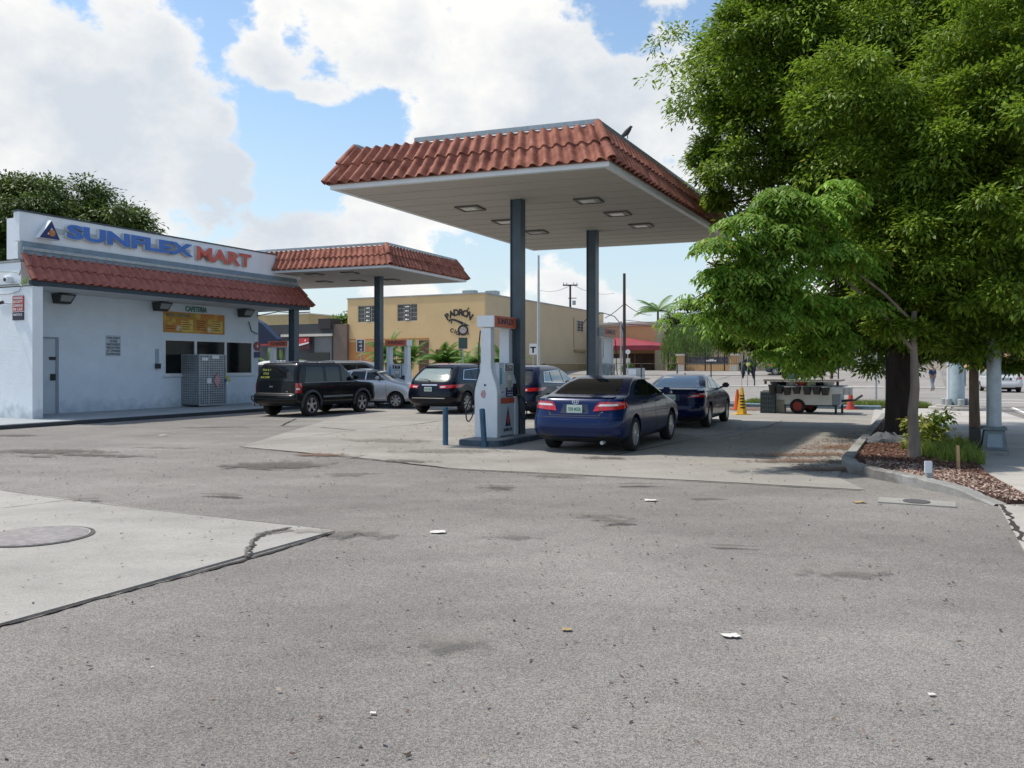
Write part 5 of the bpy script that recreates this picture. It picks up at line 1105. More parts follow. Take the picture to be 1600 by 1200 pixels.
cvw, _, _ = make_car('parked_car', 'white van glimpsed between the shop corner and the black off-roader', 'car', VAN, 1.15, Vector((-10.0, 38.3, 0)), R(90-27), .95, 3.0, .34, paint('white_paint', (.62, .64, .66), .35, 0), 'van', dict(spokes=7, style='wide'), sh=1.0, glass='glass')
crd, _, _ = make_car('parked_car', 'red car roof showing between the far pump and the black crossover', 'car', CROSS, 1.14, Vector((-4.7, 50.0, 0)), R(-5), .98, 2.9, .375, paint('faded_red_paint', (.40, .05, .05), .35, .1), 'cross', dict(spokes=5, style='wide'), sh=1.05)
v1, _, _ = make_car('parked_car', 'grey-blue sport utility vehicle in the lot across the street above the flower cart', 'car', CROSS, 1.14, Vector((27.4, 77.0, gz(27.4, 77.0))), R(-24), .98, 2.9, .375, paint('pale_grey_paint', (.06, .08, .105), .35, .2), 'cross', dict(spokes=8, style='split'), sh=1.0, frontwheel=True)
v3, _, _ = make_car('parked_car', 'small white car on the side street at the right edge of the view', 'car', SEDAN, 1.03, at(1594, 610, 52)*1.0, R(70), 1.0, 2.6, .32, paint('white_paint2', (.55, .56, .58), .35, 0), 'sedan', dict(spokes=7, style='wide'), plate='E')
v3.location.z = gz(v3.location.x, v3.location.y)
# ------------------------------------------------------------------ background buildings
def tmtx(P, e):        # local x along e, y back into the building (left of e), z up ; e's right side faces the viewer
    e = e.normalized(); y = UP.cross(e); m = Matrix((e, y, UP)).transposed().to_4x4(); m.translation = P; return m
# two-storey yellow building: front faces -A, side faces +B
cY = at(757, 572, 78.8); cY.z = 0
tl = hit(543, 500, cY, BX)[0]; tr2 = hit(943, 500, cY, AX)[0]
YM = tmtx(cY, BX)       # local x along +B, y = +A back
yb = thing('warehouse', 'two-storey yellow stucco building with black lettering and a map silhouette on its front', 'building', mtx=YM)
HY = 8.5
def yf(u, v): return hit(u, v, cY, BX)
def ys(u, v): return hit(u, v, cY, AX)
b = MB()
wins = [(yf(559, 478), yf(591, 503)), (yf(620.5, 478), yf(652, 502))]
frontw = MB()
xs = sorted([tl, wins[0][0][0], wins[0][1][0], wins[1][0][0], wins[1][1][0], 0]); wz1, wz0 = wins[0][0][1], wins[0][1][1]
frontw.box(tl, 0, 0, .3, 0, wz0); frontw.box(tl, 0, 0, .3, wz1, HY)
for a_, b_ in ((tl, wins[0][0][0]), (wins[0][1][0], wins[1][0][0]), (wins[1][1][0], 0)): frontw.box(a_, b_, 0, .3, wz0, wz1)
frontw.build('front_wall', 'yellow_wall', yb)
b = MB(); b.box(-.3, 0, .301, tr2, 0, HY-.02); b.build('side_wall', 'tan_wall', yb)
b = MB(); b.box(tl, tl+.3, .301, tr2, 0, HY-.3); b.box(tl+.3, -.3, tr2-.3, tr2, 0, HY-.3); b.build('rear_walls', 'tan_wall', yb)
MB().box(tl+.3, -.3, .3, tr2-.3, HY-1, HY-.8).build('roof', 'mid_grey', yb)
b = MB(); b.box(tl-.05, .05, -.06, .35, HY+.001, HY+.14); b.box(-.35, .05, .351, tr2+.05, HY-.019, HY+.12); b.build('coping', mat('coping_grey', (.35, .34, .31), .8, var=.2, scale=1), yb)
for i, (a_, b_) in enumerate(wins):
    f = MB(); frame_box(f, a_[0], b_[0], wz0, wz1, .06, .14, .06)
    for k in (1, 2): x = a_[0]+(b_[0]-a_[0])*k/3; f.box(x-.03, x+.03, .05, .13, wz0+.06, wz1-.06)
    for k in (1, 2, 3): z = wz0+(wz1-wz0)*k/4; f.box(a_[0]+.06, b_[0]-.06, .055, .10, z-.02, z+.02)
    w_ = f.build('window', mat('win_frame_grey', (.42, .40, .36), .6), yb); MB().box(a_[0]+.01, b_[0]-.01, .16, .18, wz0, wz1).build('pane', mat('jalousie', (.10, .105, .10), .3, var=.5, scale=1.6), w_)
    sl2 = MB()
    for k in range(4):
        z = wz0+(wz1-wz0)*(k+.5)/4; x = a_[0]+(b_[0]-a_[0])/2; sl2.add([(x-.24, .13, z+.12), (x+.24, .13, z+.12), (x+.24, -.02, z-.10), (x-.24, -.02, z-.10)], [(0, 1, 2, 3)])
    sl2.build('open_slats', mat('slat', (.30, .30, .28), .4), w_, solid=.02)
_, zb1 = yf(600, 534); MB().box(tl-.02, yf(592, 540)[0], -.03, -.001, 0, zb1).build('painted_base', 'orange_wall', yb)
b = MB(); x0, z1_ = yf(655, 532); x1, _ = yf(670, 532); b.box(x0, x1, -.05, -.002, .2, z1_); x0, z1_ = yf(681, 546); x1, _ = yf(722, 546); b.box(x0, x1, -.05, -.002, .2, z1_); b.build('shutter_door', mat('brown_shutter', (.10, .045, .03), .6, var=.3, scale=2), yb)
b = MB(); x0, z1_ = yf(600, 531); x1, _ = yf(722, 531); b.box(tl, yf(670, 531)[0], -.08, -.004, z1_, z1_+.12); b.build('ledge', 'orange_wall', yb)
# side windows, door outline
b = MB()
for (u0, v0, u1, v1) in ((901, 500, 911, 519), (934, 504, 939.5, 516)):
    a_, b_ = ys(u0, v0), ys(u1, v1); frame_box(b, a_[0], b_[0], b_[1], a_[1], -.08, .0, .1); 
    for k in (1, 2, 3): z = b_[1]+(a_[1]-b_[1])*k/4; b.box(a_[0], b_[0], -.06, -.03, z-.03, z+.03)
    m_ = (a_[0]+b_[0])/2; b.box(m_-.05, m_+.05, -.06, -.03, b_[1], a_[1])
RS = Matrix.Rotation(R(90), 4, 'Z')
wo = b.build('side_window', mat('bars_white', (.45, .42, .36), .6), yb, mtx=RS); b = MB()
for (u0, v0, u1, v1) in ((901, 500, 911, 519), (934, 504, 939.5, 516)):
    a_, b_ = ys(u0, v0), ys(u1, v1); b.box(a_[0]+.05, b_[0]-.05, -.025, -.004, b_[1], a_[1])
b.build('side_pane', 'dark', yb, mtx=RS)
b = MB(); x0, z1_ = ys(896, 496); x1, z0_ = ys(913, 544); b.box(x0, x0+.15, -.06, -.002, z0_, z1_); x2_, z2_ = ys(896, 548); x3_, z3_ = ys(914, 551); b.box(x2_, x3_, -.25, -.002, z2_-.1, z2_+.15); x4, z4 = ys(845, 569); b.box(.2, tr2, -.04, -.002, 0, 1.9); b.build('wall_mouldings', mat('tan_dark', (.36, .25, .13), .85, var=.1, scale=1), yb, mtx=RS)
b = MB(); b.box(-3.2, -1.9, 1.4, 2.2, HY-.5, HY+.55); b.box(-.8, .3, 1.5, 2.6, HY-.5, HY+.5) if 0 else b.box(-1.6, -.5, 3.2, 4.2, HY-.5, HY+.6); b.build('rooftop_units', 'galv', yb)
b = MB(); x5, z5 = yf(541.5, 528); b.box(tl-.3, tl+.05, -.3, -.02, 3.2, 6.0); b.build('downpipe_box', 'peach', yb)
# lettering
ysn = thing('wall_lettering', 'arched black PADRÓN CIGARS letters with a long map shape on the yellow wall', 'sign', mtx=wallm(cY, BX))
cx_, cz_ = yf(716.5, 524); Rr = abs(yf(717, 524)[1]-yf(717, 488.5)[1])
for i, ch in enumerate('PADRON'):
    a = R(34-i*13.6); o = text('letter', ch, .86, 'black', T((cx_-Rr*math.sin(a), cz_+Rr*math.cos(a), .02)) @ Matrix.Rotation(a, 4, 'Z'), ysn, .02, .035, 1.0)
a = R(34-4*13.6-2); b = MB(); b.tube([(cx_-(Rr+.46)*math.sin(a)-.08, cz_+(Rr+.46)*math.cos(a)-.08, .02), (cx_-(Rr+.55)*math.sin(a)+.1, cz_+(Rr+.55)*math.cos(a)+.1, .02)], .05, 5); b.build('accent', 'black', ysn)
isl = [(701, 500), (705, 498), (711, 498.5), (716, 500.5), (721, 502), (725, 504), (728, 506), (731, 507), (733, 509), (728, 510), (724, 510), (722, 507.5), (718, 505), (713, 502.5), (708, 501), (704, 501.5), (701, 503)]
pl = [yf(u, v) for u, v in isl]; b = MB(); n = len(pl); b.add([(x, z, .004) for x, z in pl]+[(x, z, .03) for x, z in pl], [tuple(range(n)), tuple(range(2*n-1, n-1, -1))]+[(i, (i+1) % n, (i+1) % n+n, i+n) for i in range(n)]); b.build('map_shape', 'black', ysn)
b = MB(); x, z = yf(705.5, 503.5); b.lathe([(.1, 0.005), (.1, .03)], 8, 'z', (x, z, 0)); b.build('map_dot', 'black', ysn)
for i, (ch, u, v, r_) in enumerate((('C', 706, 516.5, -14), ('I', 711, 518.2, -12), ('G', 715, 520.5, -10), ('A', 720, 521.6, -4), ('R', 726, 521.6, 4), ('S', 731, 520, 10))):
    x, z = yf(u, v); text('letter', ch, .56, 'black', T((x, z, .02)) @ Matrix.Rotation(R(r_), 4, 'Z'), ysn, .015, .012, 1)
# low peach building with the red awning
cL = at(1023, 572, 102); cL.z = 0; gL = 1.0; HL = 7.1
tll = hit(930, 500, cL, BX)[0]
lb = thing('restaurant_building', 'low peach building with white cornice behind the red awning', 'building', mtx=tmtx(cL, BX))
depth_L = hit(1040, 520, cL, AX)[0]
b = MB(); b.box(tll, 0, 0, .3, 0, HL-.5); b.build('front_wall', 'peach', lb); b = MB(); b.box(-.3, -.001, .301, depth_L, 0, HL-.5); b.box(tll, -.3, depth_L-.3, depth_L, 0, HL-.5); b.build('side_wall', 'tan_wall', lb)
b = MB(); b.box(tll-.1, .15, -.15, depth_L+.1, HL-.499, HL-.25); b.box(tll-.2, .35, -.35, depth_L+.2, HL-.249, HL); b.build('cornice', 'trim', lb)
b = MB(); x_, _z = hit(978, 502, cL, BX); b.box(x_-.8, x_-.1, -.1, -.01, 0, HL-.55); b.build('pilaster', 'trim', lb)
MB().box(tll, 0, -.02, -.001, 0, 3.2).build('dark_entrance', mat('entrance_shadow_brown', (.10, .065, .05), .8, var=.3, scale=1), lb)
aw = thing('awning', 'long burgundy red awning over the entrance of the low peach building', 'awning', mtx=tmtx(cL-AX*4.5, BX))
a0 = hit(944, 545, cL-AX*4.5, BX)[0]; a1 = hit(1041, 548, cL-AX*4.5, BX)[0]; rz0 = hit(985, 540, cL-AX*4.5, BX)[1]; rz1 = rz0-.55; rzt = hit(975, 526.5, cL-AX*2, BX)[1]; xa = hit(972, 526, cL-AX*2, BX)[0]
b = MB(); b.add([(a0, 0, rz0), (xa+4.5, 0, rz0), (xa, 4.4, rzt), (a0, 4.4, rzt), (a1, 4.4, rz0+.05), (a1, 0, rz0-.12)], [(0, 1, 2, 3), (1, 5, 4, 2)])
b.add([(a0, 0, rz0), (xa+4.5, 0, rz0), (xa+4.5, 0, rz1), (a0, 0, rz1)], [(0, 1, 2, 3)]); b.add([(xa+4.5, 0, rz0), (a1, 0, rz0-.12), (a1, 0, rz1-.1), (xa+4.5, 0, rz1)], [(0, 1, 2, 3)]); b.add([(a1, 0, rz0-.12), (a1, 4.4, rz0+.05), (a1, 4.4, rz1-.1), (a1, 0, rz1-.1)], [(0, 1, 2, 3)])
b.build('canvas', 'awning_red', aw, solid=.03)
for x in (a0+2, (a0+a1)/2, a1-.3): MB().tube([(x, .1, gz(cL.x, cL.y)-.3), (x, .1, rz1+.1)], .06, 6).build('post', 'brown_iron', aw)
lw = thing('low_wall', 'low cream garden wall left of the red awning', 'wall', mtx=tmtx(at(948, 572, 92)*Vector((1, 1, 0)) if 0 else Vector((at(948, 572, 92).x, 92, .95)), BX))
b = MB(); b.box(-1.0, 2.6, 0, .3, -.5, 1.55); b.box(1.6, 3.0, -1.5, -1.2, -.5, .95) ; b.build('wall_block', 'trim', lw)
# rear tan building behind palms
cR = at(1185, 572, 106); cR.z = 0; tR = hit(1040, 520, cR, BX)[0]
rb_ = thing('rear_building', 'long low tan building behind the feathery palm', 'building', mtx=tmtx(cR, BX)); zR = hit(1110, 518.5, cR, BX)[1]
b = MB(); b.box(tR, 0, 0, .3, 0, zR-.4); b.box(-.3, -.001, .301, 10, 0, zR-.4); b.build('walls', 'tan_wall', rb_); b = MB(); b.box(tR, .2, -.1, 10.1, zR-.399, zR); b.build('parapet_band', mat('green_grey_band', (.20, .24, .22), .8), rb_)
x, z = hit(1108, 549.5, cR, BX); MB().lathe([(.22, -.05), (.2, -.12), (.05, -.16)], 12, 'y', (x, 0, z)).build('round_lamp', 'trim', rb_)
# dark grey building left of the yellow one
cG = at(520, 572, 86); cG.z = 0; GM = tmtx(cG, BX)
def gf(u, v): return hit(u, v, cG, BX)
gb = thing('grey_shop', 'dark grey single-storey shop with a raised roof box, left of the yellow building', 'building', mtx=GM)
g0 = gf(400, 520)[0]; zt_ = gf(490, 506)[1]; zl = gf(490, 521.5)[1]
MB().box(g0, 0, 0, 8, zl, zt_).build('fascia', 'grey_wall', gb); MB().box(gf(441, 520)[0], .02, -.25, -.001, zl-.28, zl-.02).build('white_ledge', 'trim', gb)
b = MB(); b.box(g0, 0, .2, .5, 0, zl-.001); b.build('front_wall', 'grey_wall', gb); MB().box(gf(490, 540)[0], gf(517, 540)[0], .12, .199, 0, zl-.3).build('grey_panel', 'mid_grey', gb)
MB().box(gf(482, 550)[0], gf(514, 550)[0], .05, .119, 0, gf(500, 551)[1]).build('shop_window', 'glass', gb)
MB().box(gf(500, 510)[0], gf(519, 510)[0], -.3, 1.5, zt_-.55, gf(510, 498)[1]).build('roof_box', mat('dark_brown_grey', (.04, .036, .038), .8), gb)
MB().box(0.001, gf(541, 520)[0], .1, 8, 0, gf(530, 506.5)[1]).build('brown_wing', 'brown_wall', gb)
gs = thing('red_shop_sign', 'red and white slanted sign on the dark grey shop, right of the porch column', 'sign', mtx=wallm(cG-AX*.3, BX))
def gq(u, v): x, z = hit(u, v, cG-AX*.3, BX); return (x, z)
def wpoly(b, pts, z0, z1):
    P = [gq(*p) for p in pts]; n = len(P); b.add([(x, z, z0) for x, z in P]+[(x, z, z1) for x, z in P], [tuple(range(n)), tuple(range(2*n-1, n-1, -1))]+[(i, (i+1) % n, (i+1) % n+n, i+n) for i in range(n)])
b = MB(); wpoly(b, [(468, 528), (485, 527.5), (485, 546), (468, 547)], 0, .1); b.build('panel', mat('maroon_panel', (.08, .02, .025), .6), gs)
b = MB(); wpoly(b, [(468, 528), (484, 528), (484, 535), (468, 539)], .101, .15); b.build('red_field', mat('bright_red', (.55, .03, .04), .5), gs)
b = MB(); wpoly(b, [(468, 538), (484, 534.5), (484, 536.5), (468, 541)], .151, .18); x, z = gq(478.5, 532); b.lathe([(.09, .151), (.09, .18)], 14, 'z', (x, z, 0)); b.build('white_marks', 'white', gs)
bw = thing('awning', 'dark blue slanted awning with a red lower edge beside the shop corner', 'awning', mtx=wallm(Vector((0, 47, 0)), BX))
def bq(u, v): return hit(u, v, Vector((0, 47, 0)), BX)
P = [bq(403, 498), bq(417, 506), bq(441, 530) , bq(441, 537), bq(395, 538), bq(395, 494)]; n = len(P)
b = MB(); b.add([(x, z, 0) for x, z in P]+[(x, z, .5) for x, z in P], [tuple(range(n)), tuple(range(2*n-1, n-1, -1))]+[(i, (i+1) % n, (i+1) % n+n, i+n) for i in range(n)]); b.build('canvas', 'awning_blue', bw)
x0, z0_ = bq(395, 540); x1, z1_ = bq(441, 537.5); MB().box(x0, x1, z0_, z1_, .1, .6).build('red_edge', mat('bright_red', (.55, .03, .04), .5), bw)
MB().box(x0+.1, x0+.3, 0, z0_, .2, .4).build('post', 'grey_wall', bw); MB().box(x1-.3, x1-.1, 0, z0_, .2, .4).build('post', 'grey_wall', bw)
cB2 = at(482, 572, 104); cB2.z = 0
ub = thing('upper_building', 'plain yellow-tan upper storey beyond the dark grey shop', 'building', mtx=tmtx(cB2, BX))
b = MB(); b.box(hit(400, 490, cB2, BX)[0], 0, 0, 8, 0, hit(482, 491, cB2, BX)[1]); b.build('wall', mat('straw_wall', (.50, .38, .20), .85, var=.08, scale=.6), ub)
MB().box(hit(400, 490, cB2, BX)[0]-.1, .1, -.1, 8.1, hit(482, 491, cB2, BX)[1]+.001, hit(482, 491, cB2, BX)[1]+.15).build('coping', 'trim', ub)
# far row of buildings on the side street so the road does not end in nothing
for i, (u, d, w_, h_, mm_, lb_) in enumerate(((1590, 130, 14, 8, 'peach', 'pale peach building at the end of the side street on the right edge'), (1360, 150, 30, 6, 'trim', 'long pale building glimpsed beneath the tree beyond the street'))):
    p = at(u, 572, d); t = thing('street_building', lb_, 'building', (p.x, p.y, gz(p.x, p.y)), ROTA-R(90)); b = MB(); b.box(-w_/2, w_/2, 0, 9, -.2, h_); b.build('walls', mm_, t)
    for k in range(int(w_/2.5)): MB().box(-w_/2+1+k*2.5, -w_/2+2.2+k*2.5, -.05, -.005, 1.2, 2.8).build('window', 'winglass', t)
    MB().box(-w_/2-.2, w_/2+.2, -.2, 9.2, h_+.001, h_+.4).build('cornice', 'trim', t)
# ------------------------------------------------------------------ fences
def fence_posts(name, label, pts, h, mesh_m, rails, pr=.045, pickets=0):
    t = thing(name, label, 'fence', pts[0]); o0 = Vector(pts[0])
    for p in pts: q = Vector(p)-o0; MB().tube([q, q+Vector((0, 0, h))], pr, 8).build('post', mesh_m, t)
    r = MB()
    for i in range(len(pts)-1):
        a, b_ = Vector(pts[i])-o0, Vector(pts[i+1])-o0
        for z in rails: r.tube([a+Vector((0, 0, z)), b_+Vector((0, 0, z))], .022, 5)
    r.build('rails', mesh_m, t)
    if pickets:
        r = MB()
        for i in range(len(pts)-1):
            a, b_ = Vector(pts[i])-o0, Vector(pts[i+1])-o0; n = int((b_-a).length/pickets)
            for k in range(1, n): q = a.lerp(b_, k/n); r.tube([q+Vector((0, 0, rails[0])), q+Vector((0, 0, rails[-1]))], .012, 4, cap=False)
        r.build('pickets', mesh_m, t)
    return t
def gpos(u, d): p = at(u, VH, d); return Vector((p.x, p.y, gz(p.x, p.y)))
fpts = []
for u in (850, 925, 1002, 1058, 1111, 1179, 1253, 1310): 
    P_ = AB(66.8, 0); q = hit(u, 600, P_, BX); w_ = P_+BX*q[0]; fpts.append(Vector((w_.x, w_.y, 0)))
fence_posts('post_fence', 'thin black post and wire fence along the far side of the street', fpts, 1.9, 'iron', (1.85, .9), .05)
fp2 = []
for u in (1044, 1071, 1102, 1132, 1162, 1180, 1200):
    P_ = AB(88, 0); q = hit(u, 600, P_, BX); w_ = P_+BX*q[0]; fp2.append(Vector((w_.x, w_.y, 1.1)))
fence_posts('lot_fence', 'black picket fence with square frames in front of the tan building across the street', fp2, 1.95, 'iron', (.05, 1.9), .08, .22)
pg = 'peach gate pillars with pale caps across the street'
for u, lb_ in ((1064, 'peach gate pillar with pale cap beside the round bush'), (1147, 'peach gate pillar with pale cap right of the dark banner')):
    P_ = AB(88.8, 0); q = hit(u, 600, P_, BX)[0]; w_ = P_+BX*q; t = thing('gate_pillar', lb_, 'pillar', (w_.x, w_.y, 1.0), ROTA-R(90), pg); MB().box(-.42, .42, -.3, .3, 0, 1.75).build('shaft', 'peach', t); MB().box(-.5, .5, -.38, .38, 1.752, 1.95).build('cap', 'trim', t); MB().box(-.43, .43, -.32, -.301, 0, .75).build('patch', 'trim', t)
P_ = AB(89.3, 0); q0_, q1_ = hit(1070, 600, P_, BX)[0], hit(1141, 600, P_, BX)[0]; w_ = P_+BX*q0_; t = thing('boundary_wall', 'low peach wall with a dark panelled banner above it, across the street', 'wall', (w_.x, w_.y, 1.0), ROTA-R(90))
MB().box(0, q1_-q0_, 0, .25, 0, .8).build('wall', 'peach', t); MB().box(.3, q1_-q0_-.2, .05, .1, .85, 1.65).build('banner', mat('banner', (.05, .05, .065), .6, var=.8, scale=3, col2=(.14, .13, .15)), t)
b = MB(); b.box(2.2, 3.4, .03, .049, 1.15, 1.3); b.box(2.6, 3.1, .03, .049, 1.3, 1.38); b.build('white_emblem', 'white', t)
w_ = gpos(545, 66); bf = []
for k in range(5): bf.append(Vector((w_.x, w_.y, 0))+BX*(k*3.2-1))
fence_posts('iron_fence', 'rust-brown iron picket fence in front of the yellow building behind the grey van', bf, 2.0, 'brown_iron', (.15, 1.85), .05, .16)
# ------------------------------------------------------------------ poles, signs and wires
def pole(name, label, cat, P, h, r0, r1, m, grp=None):
    t = thing(name, label, cat, P); MB().tube([(0, 0, -.2), (0, 0, h*.5), (0, 0, h)], [r0, (r0+r1)/2, r1], 12).build('pole', m, t, smooth=True); return t
t = pole('lamp_pole', 'slim pale metal pole rising behind the front canopy column', 'pole', gpos(841.5, 62), 9.9, .13, .08, mat('pale_pole', (.42, .45, .46), .5, var=.1, scale=2)); MB().box(-.16, .16, -.2, .2, .4, 1.3).build('junction_box', 'galv', t)
t = pole('utility_pole', 'dark wooden utility pole in front of the red awning', 'pole', gpos(975.5, 66), 9.0, .14, .11, 'wood_pole')
MB().tube([(-.28, -.1, 0), (-.28, -.1, 5.2)], .06, 6).build('conduit', 'galv', t)
b = MB(); pts = [(-3.3, 0, 5.0), (-3.0, 0, 5.4), (-1.8, 0, 5.9), (-.8, 0, 5.6), (-.2, 0, 4.9), (-.1, 0, 4.4)]; b.tube(pts, .035, 6); b.build('drooping_cable', 'dark', t)
pu = gpos(891, 118); t = pole('utility_pole', 'distant utility pole with crossarm above the tan side wall', 'pole', pu, 12.0, .2, .14, 'wood_pole'); zc_ = at(891, 445.5, 118).z-pu.z
b = MB(); b.box(-1.05, 1.05, -.08, .08, zc_-.1, zc_+.08); b.box(-.3, .9, -.06, .06, zc_-1.9, zc_-1.8); b.build('crossarm', 'wood_pole', t); b = MB()
for x in (-.95, -.5, .5, .95): b.tube([(x, 0, zc_+.05), (x, 0, zc_+.35)], .06, 6)
b.tube([(.55, 0, zc_-2.8), (.55, 0, zc_-2.2)], .25, 10); b.build('insulators', 'galv', t)
b = MB()
for x in (-8.3, -7.3, -5.8, -4.6): b.tube([(x, -25, 9.3-pu.z), (x, -25, 10.7-pu.z), (x+.6, -25, 10.7-pu.z)], .06, 5)
t2 = pole('antenna_mast', 'thin mast above the trees behind the feathery palm', 'pole', gpos(1095, 112), 9.2, .12, .08, 'galv')
wires = MB()
def wire(b, a, c, sag, r=.018, n=14):
    b.tube([a.lerp(c, i/n)-Vector((0, 0, sag*4*(i/n)*(1-i/n))) for i in range(n+1)], r, 4, cap=False)
PW = at(976, 473, 66)
for (a, c, sg_) in ((at(976, 474, 66), at(945, 497, 70), .1), (at(976, 474, 66), at(1018, 492, 90), .3), (at(891, 446, 118), at(840, 452, 140), .6), (at(897, 446, 118), at(960, 458, 140), .6), (at(976, 500, 66), at(1100, 508, 80), .1), (at(1040, 501, 90), at(1250, 500, 95), .2), (at(950, 504, 66), at(1100, 507.5, 80), .2)): wire(wires, a, c, sg_, .03)
tag(wires.build('overhead_wires', 'dark'), 'thin overhead wires running from the wooden utility poles to the buildings', 'wires')
wires = MB(); wire(wires, at(-20, 344.5, 30), at(40, 341, 30), .05, .012); tag(wires.build('service_cable', 'dark'), 'thin cable running behind the left end of the sign parapet', 'cable')
def small_sign(label, u, vtop, vbot, d, w, m, extra=None, postm='galv', round_=False):
    P = gpos(u, d); zt = at(u, vtop, d).z-P.z; zb = at(u, vbot, d).z-P.z; t = thing('street_sign', label, 'sign', P, math.atan2(-P.x, P.y) if 0 else 0)
    MB().tube([(0, .03, 0), (0, .03, zt)], .035, 8).build('post', postm, t)
    if round_: MB().lathe([((zt-zb)/2, -.03), ((zt-zb)/2, 0)], 24, 'y', (0, 0, (zt+zb)/2)).build('plate', m, t)
    else: MB().box(-w/2, w/2, -.03, 0, zb, zt).build('plate', m, t)
    if extra: extra(t, zb, zt)
    return t
sgm = mat('sign_dark_green', (.05, .10, .09), .5)
def ex1(t, zb, zt):
    b = MB(); n = 3
    for k in range(3): z = zt-(k+.7)*(zt-zb)/3.3; b.box(-.25, .25, -.045, -.031, z-.14, z+.14)
    b.build('panels', mat('sign_black', (.05, .055, .06), .5), t); b = MB()
    for k in range(3): z = zt-(k+.7)*(zt-zb)/3.3; b.box(-.14+.05*k, .12, -.052, -.046, z-.05, z+.02); b.box(.02, .08, -.052, -.046, z-.1, z+.1)
    b.build('symbols', 'white', t)
small_sign('tall narrow route sign with black and white panels in front of the iron fence', 563.5, 530, 550, 60, .6, 'white', ex1)
def ex2(t, zb, zt):
    b = MB(); m_ = (zb+zt)/2; b.box(-.06, .06, -.045, -.031, zb+.12, zt-.25); b.box(-.2, .2, -.045, -.031, zt-.3, zt-.22); b.build('arrow', 'black', t)
small_sign('small white upright traffic sign with a black arrow left of the pale metal pole', 833, 537, 554, 58, .52, 'white', ex2)
def ex3(t, zb, zt):
    r_ = .22; z = zt+.50
    MB().lathe([(.36, -.05), (.36, 0)], 26, 'y', (0, 0, z)).build('ring', mat('ring_black', (.02, .035, .03), .5), t); MB().lathe([(.24, -.06), (.24, -.051)], 22, 'y', (0, 0, z)).build('centre', mat('ring_pale', (.55, .45, .40), .5, var=.3, scale=9), t); b = MB(); b.box(-.30, -.1, -.04, -.03, zb, zt); b.box(.10, .30, -.04, -.03, zb, zt); b.build('banners', sgm, t); b = MB(); b.tube([(.02, -.02, z+.35), (.16, -.02, z+.52)], .045, 5); b.build('leaf_mark', sgm, t)
small_sign('round dark ring emblem above green banners before the lettered yellow wall', 723.5, 527.5, 545, 56, .2, sgm, ex3)
small_sign('round pale back of a traffic sign left of the utility box', 981, 546, 553.5, 64, .4, 'white', None, 'galv', True)
t = thing('utility_cabinet', 'pale grey utility cabinet on the verge below the red awning', 'cabinet', gpos(993, 80)); MB().box(-.85, .85, -.4, .4, -.2, 1.1).build('cabinet', 'galv', t, bevel=.03); MB().box(-.75, -.02, -.42, -.401, 0, 1.0).build('door', 'white_metal', t)
# lamp pole at right with concrete pedestal
t = thing('street_lamp', 'tall galvanised street lamp pole standing on a grey concrete pedestal at the right', 'street lamp', gp(1553, 711), ROTA)
b = MB(); b.zprism([(-.24, -.22), (.24, -.22), (.24, .22), (-.24, .22)], 0, .1); b.build('pad', 'kerb', t)
ped = MB(); ped.add([(-.23, -.21, .1), (.23, -.21, .1), (.23, .21, .1), (-.23, .21, .1), (-.175, -.165, .47), (.175, -.165, .47), (.175, .165, .47), (-.175, .165, .47)], [(3, 2, 1, 0), (4, 5, 6, 7), (0, 1, 5, 4), (1, 2, 6, 5), (2, 3, 7, 6), (3, 0, 4, 7)])
pdm = mat('pedestal_grey', (.16, .20, .22), .8, var=.15, scale=5, dirt=((.09, .10, .1), 7, .6, .6)); ped.build('pedestal', pdm, t, bevel=.015); MB().box(-.21, .21, -.2, .2, .471, .53).build('collar', pdm, t, bevel=.01)
b = MB(); b.add([(-.235, -.13, .16), (-.235, .13, .16), (-.195, .11, .40), (-.195, -.11, .40)], [(0, 1, 2, 3)]); b.build('cover_plate', mat('plate_blue_grey', (.24, .31, .36), .6, var=.1, scale=6), t, solid=.01)
MB().tube([(0, 0, .53), (0, 0, 5), (.0, 0, 7.4)], [.125, .11, .085], 20).build('pole', mat('galv_pole', (.34, .40, .45), .42, metal=.4, var=.15, scale=5), t, smooth=True)
MB().tube([(0, 0, 7.3), (.6, -.6, 7.9), (2.2, -2.2, 8.2)], .05, 8).build('arm', 'galv', t); MB().box(1.9, 2.6, -2.5, -2.1, 8.12, 8.28).build('lamp_head', 'galv', t)
MB().box(-.16, .16, .22, .40, .02, .5).build('junction_box', 'dark', t)
# signal pole base at the corner
t = thing('signal_pole', 'fat grey signal pole on a round stepped base with bolt covers at the corner', 'signal pole', gp(1495, 641), ROTA)
b = MB(); b.lathe([(.95, 0), (.95, .12), (.93, .13)], 36); b.lathe([(.72, .13), (.72, .20)], 36); b.build('base', 'walk', t, smooth=30)
b = MB()
for k in range(6): a = k*math.pi/3+.3; b.lathe([(.12, .2), (.12, .42), (.10, .44)], 14, 'z', (.42*math.cos(a), .42*math.sin(a), 0))
b.build('bolt_covers', mat('bolt_cover', (.30, .33, .34), .6), t, smooth=30)
MB().lathe([(.27, .2), (.27, .9), (.24, 1.0), (.22, 4.2), (.2, 4.2)], 24).build('pole', mat('signal_grey_blue', (.30, .38, .43), .5, var=.1, scale=4), t, smooth=30); MB().box(.1, .16, -.31, -.22, .9, 1.6).build('hatch', 'galv', t); MB().tube([(-.38, .30, .42), (-.38, .3, 4.0)], .045, 8).build('conduit', 'white_metal', t)
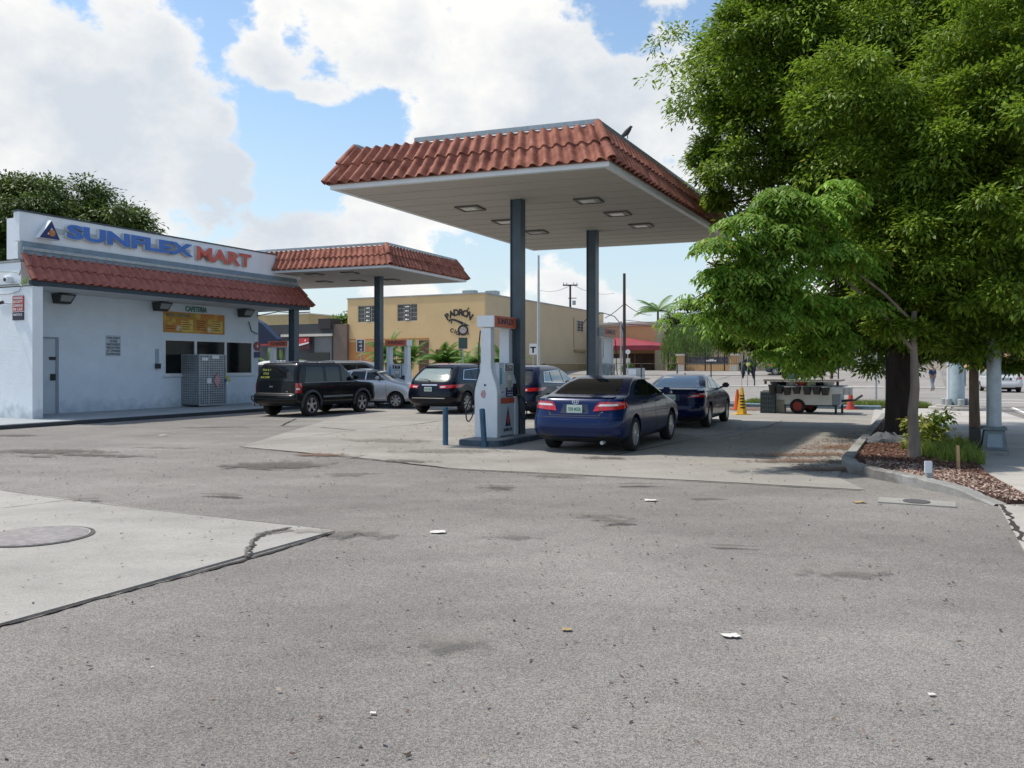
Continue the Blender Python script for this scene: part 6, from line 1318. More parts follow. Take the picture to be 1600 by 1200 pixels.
for i, (u, d, r_, h_, m_, lb_) in enumerate(((1369, 41, .05, 4, 'galv', 'thin grey post standing in the grass left of the big dark trunk'), (1383.5, 42, .07, 4, mat('pale_post', (.45, .44, .40), .7), 'pale square-looking post standing in the grass just left of the big dark trunk'), (1398, 43, .19, 5, mat('blue_pole', (.24, .34, .42), .5), 'thick pale blue pole partly hidden by the big dark trunk'))):
    pole('post', lb_, 'post', gpos(u, d), h_, r_, r_, m_)
t = thing('parking_meter', 'small dark meter on a short post between the posts and the big trunk', 'parking meter', gpos(1391, 42)); MB().tube([(0, 0, 0), (0, 0, .7)], .03).build('post', 'galv', t); MB().box(-.08, .08, -.06, .06, .7, .95).build('head', 'dark', t, bevel=.03)
# bits in the planting bed
t = thing('marker_post', 'short grey metal marker post near the front of the planting bed', 'post', gp(1451, 752, .08)); MB().box(-.04, .04, -.03, .03, 0, .26).build('post', 'galv', t); MB().box(-.075, .02, -.05, -.031, .12, .28).build('tag_plate', 'white_metal', t)
t = thing('wooden_stake', 'thin pale wooden stake standing in the planting bed', 'stake', gp(1497.5, 733, .08)); t.rotation_euler = (0, R(-2), 0); MB().box(-.02, .02, -.015, .015, 0, .36).build('stake', mat('pine_stake', (.46, .30, .15), .7, var=.15, scale=14), t)
rr = random.Random(11)
b = MB()
P = []
for i in range(15):
    row = []
    for j in range(10):
        x, y = (i/14-.5)*1.05, (j/9-.5)*.55; e = max(0, 1-(2*x/1.05)**2)*max(0, 1-(2*y/.55)**2); row.append(Vector((x+rr.uniform(-.05, .05), y+rr.uniform(-.05, .05)+x*-.35, .02+e*.14+rr.uniform(0, .09)*e)))
    P.append(row)
b.grid(P); o = b.build('cloth_bundle', mat('grey_cloth', (.19, .20, .22), .9, var=.5, scale=7, col2=(.08, .09, .11), bump=.6, bscale=20), smooth=60); o.location = gp(1386, 692, .08); tag(o, 'crumpled grey and dark cloth dumped on the mulch beside the big trunk', 'cloth')
# cones
def cone(label, P, h, m, square=False):
    t = thing('traffic_cone', label, 'cone', P); w = h*.28
    MB().box(-w, w, -w, w, 0, .035).build('base', m, t)
    MB().lathe([(h*.19, .035), (h*.05, h), (h*.03, h)], 4 if square else 20).build('cone', m, t, smooth=not square); return t
yc = cone('yellow caution cone with black lettering and a thin upright rod, right of the navy sedan', gp(1159, 648), .93, mat('cone_yellow', (.62, .36, .02), .5, var=.08, scale=5), True)
b = MB(); b.tube([(0, 0, .9), (0, 0, 2.05)], .01, 5); b.build('rod', 'galv', yc); b = MB()
for k in range(5): b.box(-.09, .07, -.16+k*.02, -.15+k*.02, .22+k*.10, .27+k*.10)
b.build('black_letters', 'black', yc)
cone('orange cone standing just behind the yellow caution cone', gp(1152, 641), .78, mat('cone_orange', (.62, .10, .02), .5))
cone('faded red cone standing by the drawbar of the flower cart', gp(1329, 640), .80, mat('cone_red', (.45, .06, .04), .6))
# ------------------------------------------------------------------ flower cart and what stands on it
cp_ = gp(1262, 645.5); fr = ROTA-R(92)
ct = thing('flower_cart', 'white box flower cart on a small red-rimmed wheel with a drawbar', 'cart', cp_, fr)
K = 29.2/1300                     # metres per pixel at the cart
def cx(u): return (u-1262)*K*1.02
def cz(v): return (645.5-v)*K
mw = mat('cart_white', (.56, .58, .58), .6, var=.08, scale=2, dirt=((.35, .36, .36), 5, .64, .5))
MB().box(cx(1212), cx(1300), -.55, .75, cz(631.5), cz(606)).build('box_body', mw, ct, bevel=.01); MB().box(cx(1300.2), cx(1311), -.5, .7, cz(631), cz(613)).build('end_panel', mat('cart_blue_grey', (.22, .28, .32), .6), ct)
MB().box(cx(1221), cx(1316), -.75, .85, cz(603.5), cz(602)).build('lower_shelf', mat('shelf_grey', (.30, .31, .31), .6, var=.2, scale=5), ct); MB().box(cx(1203), cx(1311), -.85, .9, cz(595.5), cz(592.5)).build('table_top', mat('table_board', (.26, .24, .21), .75, var=.25, scale=4), ct)
b = MB(); b.box(cx(1204), cx(1207), -.8, -.7, cz(600), cz(595.6)); b.box(cx(1226), cx(1228), -.3, -.2, cz(606), cz(595.6)); b.box(cx(1305), cx(1308), -.4, -.3, cz(606), cz(595.6)); b.build('struts', 'wood_pole', ct)
MB().box(cx(1297), cx(1317), -.8, -.3, cz(614), cz(603.7)).build('side_shelf', mw, ct); MB().box(cx(1318), cx(1327), -.85, -.2, cz(615), cz(604)).build('box_end', mat('box_mesh_grey', (.30, .31, .32), .6, var=.3, scale=12), ct)
for y in (-.5, .55):
    w_ = thing('wheel', None, None); w_.parent = ct; w_.location = (cx(1251 if y < 0 else 1262), y, .26)
    MB().lathe([(.16, -.09), (.25, -.085), (.26, -.05), (.26, .05), (.25, .085), (.16, .09)], 26, 'y', (0, 0, 0), False).build('tyre', 'rubber', w_, smooth=30); MB().lathe([(.165, -.075), (.13, -.03), (.05, -.05), (.02, -.07)], 20, 'y').build('rim', mat('red_rim', (.30, .025, .02), .5), w_, smooth=30)
b = MB(); b.tube([(cx(1300), 0, .42), (cx(1330), -.1, .50), (cx(1340), -.15, .66)], .04, 8); b.tube([(cx(1300), .4, .42), (cx(1330), -.05, .50)], .035, 8); b.box(cx(1232), cx(1305), -.4, .5, cz(633.5), cz(631.6)); b.tube([(cx(1304), -.3, 0), (cx(1304), -.3, .42)], .04); b.tube([(cx(1310), .3, 0), (cx(1310), .3, .42)], .04); b.build('drawbar', mat('frame_dark', (.04, .05, .055), .6), ct)
b = MB(); b.tube([(cx(1221), .7, cz(592)), (cx(1216), .7, cz(565))], .035); b.tube([(cx(1250), .8, cz(592)), (cx(1250), .8, cz(560))], .03); b.tube([(cx(1293), .7, cz(592)), (cx(1293), .7, cz(565))], .05); b.build('canopy_posts', 'brown_iron', ct)
CT = Matrix.Translation(cp_) @ Matrix.Rotation(fr, 4, 'Z')
def bucket(label, u, v0, v1, r, m, y, tilt=0, grp=None, cat='bucket', name='bucket'):
    t = thing(name, label, cat, mtx=CT @ T((cx(u), y, cz(v1))) @ Matrix.Rotation(tilt, 4, 'Y')); h = cz(v0)-cz(v1)
    MB().lathe([(r*.68, 0), (r*.98, h-.03), (r*1.06, h-.03), (r*1.06, h), (r*.97, h), (r*.66, .03)], 18).build('shell', m, t, smooth=35)
    b = MB(); b.tube([(r*1.05*math.cos(a), 0, h-.02-.12*abs(math.sin(a))) for a in [math.pi*k/8 for k in range(9)]], .006, 4); b.build('handle', 'galv', t); return t
bk = 'black flower buckets hanging along the front of the cart'
posn = ['leftmost', 'second from left', 'third from left, slightly tilted', 'fourth from left', 'third from right', 'second from right', 'rightmost']
for i, (u, v0, v1, tl_) in enumerate(((1216.5, 601, 614, .06), (1227, 603.5, 614.5, .05), (1239, 604.5, 616.5, -.12), (1252.5, 603.5, 614.5, -.07), (1267, 603.5, 615.5, .02), (1280.5, 603.5, 615, 0), (1292.5, 604, 616, -.04))):
    bucket('black plastic flower bucket on the cart front, '+posn[i], u, v0, v1, .15, 'dark', -.88, tl_, bk)['group'] = bk
for i, (u, m_, r_, lb_) in enumerate(((1218, mat('pot_grey', (.12, .11, .12), .6), .17, 'dark grey pot at the left end of the cart shelf'), (1229, 'dark', .16, 'black pot second on the cart shelf'), (1242, mat('pot_white', (.55, .56, .54), .6), .19, 'white pot left of the red pot on the cart shelf'), (1257, mat('pot_red', (.50, .05, .04), .5), .20, 'red pot in the middle of the cart shelf'), (1271.5, mat('pot_white', (.55, .56, .54), .6), .18, 'white pot right of the red pot on the cart shelf'), (1283, 'dark', .16, 'black pot between the two right-hand white pots on the cart shelf'), (1295, mat('pot_white', (.55, .56, .54), .6), .19, 'white pot at the right end of the cart shelf'))):
    bucket(lb_, u, 596.2, 601.8, r_, m_, -.55, 0, None, 'pot', 'pot')
t = thing('barrel', 'tall blue-green plastic barrel standing on the cart table', 'barrel', mtx=CT @ T((cx(1239), -.05, cz(592.4)))); MB().lathe([(.19, 0), (.22, .05), (.27, .75), (.29, .76), (.29, .80), (.26, .8), (.2, .05)], 24).build('shell', mat('barrel_teal', (.07, .17, .19), .5, var=.1, scale=3), t, smooth=35)
t = thing('crate_stack', 'tall dark ribbed plastic crate standing at the left end of the cart', 'crate', mtx=CT @ T((cx(1209), -.62, 0)))
b = MB(); b.box(-.25, .25, -.2, .2, 0, cz(613)); b.build('body', mat('crate_dark', (.03, .045, .052), .6), t); b = MB()
for k in range(7): b.box(-.24+k*.075, -.215+k*.075, -.215, -.2005, .03, cz(614))
for k in range(5): b.box(-.25, .25, -.222, -.2155, .1+k*.16, .125+k*.16)
b.tube([(-.2, 0, cz(613)), (-.2, 0, cz(610.5)), (.2, 0, cz(610.5)), (.2, 0, cz(613))], .02, 6); b.build('ribs', mat('crate_rib', (.06, .08, .09), .6), t)
t = thing('crate', 'pale grey crate under the left end of the cart', 'crate', mtx=CT @ T((cx(1225), -.4, 0))); MB().box(-.16, .16, -.18, .18, 0, .46).build('body', mat('crate_pale', (.30, .29, .25), .7, var=.2, scale=6), t, bevel=.01)
t = thing('flag_umbrella', 'closed dark striped umbrella hanging by the fence left of the cart', 'umbrella', gpos(1168, 60), 0); b = MB(); b.tube([(0, 0, .2), (0, 0, 2.3)], .03); b.build('pole', 'galv', t)
b = MB(); P = []
for i in range(9):
    P.append([Vector(((i/8-.5)*1.3*(1-.4*j/5), math.sin(i*2.2)*.12, 2.25-.1*abs(i-4)-j*.2*(1+.25*math.sin(i*1.7)))) for j in range(6)])
b.grid(P); b.build('canopy_cloth', mat('navy_cloth', (.012, .015, .04), .8, var=.6, scale=5, col2=(.04, .03, .07)), t, smooth=60, solid=.01)
# ------------------------------------------------------------------ person walking on the far corner
pp_ = gpos(1457, 55); pp_.z = gz(pp_.x, pp_.y)
pr = thing('person', 'person in a dark blue shirt and grey trousers walking away on the far corner', 'person', pp_, R(200))
def skin_fig(name, nodes, edges, m, parent, sub=2):
    me = bpy.data.meshes.new(name); me.from_pydata([n[0] for n in nodes], edges, []); o = bpy.data.objects.new(name, me); COL.objects.link(o)
    o.modifiers.new('skin', 'SKIN'); 
    for i, n in enumerate(nodes): me.skin_vertices[0].data[i].radius = n[1]; 
    me.skin_vertices[0].data[0].use_root = True
    s = o.modifiers.new('sub', 'SUBSURF'); s.levels = sub; s.render_levels = sub
    bpy.context.view_layer.update(); m2 = bpy.data.meshes.new_from_object(o.evaluated_get(bpy.context.evaluated_depsgraph_get())); o.modifiers.clear(); o.data = m2; m2.shade_smooth(); m2.materials.clear(); m2.materials.append(m); o.parent = parent; return o
skm = mat('skin', (.30, .17, .11), .6)
nodes = [((0, 0, .95), (.15, .11)), ((0, 0, 1.2), (.14, .10)), ((0, .0, 1.42), (.17, .10)), ((0, 0, 1.5), (.06, .06)), ((0, -.02, 1.58), (.065, .075)), ((0, -.02, 1.66), (.078, .095)), ((0, -.01, 1.73), (.05, .06)),
         ((-.2, 0, 1.40), (.055, .055)), ((-.25, .04, 1.13), (.042, .042)), ((-.25, -.05, .90), (.032, .032)), ((-.25, -.07, .80), (.035, .02)), ((.2, 0, 1.40), (.055, .055)), ((.25, -.03, 1.13), (.042, .042)), ((.25, .05, .90), (.032, .032)), ((.25, .07, .80), (.035, .02)),
         ((-.1, 0, .88), (.09, .09)), ((-.1, -.10, .48), (.06, .06)), ((-.1, -.12, .10), (.042, .042)), ((-.1, -.26, .04), (.04, .03)), ((.1, 0, .88), (.09, .09)), ((.1, .08, .48), (.06, .06)), ((.1, .22, .12), (.042, .042)), ((.1, .12, .04), (.04, .03))]
edges = [(0, 1), (1, 2), (2, 3), (3, 4), (4, 5), (5, 6), (2, 7), (7, 8), (8, 9), (9, 10), (2, 11), (11, 12), (12, 13), (13, 14), (0, 15), (15, 16), (16, 17), (17, 18), (0, 19), (19, 20), (20, 21), (21, 22)]
skin_fig('body', nodes, edges, skm, pr)
up = lambda L, g: [(nodes[i][0], tuple(r+g for r in nodes[i][1])) for i in L]
skin_fig('shirt', up([0, 1, 2, 7, 8, 11, 12], .022), [(0, 1), (1, 2), (2, 3), (3, 4), (2, 5), (5, 6)], mat('shirt_blue', (.02, .05, .11), .9), pr)
skin_fig('trousers', [((0, 0, .98), (.155, .12))]+up([15, 16, 17, 19, 20, 21], .028), [(0, 1), (1, 2), (2, 3), (0, 4), (4, 5), (5, 6)], mat('trousers_grey', (.22, .23, .27), .9), pr)
MB().lathe([(.085, 0), (.10, .05), (.09, .10), (.05, .135)], 14, 'z', (0, -.0, 1.66)).build('hair', 'dark', pr, smooth=True)
skin_fig('shoes', [((-.1, -.12, .06), (.05, .04)), ((-.1, -.27, .04), (.045, .035))], [(0, 1)], M['dark'], pr, 1)
# ------------------------------------------------------------------ trees and plants
def leaf_cloud(name, m, parent, blobs, n_spray, leaves, leaf, spray_r, seed, droop=.5, inner=.3, org=Vector((0, 0, 0)), aspect=.42, pinnate=False, clump=.42):
    """blobs: (centre, radii). Each blob carries foliage clumps on its lumpy shell, each clump holds sprays of folded leaves."""
    g = np.random.default_rng(seed); B_ = [(np.array(c), np.array(r if hasattr(r, '__len__') else (r, r, r*.85))) for c, r in blobs]
    wts = np.array([r.prod()**(2/3) for _, r in B_]); wts /= wts.sum()
    ncl = max(6*len(B_), n_spray//30); ci = g.choice(len(B_), ncl, p=wts); C = np.array([b[0] for b in B_])[ci]; Rr = np.array([b[1] for b in B_])[ci]
    d = g.normal(size=(ncl, 3)); d /= np.linalg.norm(d, axis=1)[:, None]
    rad = np.where(g.random(ncl) < inner, .25+.5*g.random(ncl), .70+.36*g.random(ncl)); CC = C+d*Rr*rad[:, None]; CR = np.minimum(Rr.mean(1)*clump, .95)*(.5+.75*g.random(ncl))
    k = g.integers(0, ncl, n_spray); dl = g.normal(size=(n_spray, 3)); dl /= np.linalg.norm(dl, axis=1)[:, None]
    dl[:, 2] = np.abs(dl[:, 2])*np.where(g.random(n_spray) < .86, 1, -1)
    S_ = CC[k]+dl*CR[k][:, None]*np.array([1, 1, .62])*(.62+.38*g.random(n_spray))[:, None]; sd_ = dl+d[k]*.6; sd_ /= np.linalg.norm(sd_, axis=1)[:, None]
    n = n_spray*leaves; sc = np.repeat(S_, leaves, 0); dd = np.repeat(sd_, leaves, 0)
    if pinnate:   # leaflets in pairs along drooping stalks, two stalks a spray
        ns = 2; per = leaves//ns; j = np.tile(np.arange(leaves), n_spray); st = j//per; q = (j % per)
        az = np.repeat(g.random(n_spray)*6.28, leaves)+st*2.6; t = (q//2+1)/(per/2); h = np.stack([np.cos(az), np.sin(az), np.zeros(n)], 1)+dd*np.array([1, 1, .3])*.9; h /= np.linalg.norm(h, axis=1)[:, None]
        Ls = spray_r*2.1; c = sc+h*(t*Ls)[:, None]+np.array([0, 0, 1])*(.10*t-.55*t*t*1.1)[:, None]*Ls*droop
        sg = np.where(q % 2 == 0, 1, -1)[:, None]; side = np.cross(h, [0, 0, 1]); side /= np.linalg.norm(side, axis=1)[:, None]+1e-6
        ax = side*sg*.85+h*.45+g.normal(size=(n, 3))*.14; ax[:, 2] -= droop*.75; ax /= np.linalg.norm(ax, axis=1)[:, None]; up = np.tile(np.array([0, 0, 1.0]), (n, 1))+h*.3+g.normal(size=(n, 3))*.2
    else:
        off = g.normal(size=(n, 3))*spray_r*np.array([1, 1, .5]); off[:, 2] -= droop*np.linalg.norm(off[:, :2], axis=1)*.6; c = sc+off
        ax = off/(np.linalg.norm(off, axis=1)[:, None]+1e-6)+dd*.5+g.normal(size=(n, 3))*.35; ax[:, 2] -= droop; ax /= np.linalg.norm(ax, axis=1)[:, None]; up = dd*.7+np.array([0, 0, 1.0])+g.normal(size=(n, 3))*.45
    sd = np.cross(ax, up); sd /= np.linalg.norm(sd, axis=1)[:, None]+1e-6
    nr = np.cross(sd, ax); L = leaf*(.6+.7*g.random(n))[:, None]
    v = np.empty((n, 4, 3)); v[:, 0] = c; v[:, 1] = c+ax*L*.45+sd*L*aspect*.5+nr*L*.06; v[:, 2] = c+ax*L-np.array([0, 0, 1])*L*.12; v[:, 3] = c+ax*L*.45-sd*L*aspect*.5+nr*L*.06
    v -= np.array(org)
    me = bpy.data.meshes.new(name); me.vertices.add(n*4); me.vertices.foreach_set('co', v.ravel()); me.loops.add(n*4); me.loops.foreach_set('vertex_index', np.arange(n*4, dtype=np.int32)); me.polygons.add(n)
    me.polygons.foreach_set('loop_start', np.arange(0, n*4, 4, dtype=np.int32)); me.update(calc_edges=True); me.validate()
    me.materials.append(M[m]); o = bpy.data.objects.new(name, me); COL.objects.link(o); o.parent = parent; return o
def branchy(base, top, blobs, r0, m, parent, seed, nlimb=9, bend=.3, split=.55):
    rr = random.Random(seed); b = MB(); base, top = Vector(base), Vector(top)
    pts = [base+(top-base)*t+Vector((rr.uniform(-1, 1), rr.uniform(-1, 1), 0))*bend*.1*math.sin(t*3.1) for t in [i/6 for i in range(7)]]
    rs = [r0*1.45]+[r0*(1-.6*i/6) for i in range(1, 7)]
    pts.insert(1, pts[0].lerp(pts[1], .25)); rs.insert(1, r0*1.08)
    b.tube(pts, rs, 14)
    for k, (c, r) in enumerate(blobs[:nlimb]):
        c = Vector(c); t = rr.uniform(split, .98); s = base.lerp(top, t); mid = s.lerp(c, .5)+Vector((rr.uniform(-.3, .3), rr.uniform(-.3, .3), rr.uniform(.0, .4)))
        e = [s.lerp(mid, .5)+Vector((rr.uniform(-.1, .1), rr.uniform(-.1, .1), 0)), mid]; ra = r0*.42*(1-.3*t)
        b.tube([s]+e+[mid.lerp(c, .6), c], [ra, ra*.8, ra*.6, ra*.4, ra*.15], 8)
        for q in range(4):
            a = mid.lerp(c, rr.uniform(.1, .9)); f = a+Vector((rr.uniform(-1, 1), rr.uniform(-1, 1), rr.uniform(-.5, .8)))*(max(r) if hasattr(r, '__len__') else r)*.8; b.tube([a, a.lerp(f, .5)+Vector((0, 0, .08)), f], [ra*.3, ra*.2, ra*.08], 6)
    return b.build('trunk', m, parent, smooth=50)
def B3(*l): return [(tuple(at(u, v, d)), r) for u, v, d, r in l]
def tree(name, label, base, topz, blobs, r0, bark, leafm, n, leaves, leaf, sr, seed, droop=.5, inner=.35, top=None, aspect=.42, nlimb=9, split=.55, cat='tree', pinnate=False):
    t = thing(name, label, cat, base); o0 = Vector(base); bl = [(tuple(Vector(c)-o0), r) for c, r in blobs]
    branchy((0, 0, -.05), top-o0 if top is not None else (0, 0, topz), bl, r0, bark, t, seed, nlimb, split=split)
    leaf_cloud('crown', leafm, t, blobs, n, leaves, leaf, sr, seed, droop, inner, o0, aspect, pinnate); return t
# the big dark-trunked tree
big = B3((1215, 95, 20, 2.3), (1140, 170, 20, .8), (1115, 245, 20.5, .6), (1130, 320, 21, .6), (1140, 90, 20, .6), (1160, 330, 21, .85), (1200, 250, 19.5, 1.6), (1180, 30, 19, 1.1), (1320, 40, 19, 2.4), (1330, 200, 18.5, 2.1), (1450, 120, 18, 2.2), (1290, 340, 19.5, 1.7),
         (1420, 300, 18.5, 2.2), (1190, 470, 22.5, 1.1), (1150, 520, 23, .7), (1235, 522, 23, .95), (1330, 470, 21, 1.5), (1430, 440, 20, 1.9), (1430, 525, 20, .85), (1300, 545, 22, .6), (1540, 250, 18, 2.2), (1540, 60, 18, 2.4), (1350, 535, 23, .95), (1185, 548, 23.5, .6), (1260, 560, 23.5, .6), (1400, 560, 22, .6), (1330, 572, 23.5, .45), (1510, 545, 21, .6), (1450, 560, 21.5, .45), (1215, 500, 23, 1.1), (1295, 505, 23, 1.2), (1375, 500, 22.5, 1.25), (1455, 495, 21, 1.2), (1540, 500, 20, 1.2), (1600, 500, 19, 1.2), (1440, 380, 21, 1.9), (1330, 400, 22, 1.8), (1560, 400, 20, 1.6),
         (1500, 400, 19, 2.0), (1165, 420, 22, .9), (1490, 520, 20.5, .8), (1250, 150, 22, 2.4), (1400, 180, 22, 3.0))
gB = gp(1407, 681)
tree('large_tree', 'large olive-green tree with a thick dark trunk at the back of the planting bed', gB, 7, big, .32, 'bark_dark', 'leaf', 24000, 20, .125, .13, 5, .25, .26, top=gB+Vector((-.1, .3, 6.5)), nlimb=22, split=.38)
# right-hand tree in front beside the lamp pole
rt_ = B3((1540, 470, 15.5, 1.25), (1600, 380, 15.5, 1.5), (1560, 300, 15, 1.2), (1500, 500, 16, .8), (1580, 540, 16, .55), (1490, 430, 15.5, .8), (1610, 200, 15, 1.6), (1480, 320, 15.5, .8), (1540, 535, 16, .5), (1640, 500, 15.5, 1.0), (1590, 90, 15, 1.5), (1562, 430, 13.9, .75), (1575, 300, 13.7, .95), (1560, 180, 13.6, 1.0), (1585, 60, 13.6, 1.1), (1575, 505, 14.2, .5))
gR = gp(1548, 706)+Vector((-.10, .35, 0)); 
tree('street_tree', 'right-hand tree with a slender brown trunk rising beside the street lamp pole', gR, 6, rt_, .10, mat('brown_bark', (.16, .11, .08), .9, var=.3, scale=8, bump=.6, bscale=20, stretch=(1, 1, .2)), 'leaf', 6800, 20, .105, .11, 8, .28, .26, top=gR+Vector((.1, .3, 6)), nlimb=10, split=.45)
# slender tree with bright pinnate bough
sb = B3((1225, 318, 13.6, .30), (1275, 330, 13.7, .28), (1160, 352, 13.4, .26), (1215, 375, 13.5, .38), (1290, 385, 13.7, .30), (1125, 385, 13.2, .16), (1175, 425, 13.4, .34), (1245, 435, 13.6, .36), (1335, 412, 13.9, .22), (1132, 460, 13.3, .20), (1210, 480, 13.6, .30), (1280, 480, 13.9, .26), (1365, 412, 14, .10), (1180, 520, 13.8, .22), (1290, 530, 14.1, .24), (1345, 470, 14.2, .24), (1235, 535, 14.2, .20), (1100, 495, 13.4, .10), (1150, 500, 13.6, .22), (1260, 555, 14.3, .16), (1200, 550, 14.2, .14), (1310, 300, 14, .2), (1140, 425, 13.3, .2))
gS = gp(1428, 722)
ts = tree('slender_tree', 'slender grey-barked tree leaning over the planting bed with bright green feathery boughs to the left', gS, 4, sb, .105, 'bark', 'leaf_bright', 1150, 24, .125, .17, 21, 1.0, .25, pinnate=True, top=gS+Vector((.05, .1, 2.6)), aspect=.36, nlimb=2, split=.68)
ub_ = B3((1440, 380, 14.5, 1.0), (1500, 250, 14.5, 1.1), (1400, 250, 14.8, 1.0), (1390, 450, 15, .6), (1425, 478, 14.6, .5), (1432, 515, 14.2, .35), (1400, 500, 14.1, .32), (1455, 535, 14.5, .32), (1465, 400, 14.5, .6), (1400, 400, 14.4, .5), (1380, 340, 15.2, .8), (1480, 440, 15, .8), (1450, 485, 15, .6), (1400, 510, 15, .35), (1350, 140, 15, 1.1))
leaf_cloud('upper_crown', 'leaf', ts, ub_, 4400, 20, .10, .11, 33, .28, .26, gS)
leaf_cloud('hanging_twig', 'leaf_bright', ts, B3((1052, 490, 13.2, .10), (1068, 486, 13.2, .12), (1080, 462, 13.2, .10), (1092, 500, 13.2, .14)), 16, 16, .11, .10, 40, 1.0, .3, gS, .36, True)
b = MB(); ta, tb = at(1140, 440, 13.4)-gS, at(1046, 492, 13.2)-gS; b.tube([ta, ta.lerp(tb, .5)+Vector((0, 0, .05)), tb], [.015, .010, .005], 6)
for k in range(5):
    s0 = gS+Vector((.02, .1, 2.2)); 
b.build('twig', 'bark', ts)
leaf_cloud('dry_leaves', 'leaf_far', ts, B3((1250, 350, 13.2, .1)), 2, 4, .1, .1, 41, 1, .3, gS) if 0 else None
# shrub, small plants
t = thing('shrub', 'yellow-green broad-leaved shrub growing behind the slender tree trunk', 'shrub', gp(1447, 700, .05)); o0 = Vector(t.location)
sbb = B3((1430, 690, 15.6, .17), (1455, 680, 15.9, .25), (1445, 660, 15.9, .2), (1430, 665, 15.8, .14), (1460, 650, 16, .12), (1470, 695, 15.9, .2))
leaf_cloud('leaves', 'leaf_yellow', t, sbb, 110, 9, .11, .09, 50, .3, .5, o0, .5); b = MB()
for c, r in sbb: b.tube([(0, 0, 0), (Vector(c)-o0)*.6+Vector((0, 0, .03)), Vector(c)-o0], [.014, .009, .005], 6)
b.build('stems', 'bark', t)
t = thing('sapling', 'thin leaning sapling with dark leaves beside the yellow-green shrub', 'shrub', gp(1462, 700, .05)); o0 = Vector(t.location); sp_ = B3((1472, 648, 16, .10), (1480, 640, 16, .08), (1462, 658, 16, .09)); leaf_cloud('leaves', 'leaf_palm', t, sp_, 22, 9, .11, .08, 51, .3, .5, o0, .5); b = MB(); b.tube([(0, 0, 0), Vector(sp_[0][0])-o0, Vector(sp_[1][0])-o0], [.012, .008, .004], 6); b.build('stem', 'bark', t)
# tree behind the shop
lt = B3((30, 345, 46, 2.4), (100, 335, 47, 2.6), (170, 345, 46, 2.0), (215, 350, 46, 1.3), (60, 320, 48, 1.9), (130, 320, 48, 1.6), (-10, 330, 46, 2.2), (20, 400, 46, 2.0), (120, 390, 48, 2.6), (200, 375, 48, 1.5), (-60, 360, 46, 3))
gL_ = Vector((-26, 47, 0)); tree('background_tree', 'rounded green tree rising behind the left end of the shop roof', gL_, 7, lt, .35, 'bark_dark', 'leaf_far', 4200, 18, .24, .34, 60, .4, .3, top=gL_+Vector((1, 0, 8)))
lt2 = B3((534, 500, 90, 1.0), (528, 503, 90, .7), (541, 495, 90, .9)); g2 = gpos(534, 90); tree('background_tree', 'small bit of green treetop between the dark grey shop and the yellow building', g2, 5, lt2, .15, 'bark', 'leaf_palm', 130, 12, .35, .3, 61)
# tree crowns beyond the low building and along the far right
for i, (bl, lb_) in enumerate(((((1060, 505, 110, 2.0), (1085, 500, 112, 2.4), (1050, 520, 108, 1.6), (1110, 505, 112, 2.2)), 'dark green treetops behind the feathery palm'), (((1140, 505, 112, 2.6), (1165, 515, 110, 3.0), (1135, 520, 108, 2.0), (1195, 520, 112, 3.0)), 'dark green treetops to the right of the feathery palm'),
                               (((1230, 545, 95, 2.6), (1265, 540, 98, 2.8), (1300, 548, 97, 2.4)), 'background trees seen through the lowest boughs of the big tree'))):
    bb_ = B3(*bl); g2 = gpos(bl[1][0], bl[1][2]); tree('background_tree', lb_, g2, 5, bb_, .25, 'bark_dark', 'leaf_far', 700, 12, .42, .5, 70+i)
for i, (u, lb_) in enumerate(((1122, 'left small multi-stem tree in front of the tan wall beyond the banner'), (1136, 'right small multi-stem tree in front of the tan wall beyond the banner'))):
    g2 = gpos(u, 98); bb_ = B3((u-3, 532, 98, 1.5), (u+6, 528, 98, 1.4), (u+2, 522, 98, 1.2)); tree('small_tree', lb_, g2, 3.5, bb_, .09, 'bark_dark', 'leaf', 260, 12, .34, .35, 80+i)
def frond(b, base, az, el, L, w, droop, n=12):
    base = Vector(base); p = base.copy(); d0 = Vector((math.cos(az)*math.cos(el), math.sin(az)*math.cos(el), math.sin(el))); pts = [p.copy()]
    for i in range(n):
        d = (d0+Vector((0, 0, -1))*droop*(i/n)**1.4*2.2).normalized(); p = p+d*L/n; pts.append(p.copy())
    b.tube(pts, [L*.010*(1-i/(n+1)) for i in range(n+1)], 4, cap=False)
    s = Vector((-math.sin(az), math.cos(az), 0))
    for i in range(1, n+1):
        ww = w*math.sin(math.pi*(.15+.8*i/n))
        for sg_ in (-1, 1):
            for h_ in (0, .5):
                a = pts[i-1].lerp(pts[i], h_); dd = (pts[i]-pts[i-1]).normalized(); e = a+s*sg_*ww+dd*ww*.5-Vector((0, 0, ww*.45)); t_ = dd*L*.022; b.add([a-t_, a+t_, e], [(0, 1, 2)])
def palm(name, label, P, h, nf, L, w, droop, m, seed, el0=(-.2, 1.3), r=.12, lean=(0, 0), cat='palm'):
    rr = random.Random(seed); t = thing(name, label, cat, P); MB().tube([(0, 0, -.1), (lean[0]*.4, lean[1]*.4, h*.5), (lean[0], lean[1], h)], [r*1.2, r, r*.8], 10).build('trunk', 'bark', t, smooth=True); b = MB()
    for k in range(nf): frond(b, (lean[0], lean[1], h), rr.uniform(0, 6.28), rr.uniform(*el0), L*rr.uniform(.75, 1.1), w, droop*rr.uniform(.7, 1.2))
    b.build('crown', m, t); return t
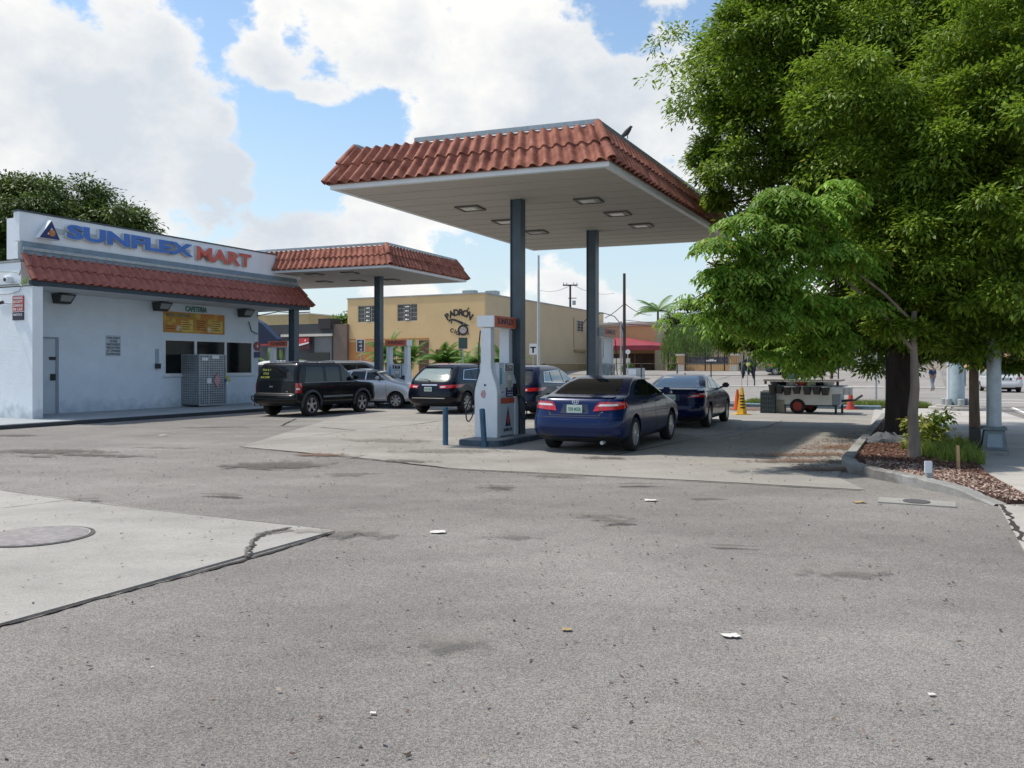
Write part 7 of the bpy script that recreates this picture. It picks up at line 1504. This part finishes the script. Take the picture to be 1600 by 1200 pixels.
for i, (u, v, d, h, lb_) in enumerate(((604, 540, 66, 1.9, 'tall spiky palm right behind the far canopy column'), (640, 548, 68, 1.6, 'short palm just right of the far pump topper'), (692, 552, 66, 1.4, 'short bushy palm between the brown shutters below the lettering'), (748, 556, 64, 1.3, 'short palm seen just left of the nearest pump'), (786, 556, 66, 1.3, 'short palm seen through the gap of the nearest pump'), (723, 566, 66, .6, 'low palm below the round emblem post'), (432, 563, 64, .9, 'low green palm seen between the far left pump legs'))):
    palm('short_palm', lb_, gpos(u, d), h+.5, 30, 2.5, .5, .5, 'leaf_palm', 90+i)['group'] = 'short palms along the yellow building'
palm('coconut_palm', 'tall coconut palm with feathered fronds above the low peach building', gpos(1028, 112), 8.0, 11, 4.2, .9, .45, 'leaf_palm', 101, (-.1, 1.2), .18)
def weeper(name, label, P, h, nb_, m, seed):
    rr = random.Random(seed); t = thing(name, label, 'palm', P); b = MB(); st = MB()
    for k in range(4): st.tube([(0, 0, 0), (rr.uniform(-.5, .5), rr.uniform(-.5, .5), h*.7)], [.12, .05], 6)
    st.build('stems', 'bark', t)
    for k in range(nb_):
        a = rr.uniform(0, 6.28); r_ = rr.uniform(.1, 1)**.6*2.9; z0 = h*(1-.32*(r_/2.9)**2)*rr.uniform(.75, 1.0); x, y = r_*math.cos(a), r_*math.sin(a); ln = rr.uniform(1.2, 3.0)*(h/5.5)
        ln = min(ln, z0-.4)
        for j in range(7):
            xx, yy, z = x+rr.uniform(-.3, .3), y+rr.uniform(-.3, .3), z0-ln*j/7; w_ = .035; l_ = ln/7*1.5; q = rr.uniform(0, 3.1)
            s = Vector((math.cos(q), math.sin(q), 0))*w_; c = Vector((xx, yy, z)); e = c+Vector((rr.uniform(-.15, .15), rr.uniform(-.15, .15), -l_)); b.add([c-s, c+s, e], [(0, 1, 2)])
    b.build('crown', m, t); return t
weeper('feathery_palm', 'pale green weeping feathery palm beside the red awning', gpos(1073, 94), 5.6, 900, 'leaf_willow', 5)
for i, (u, d, r_, h_, lb_) in enumerate(((1053, 92, .85, 1.35, 'round clipped green bush behind the fence post'), (979, 84, .4, .9, 'small green bush between the low wall and the utility cabinet'))):
    P = gpos(u, d); t = thing('bush', lb_, 'bush', P); leaf_cloud('leaves', 'leaf_palm', t, [((P.x, P.y, P.z+h_*.55), (r_, r_, h_*.6))], 160, 10, .16, .12, 120+i, .2, .4, P, .5); MB().tube([(0, 0, -.2), (0, 0, h_*.6)], .05, 6).build('stem', 'bark', t)
bpy.context.view_layer.update()
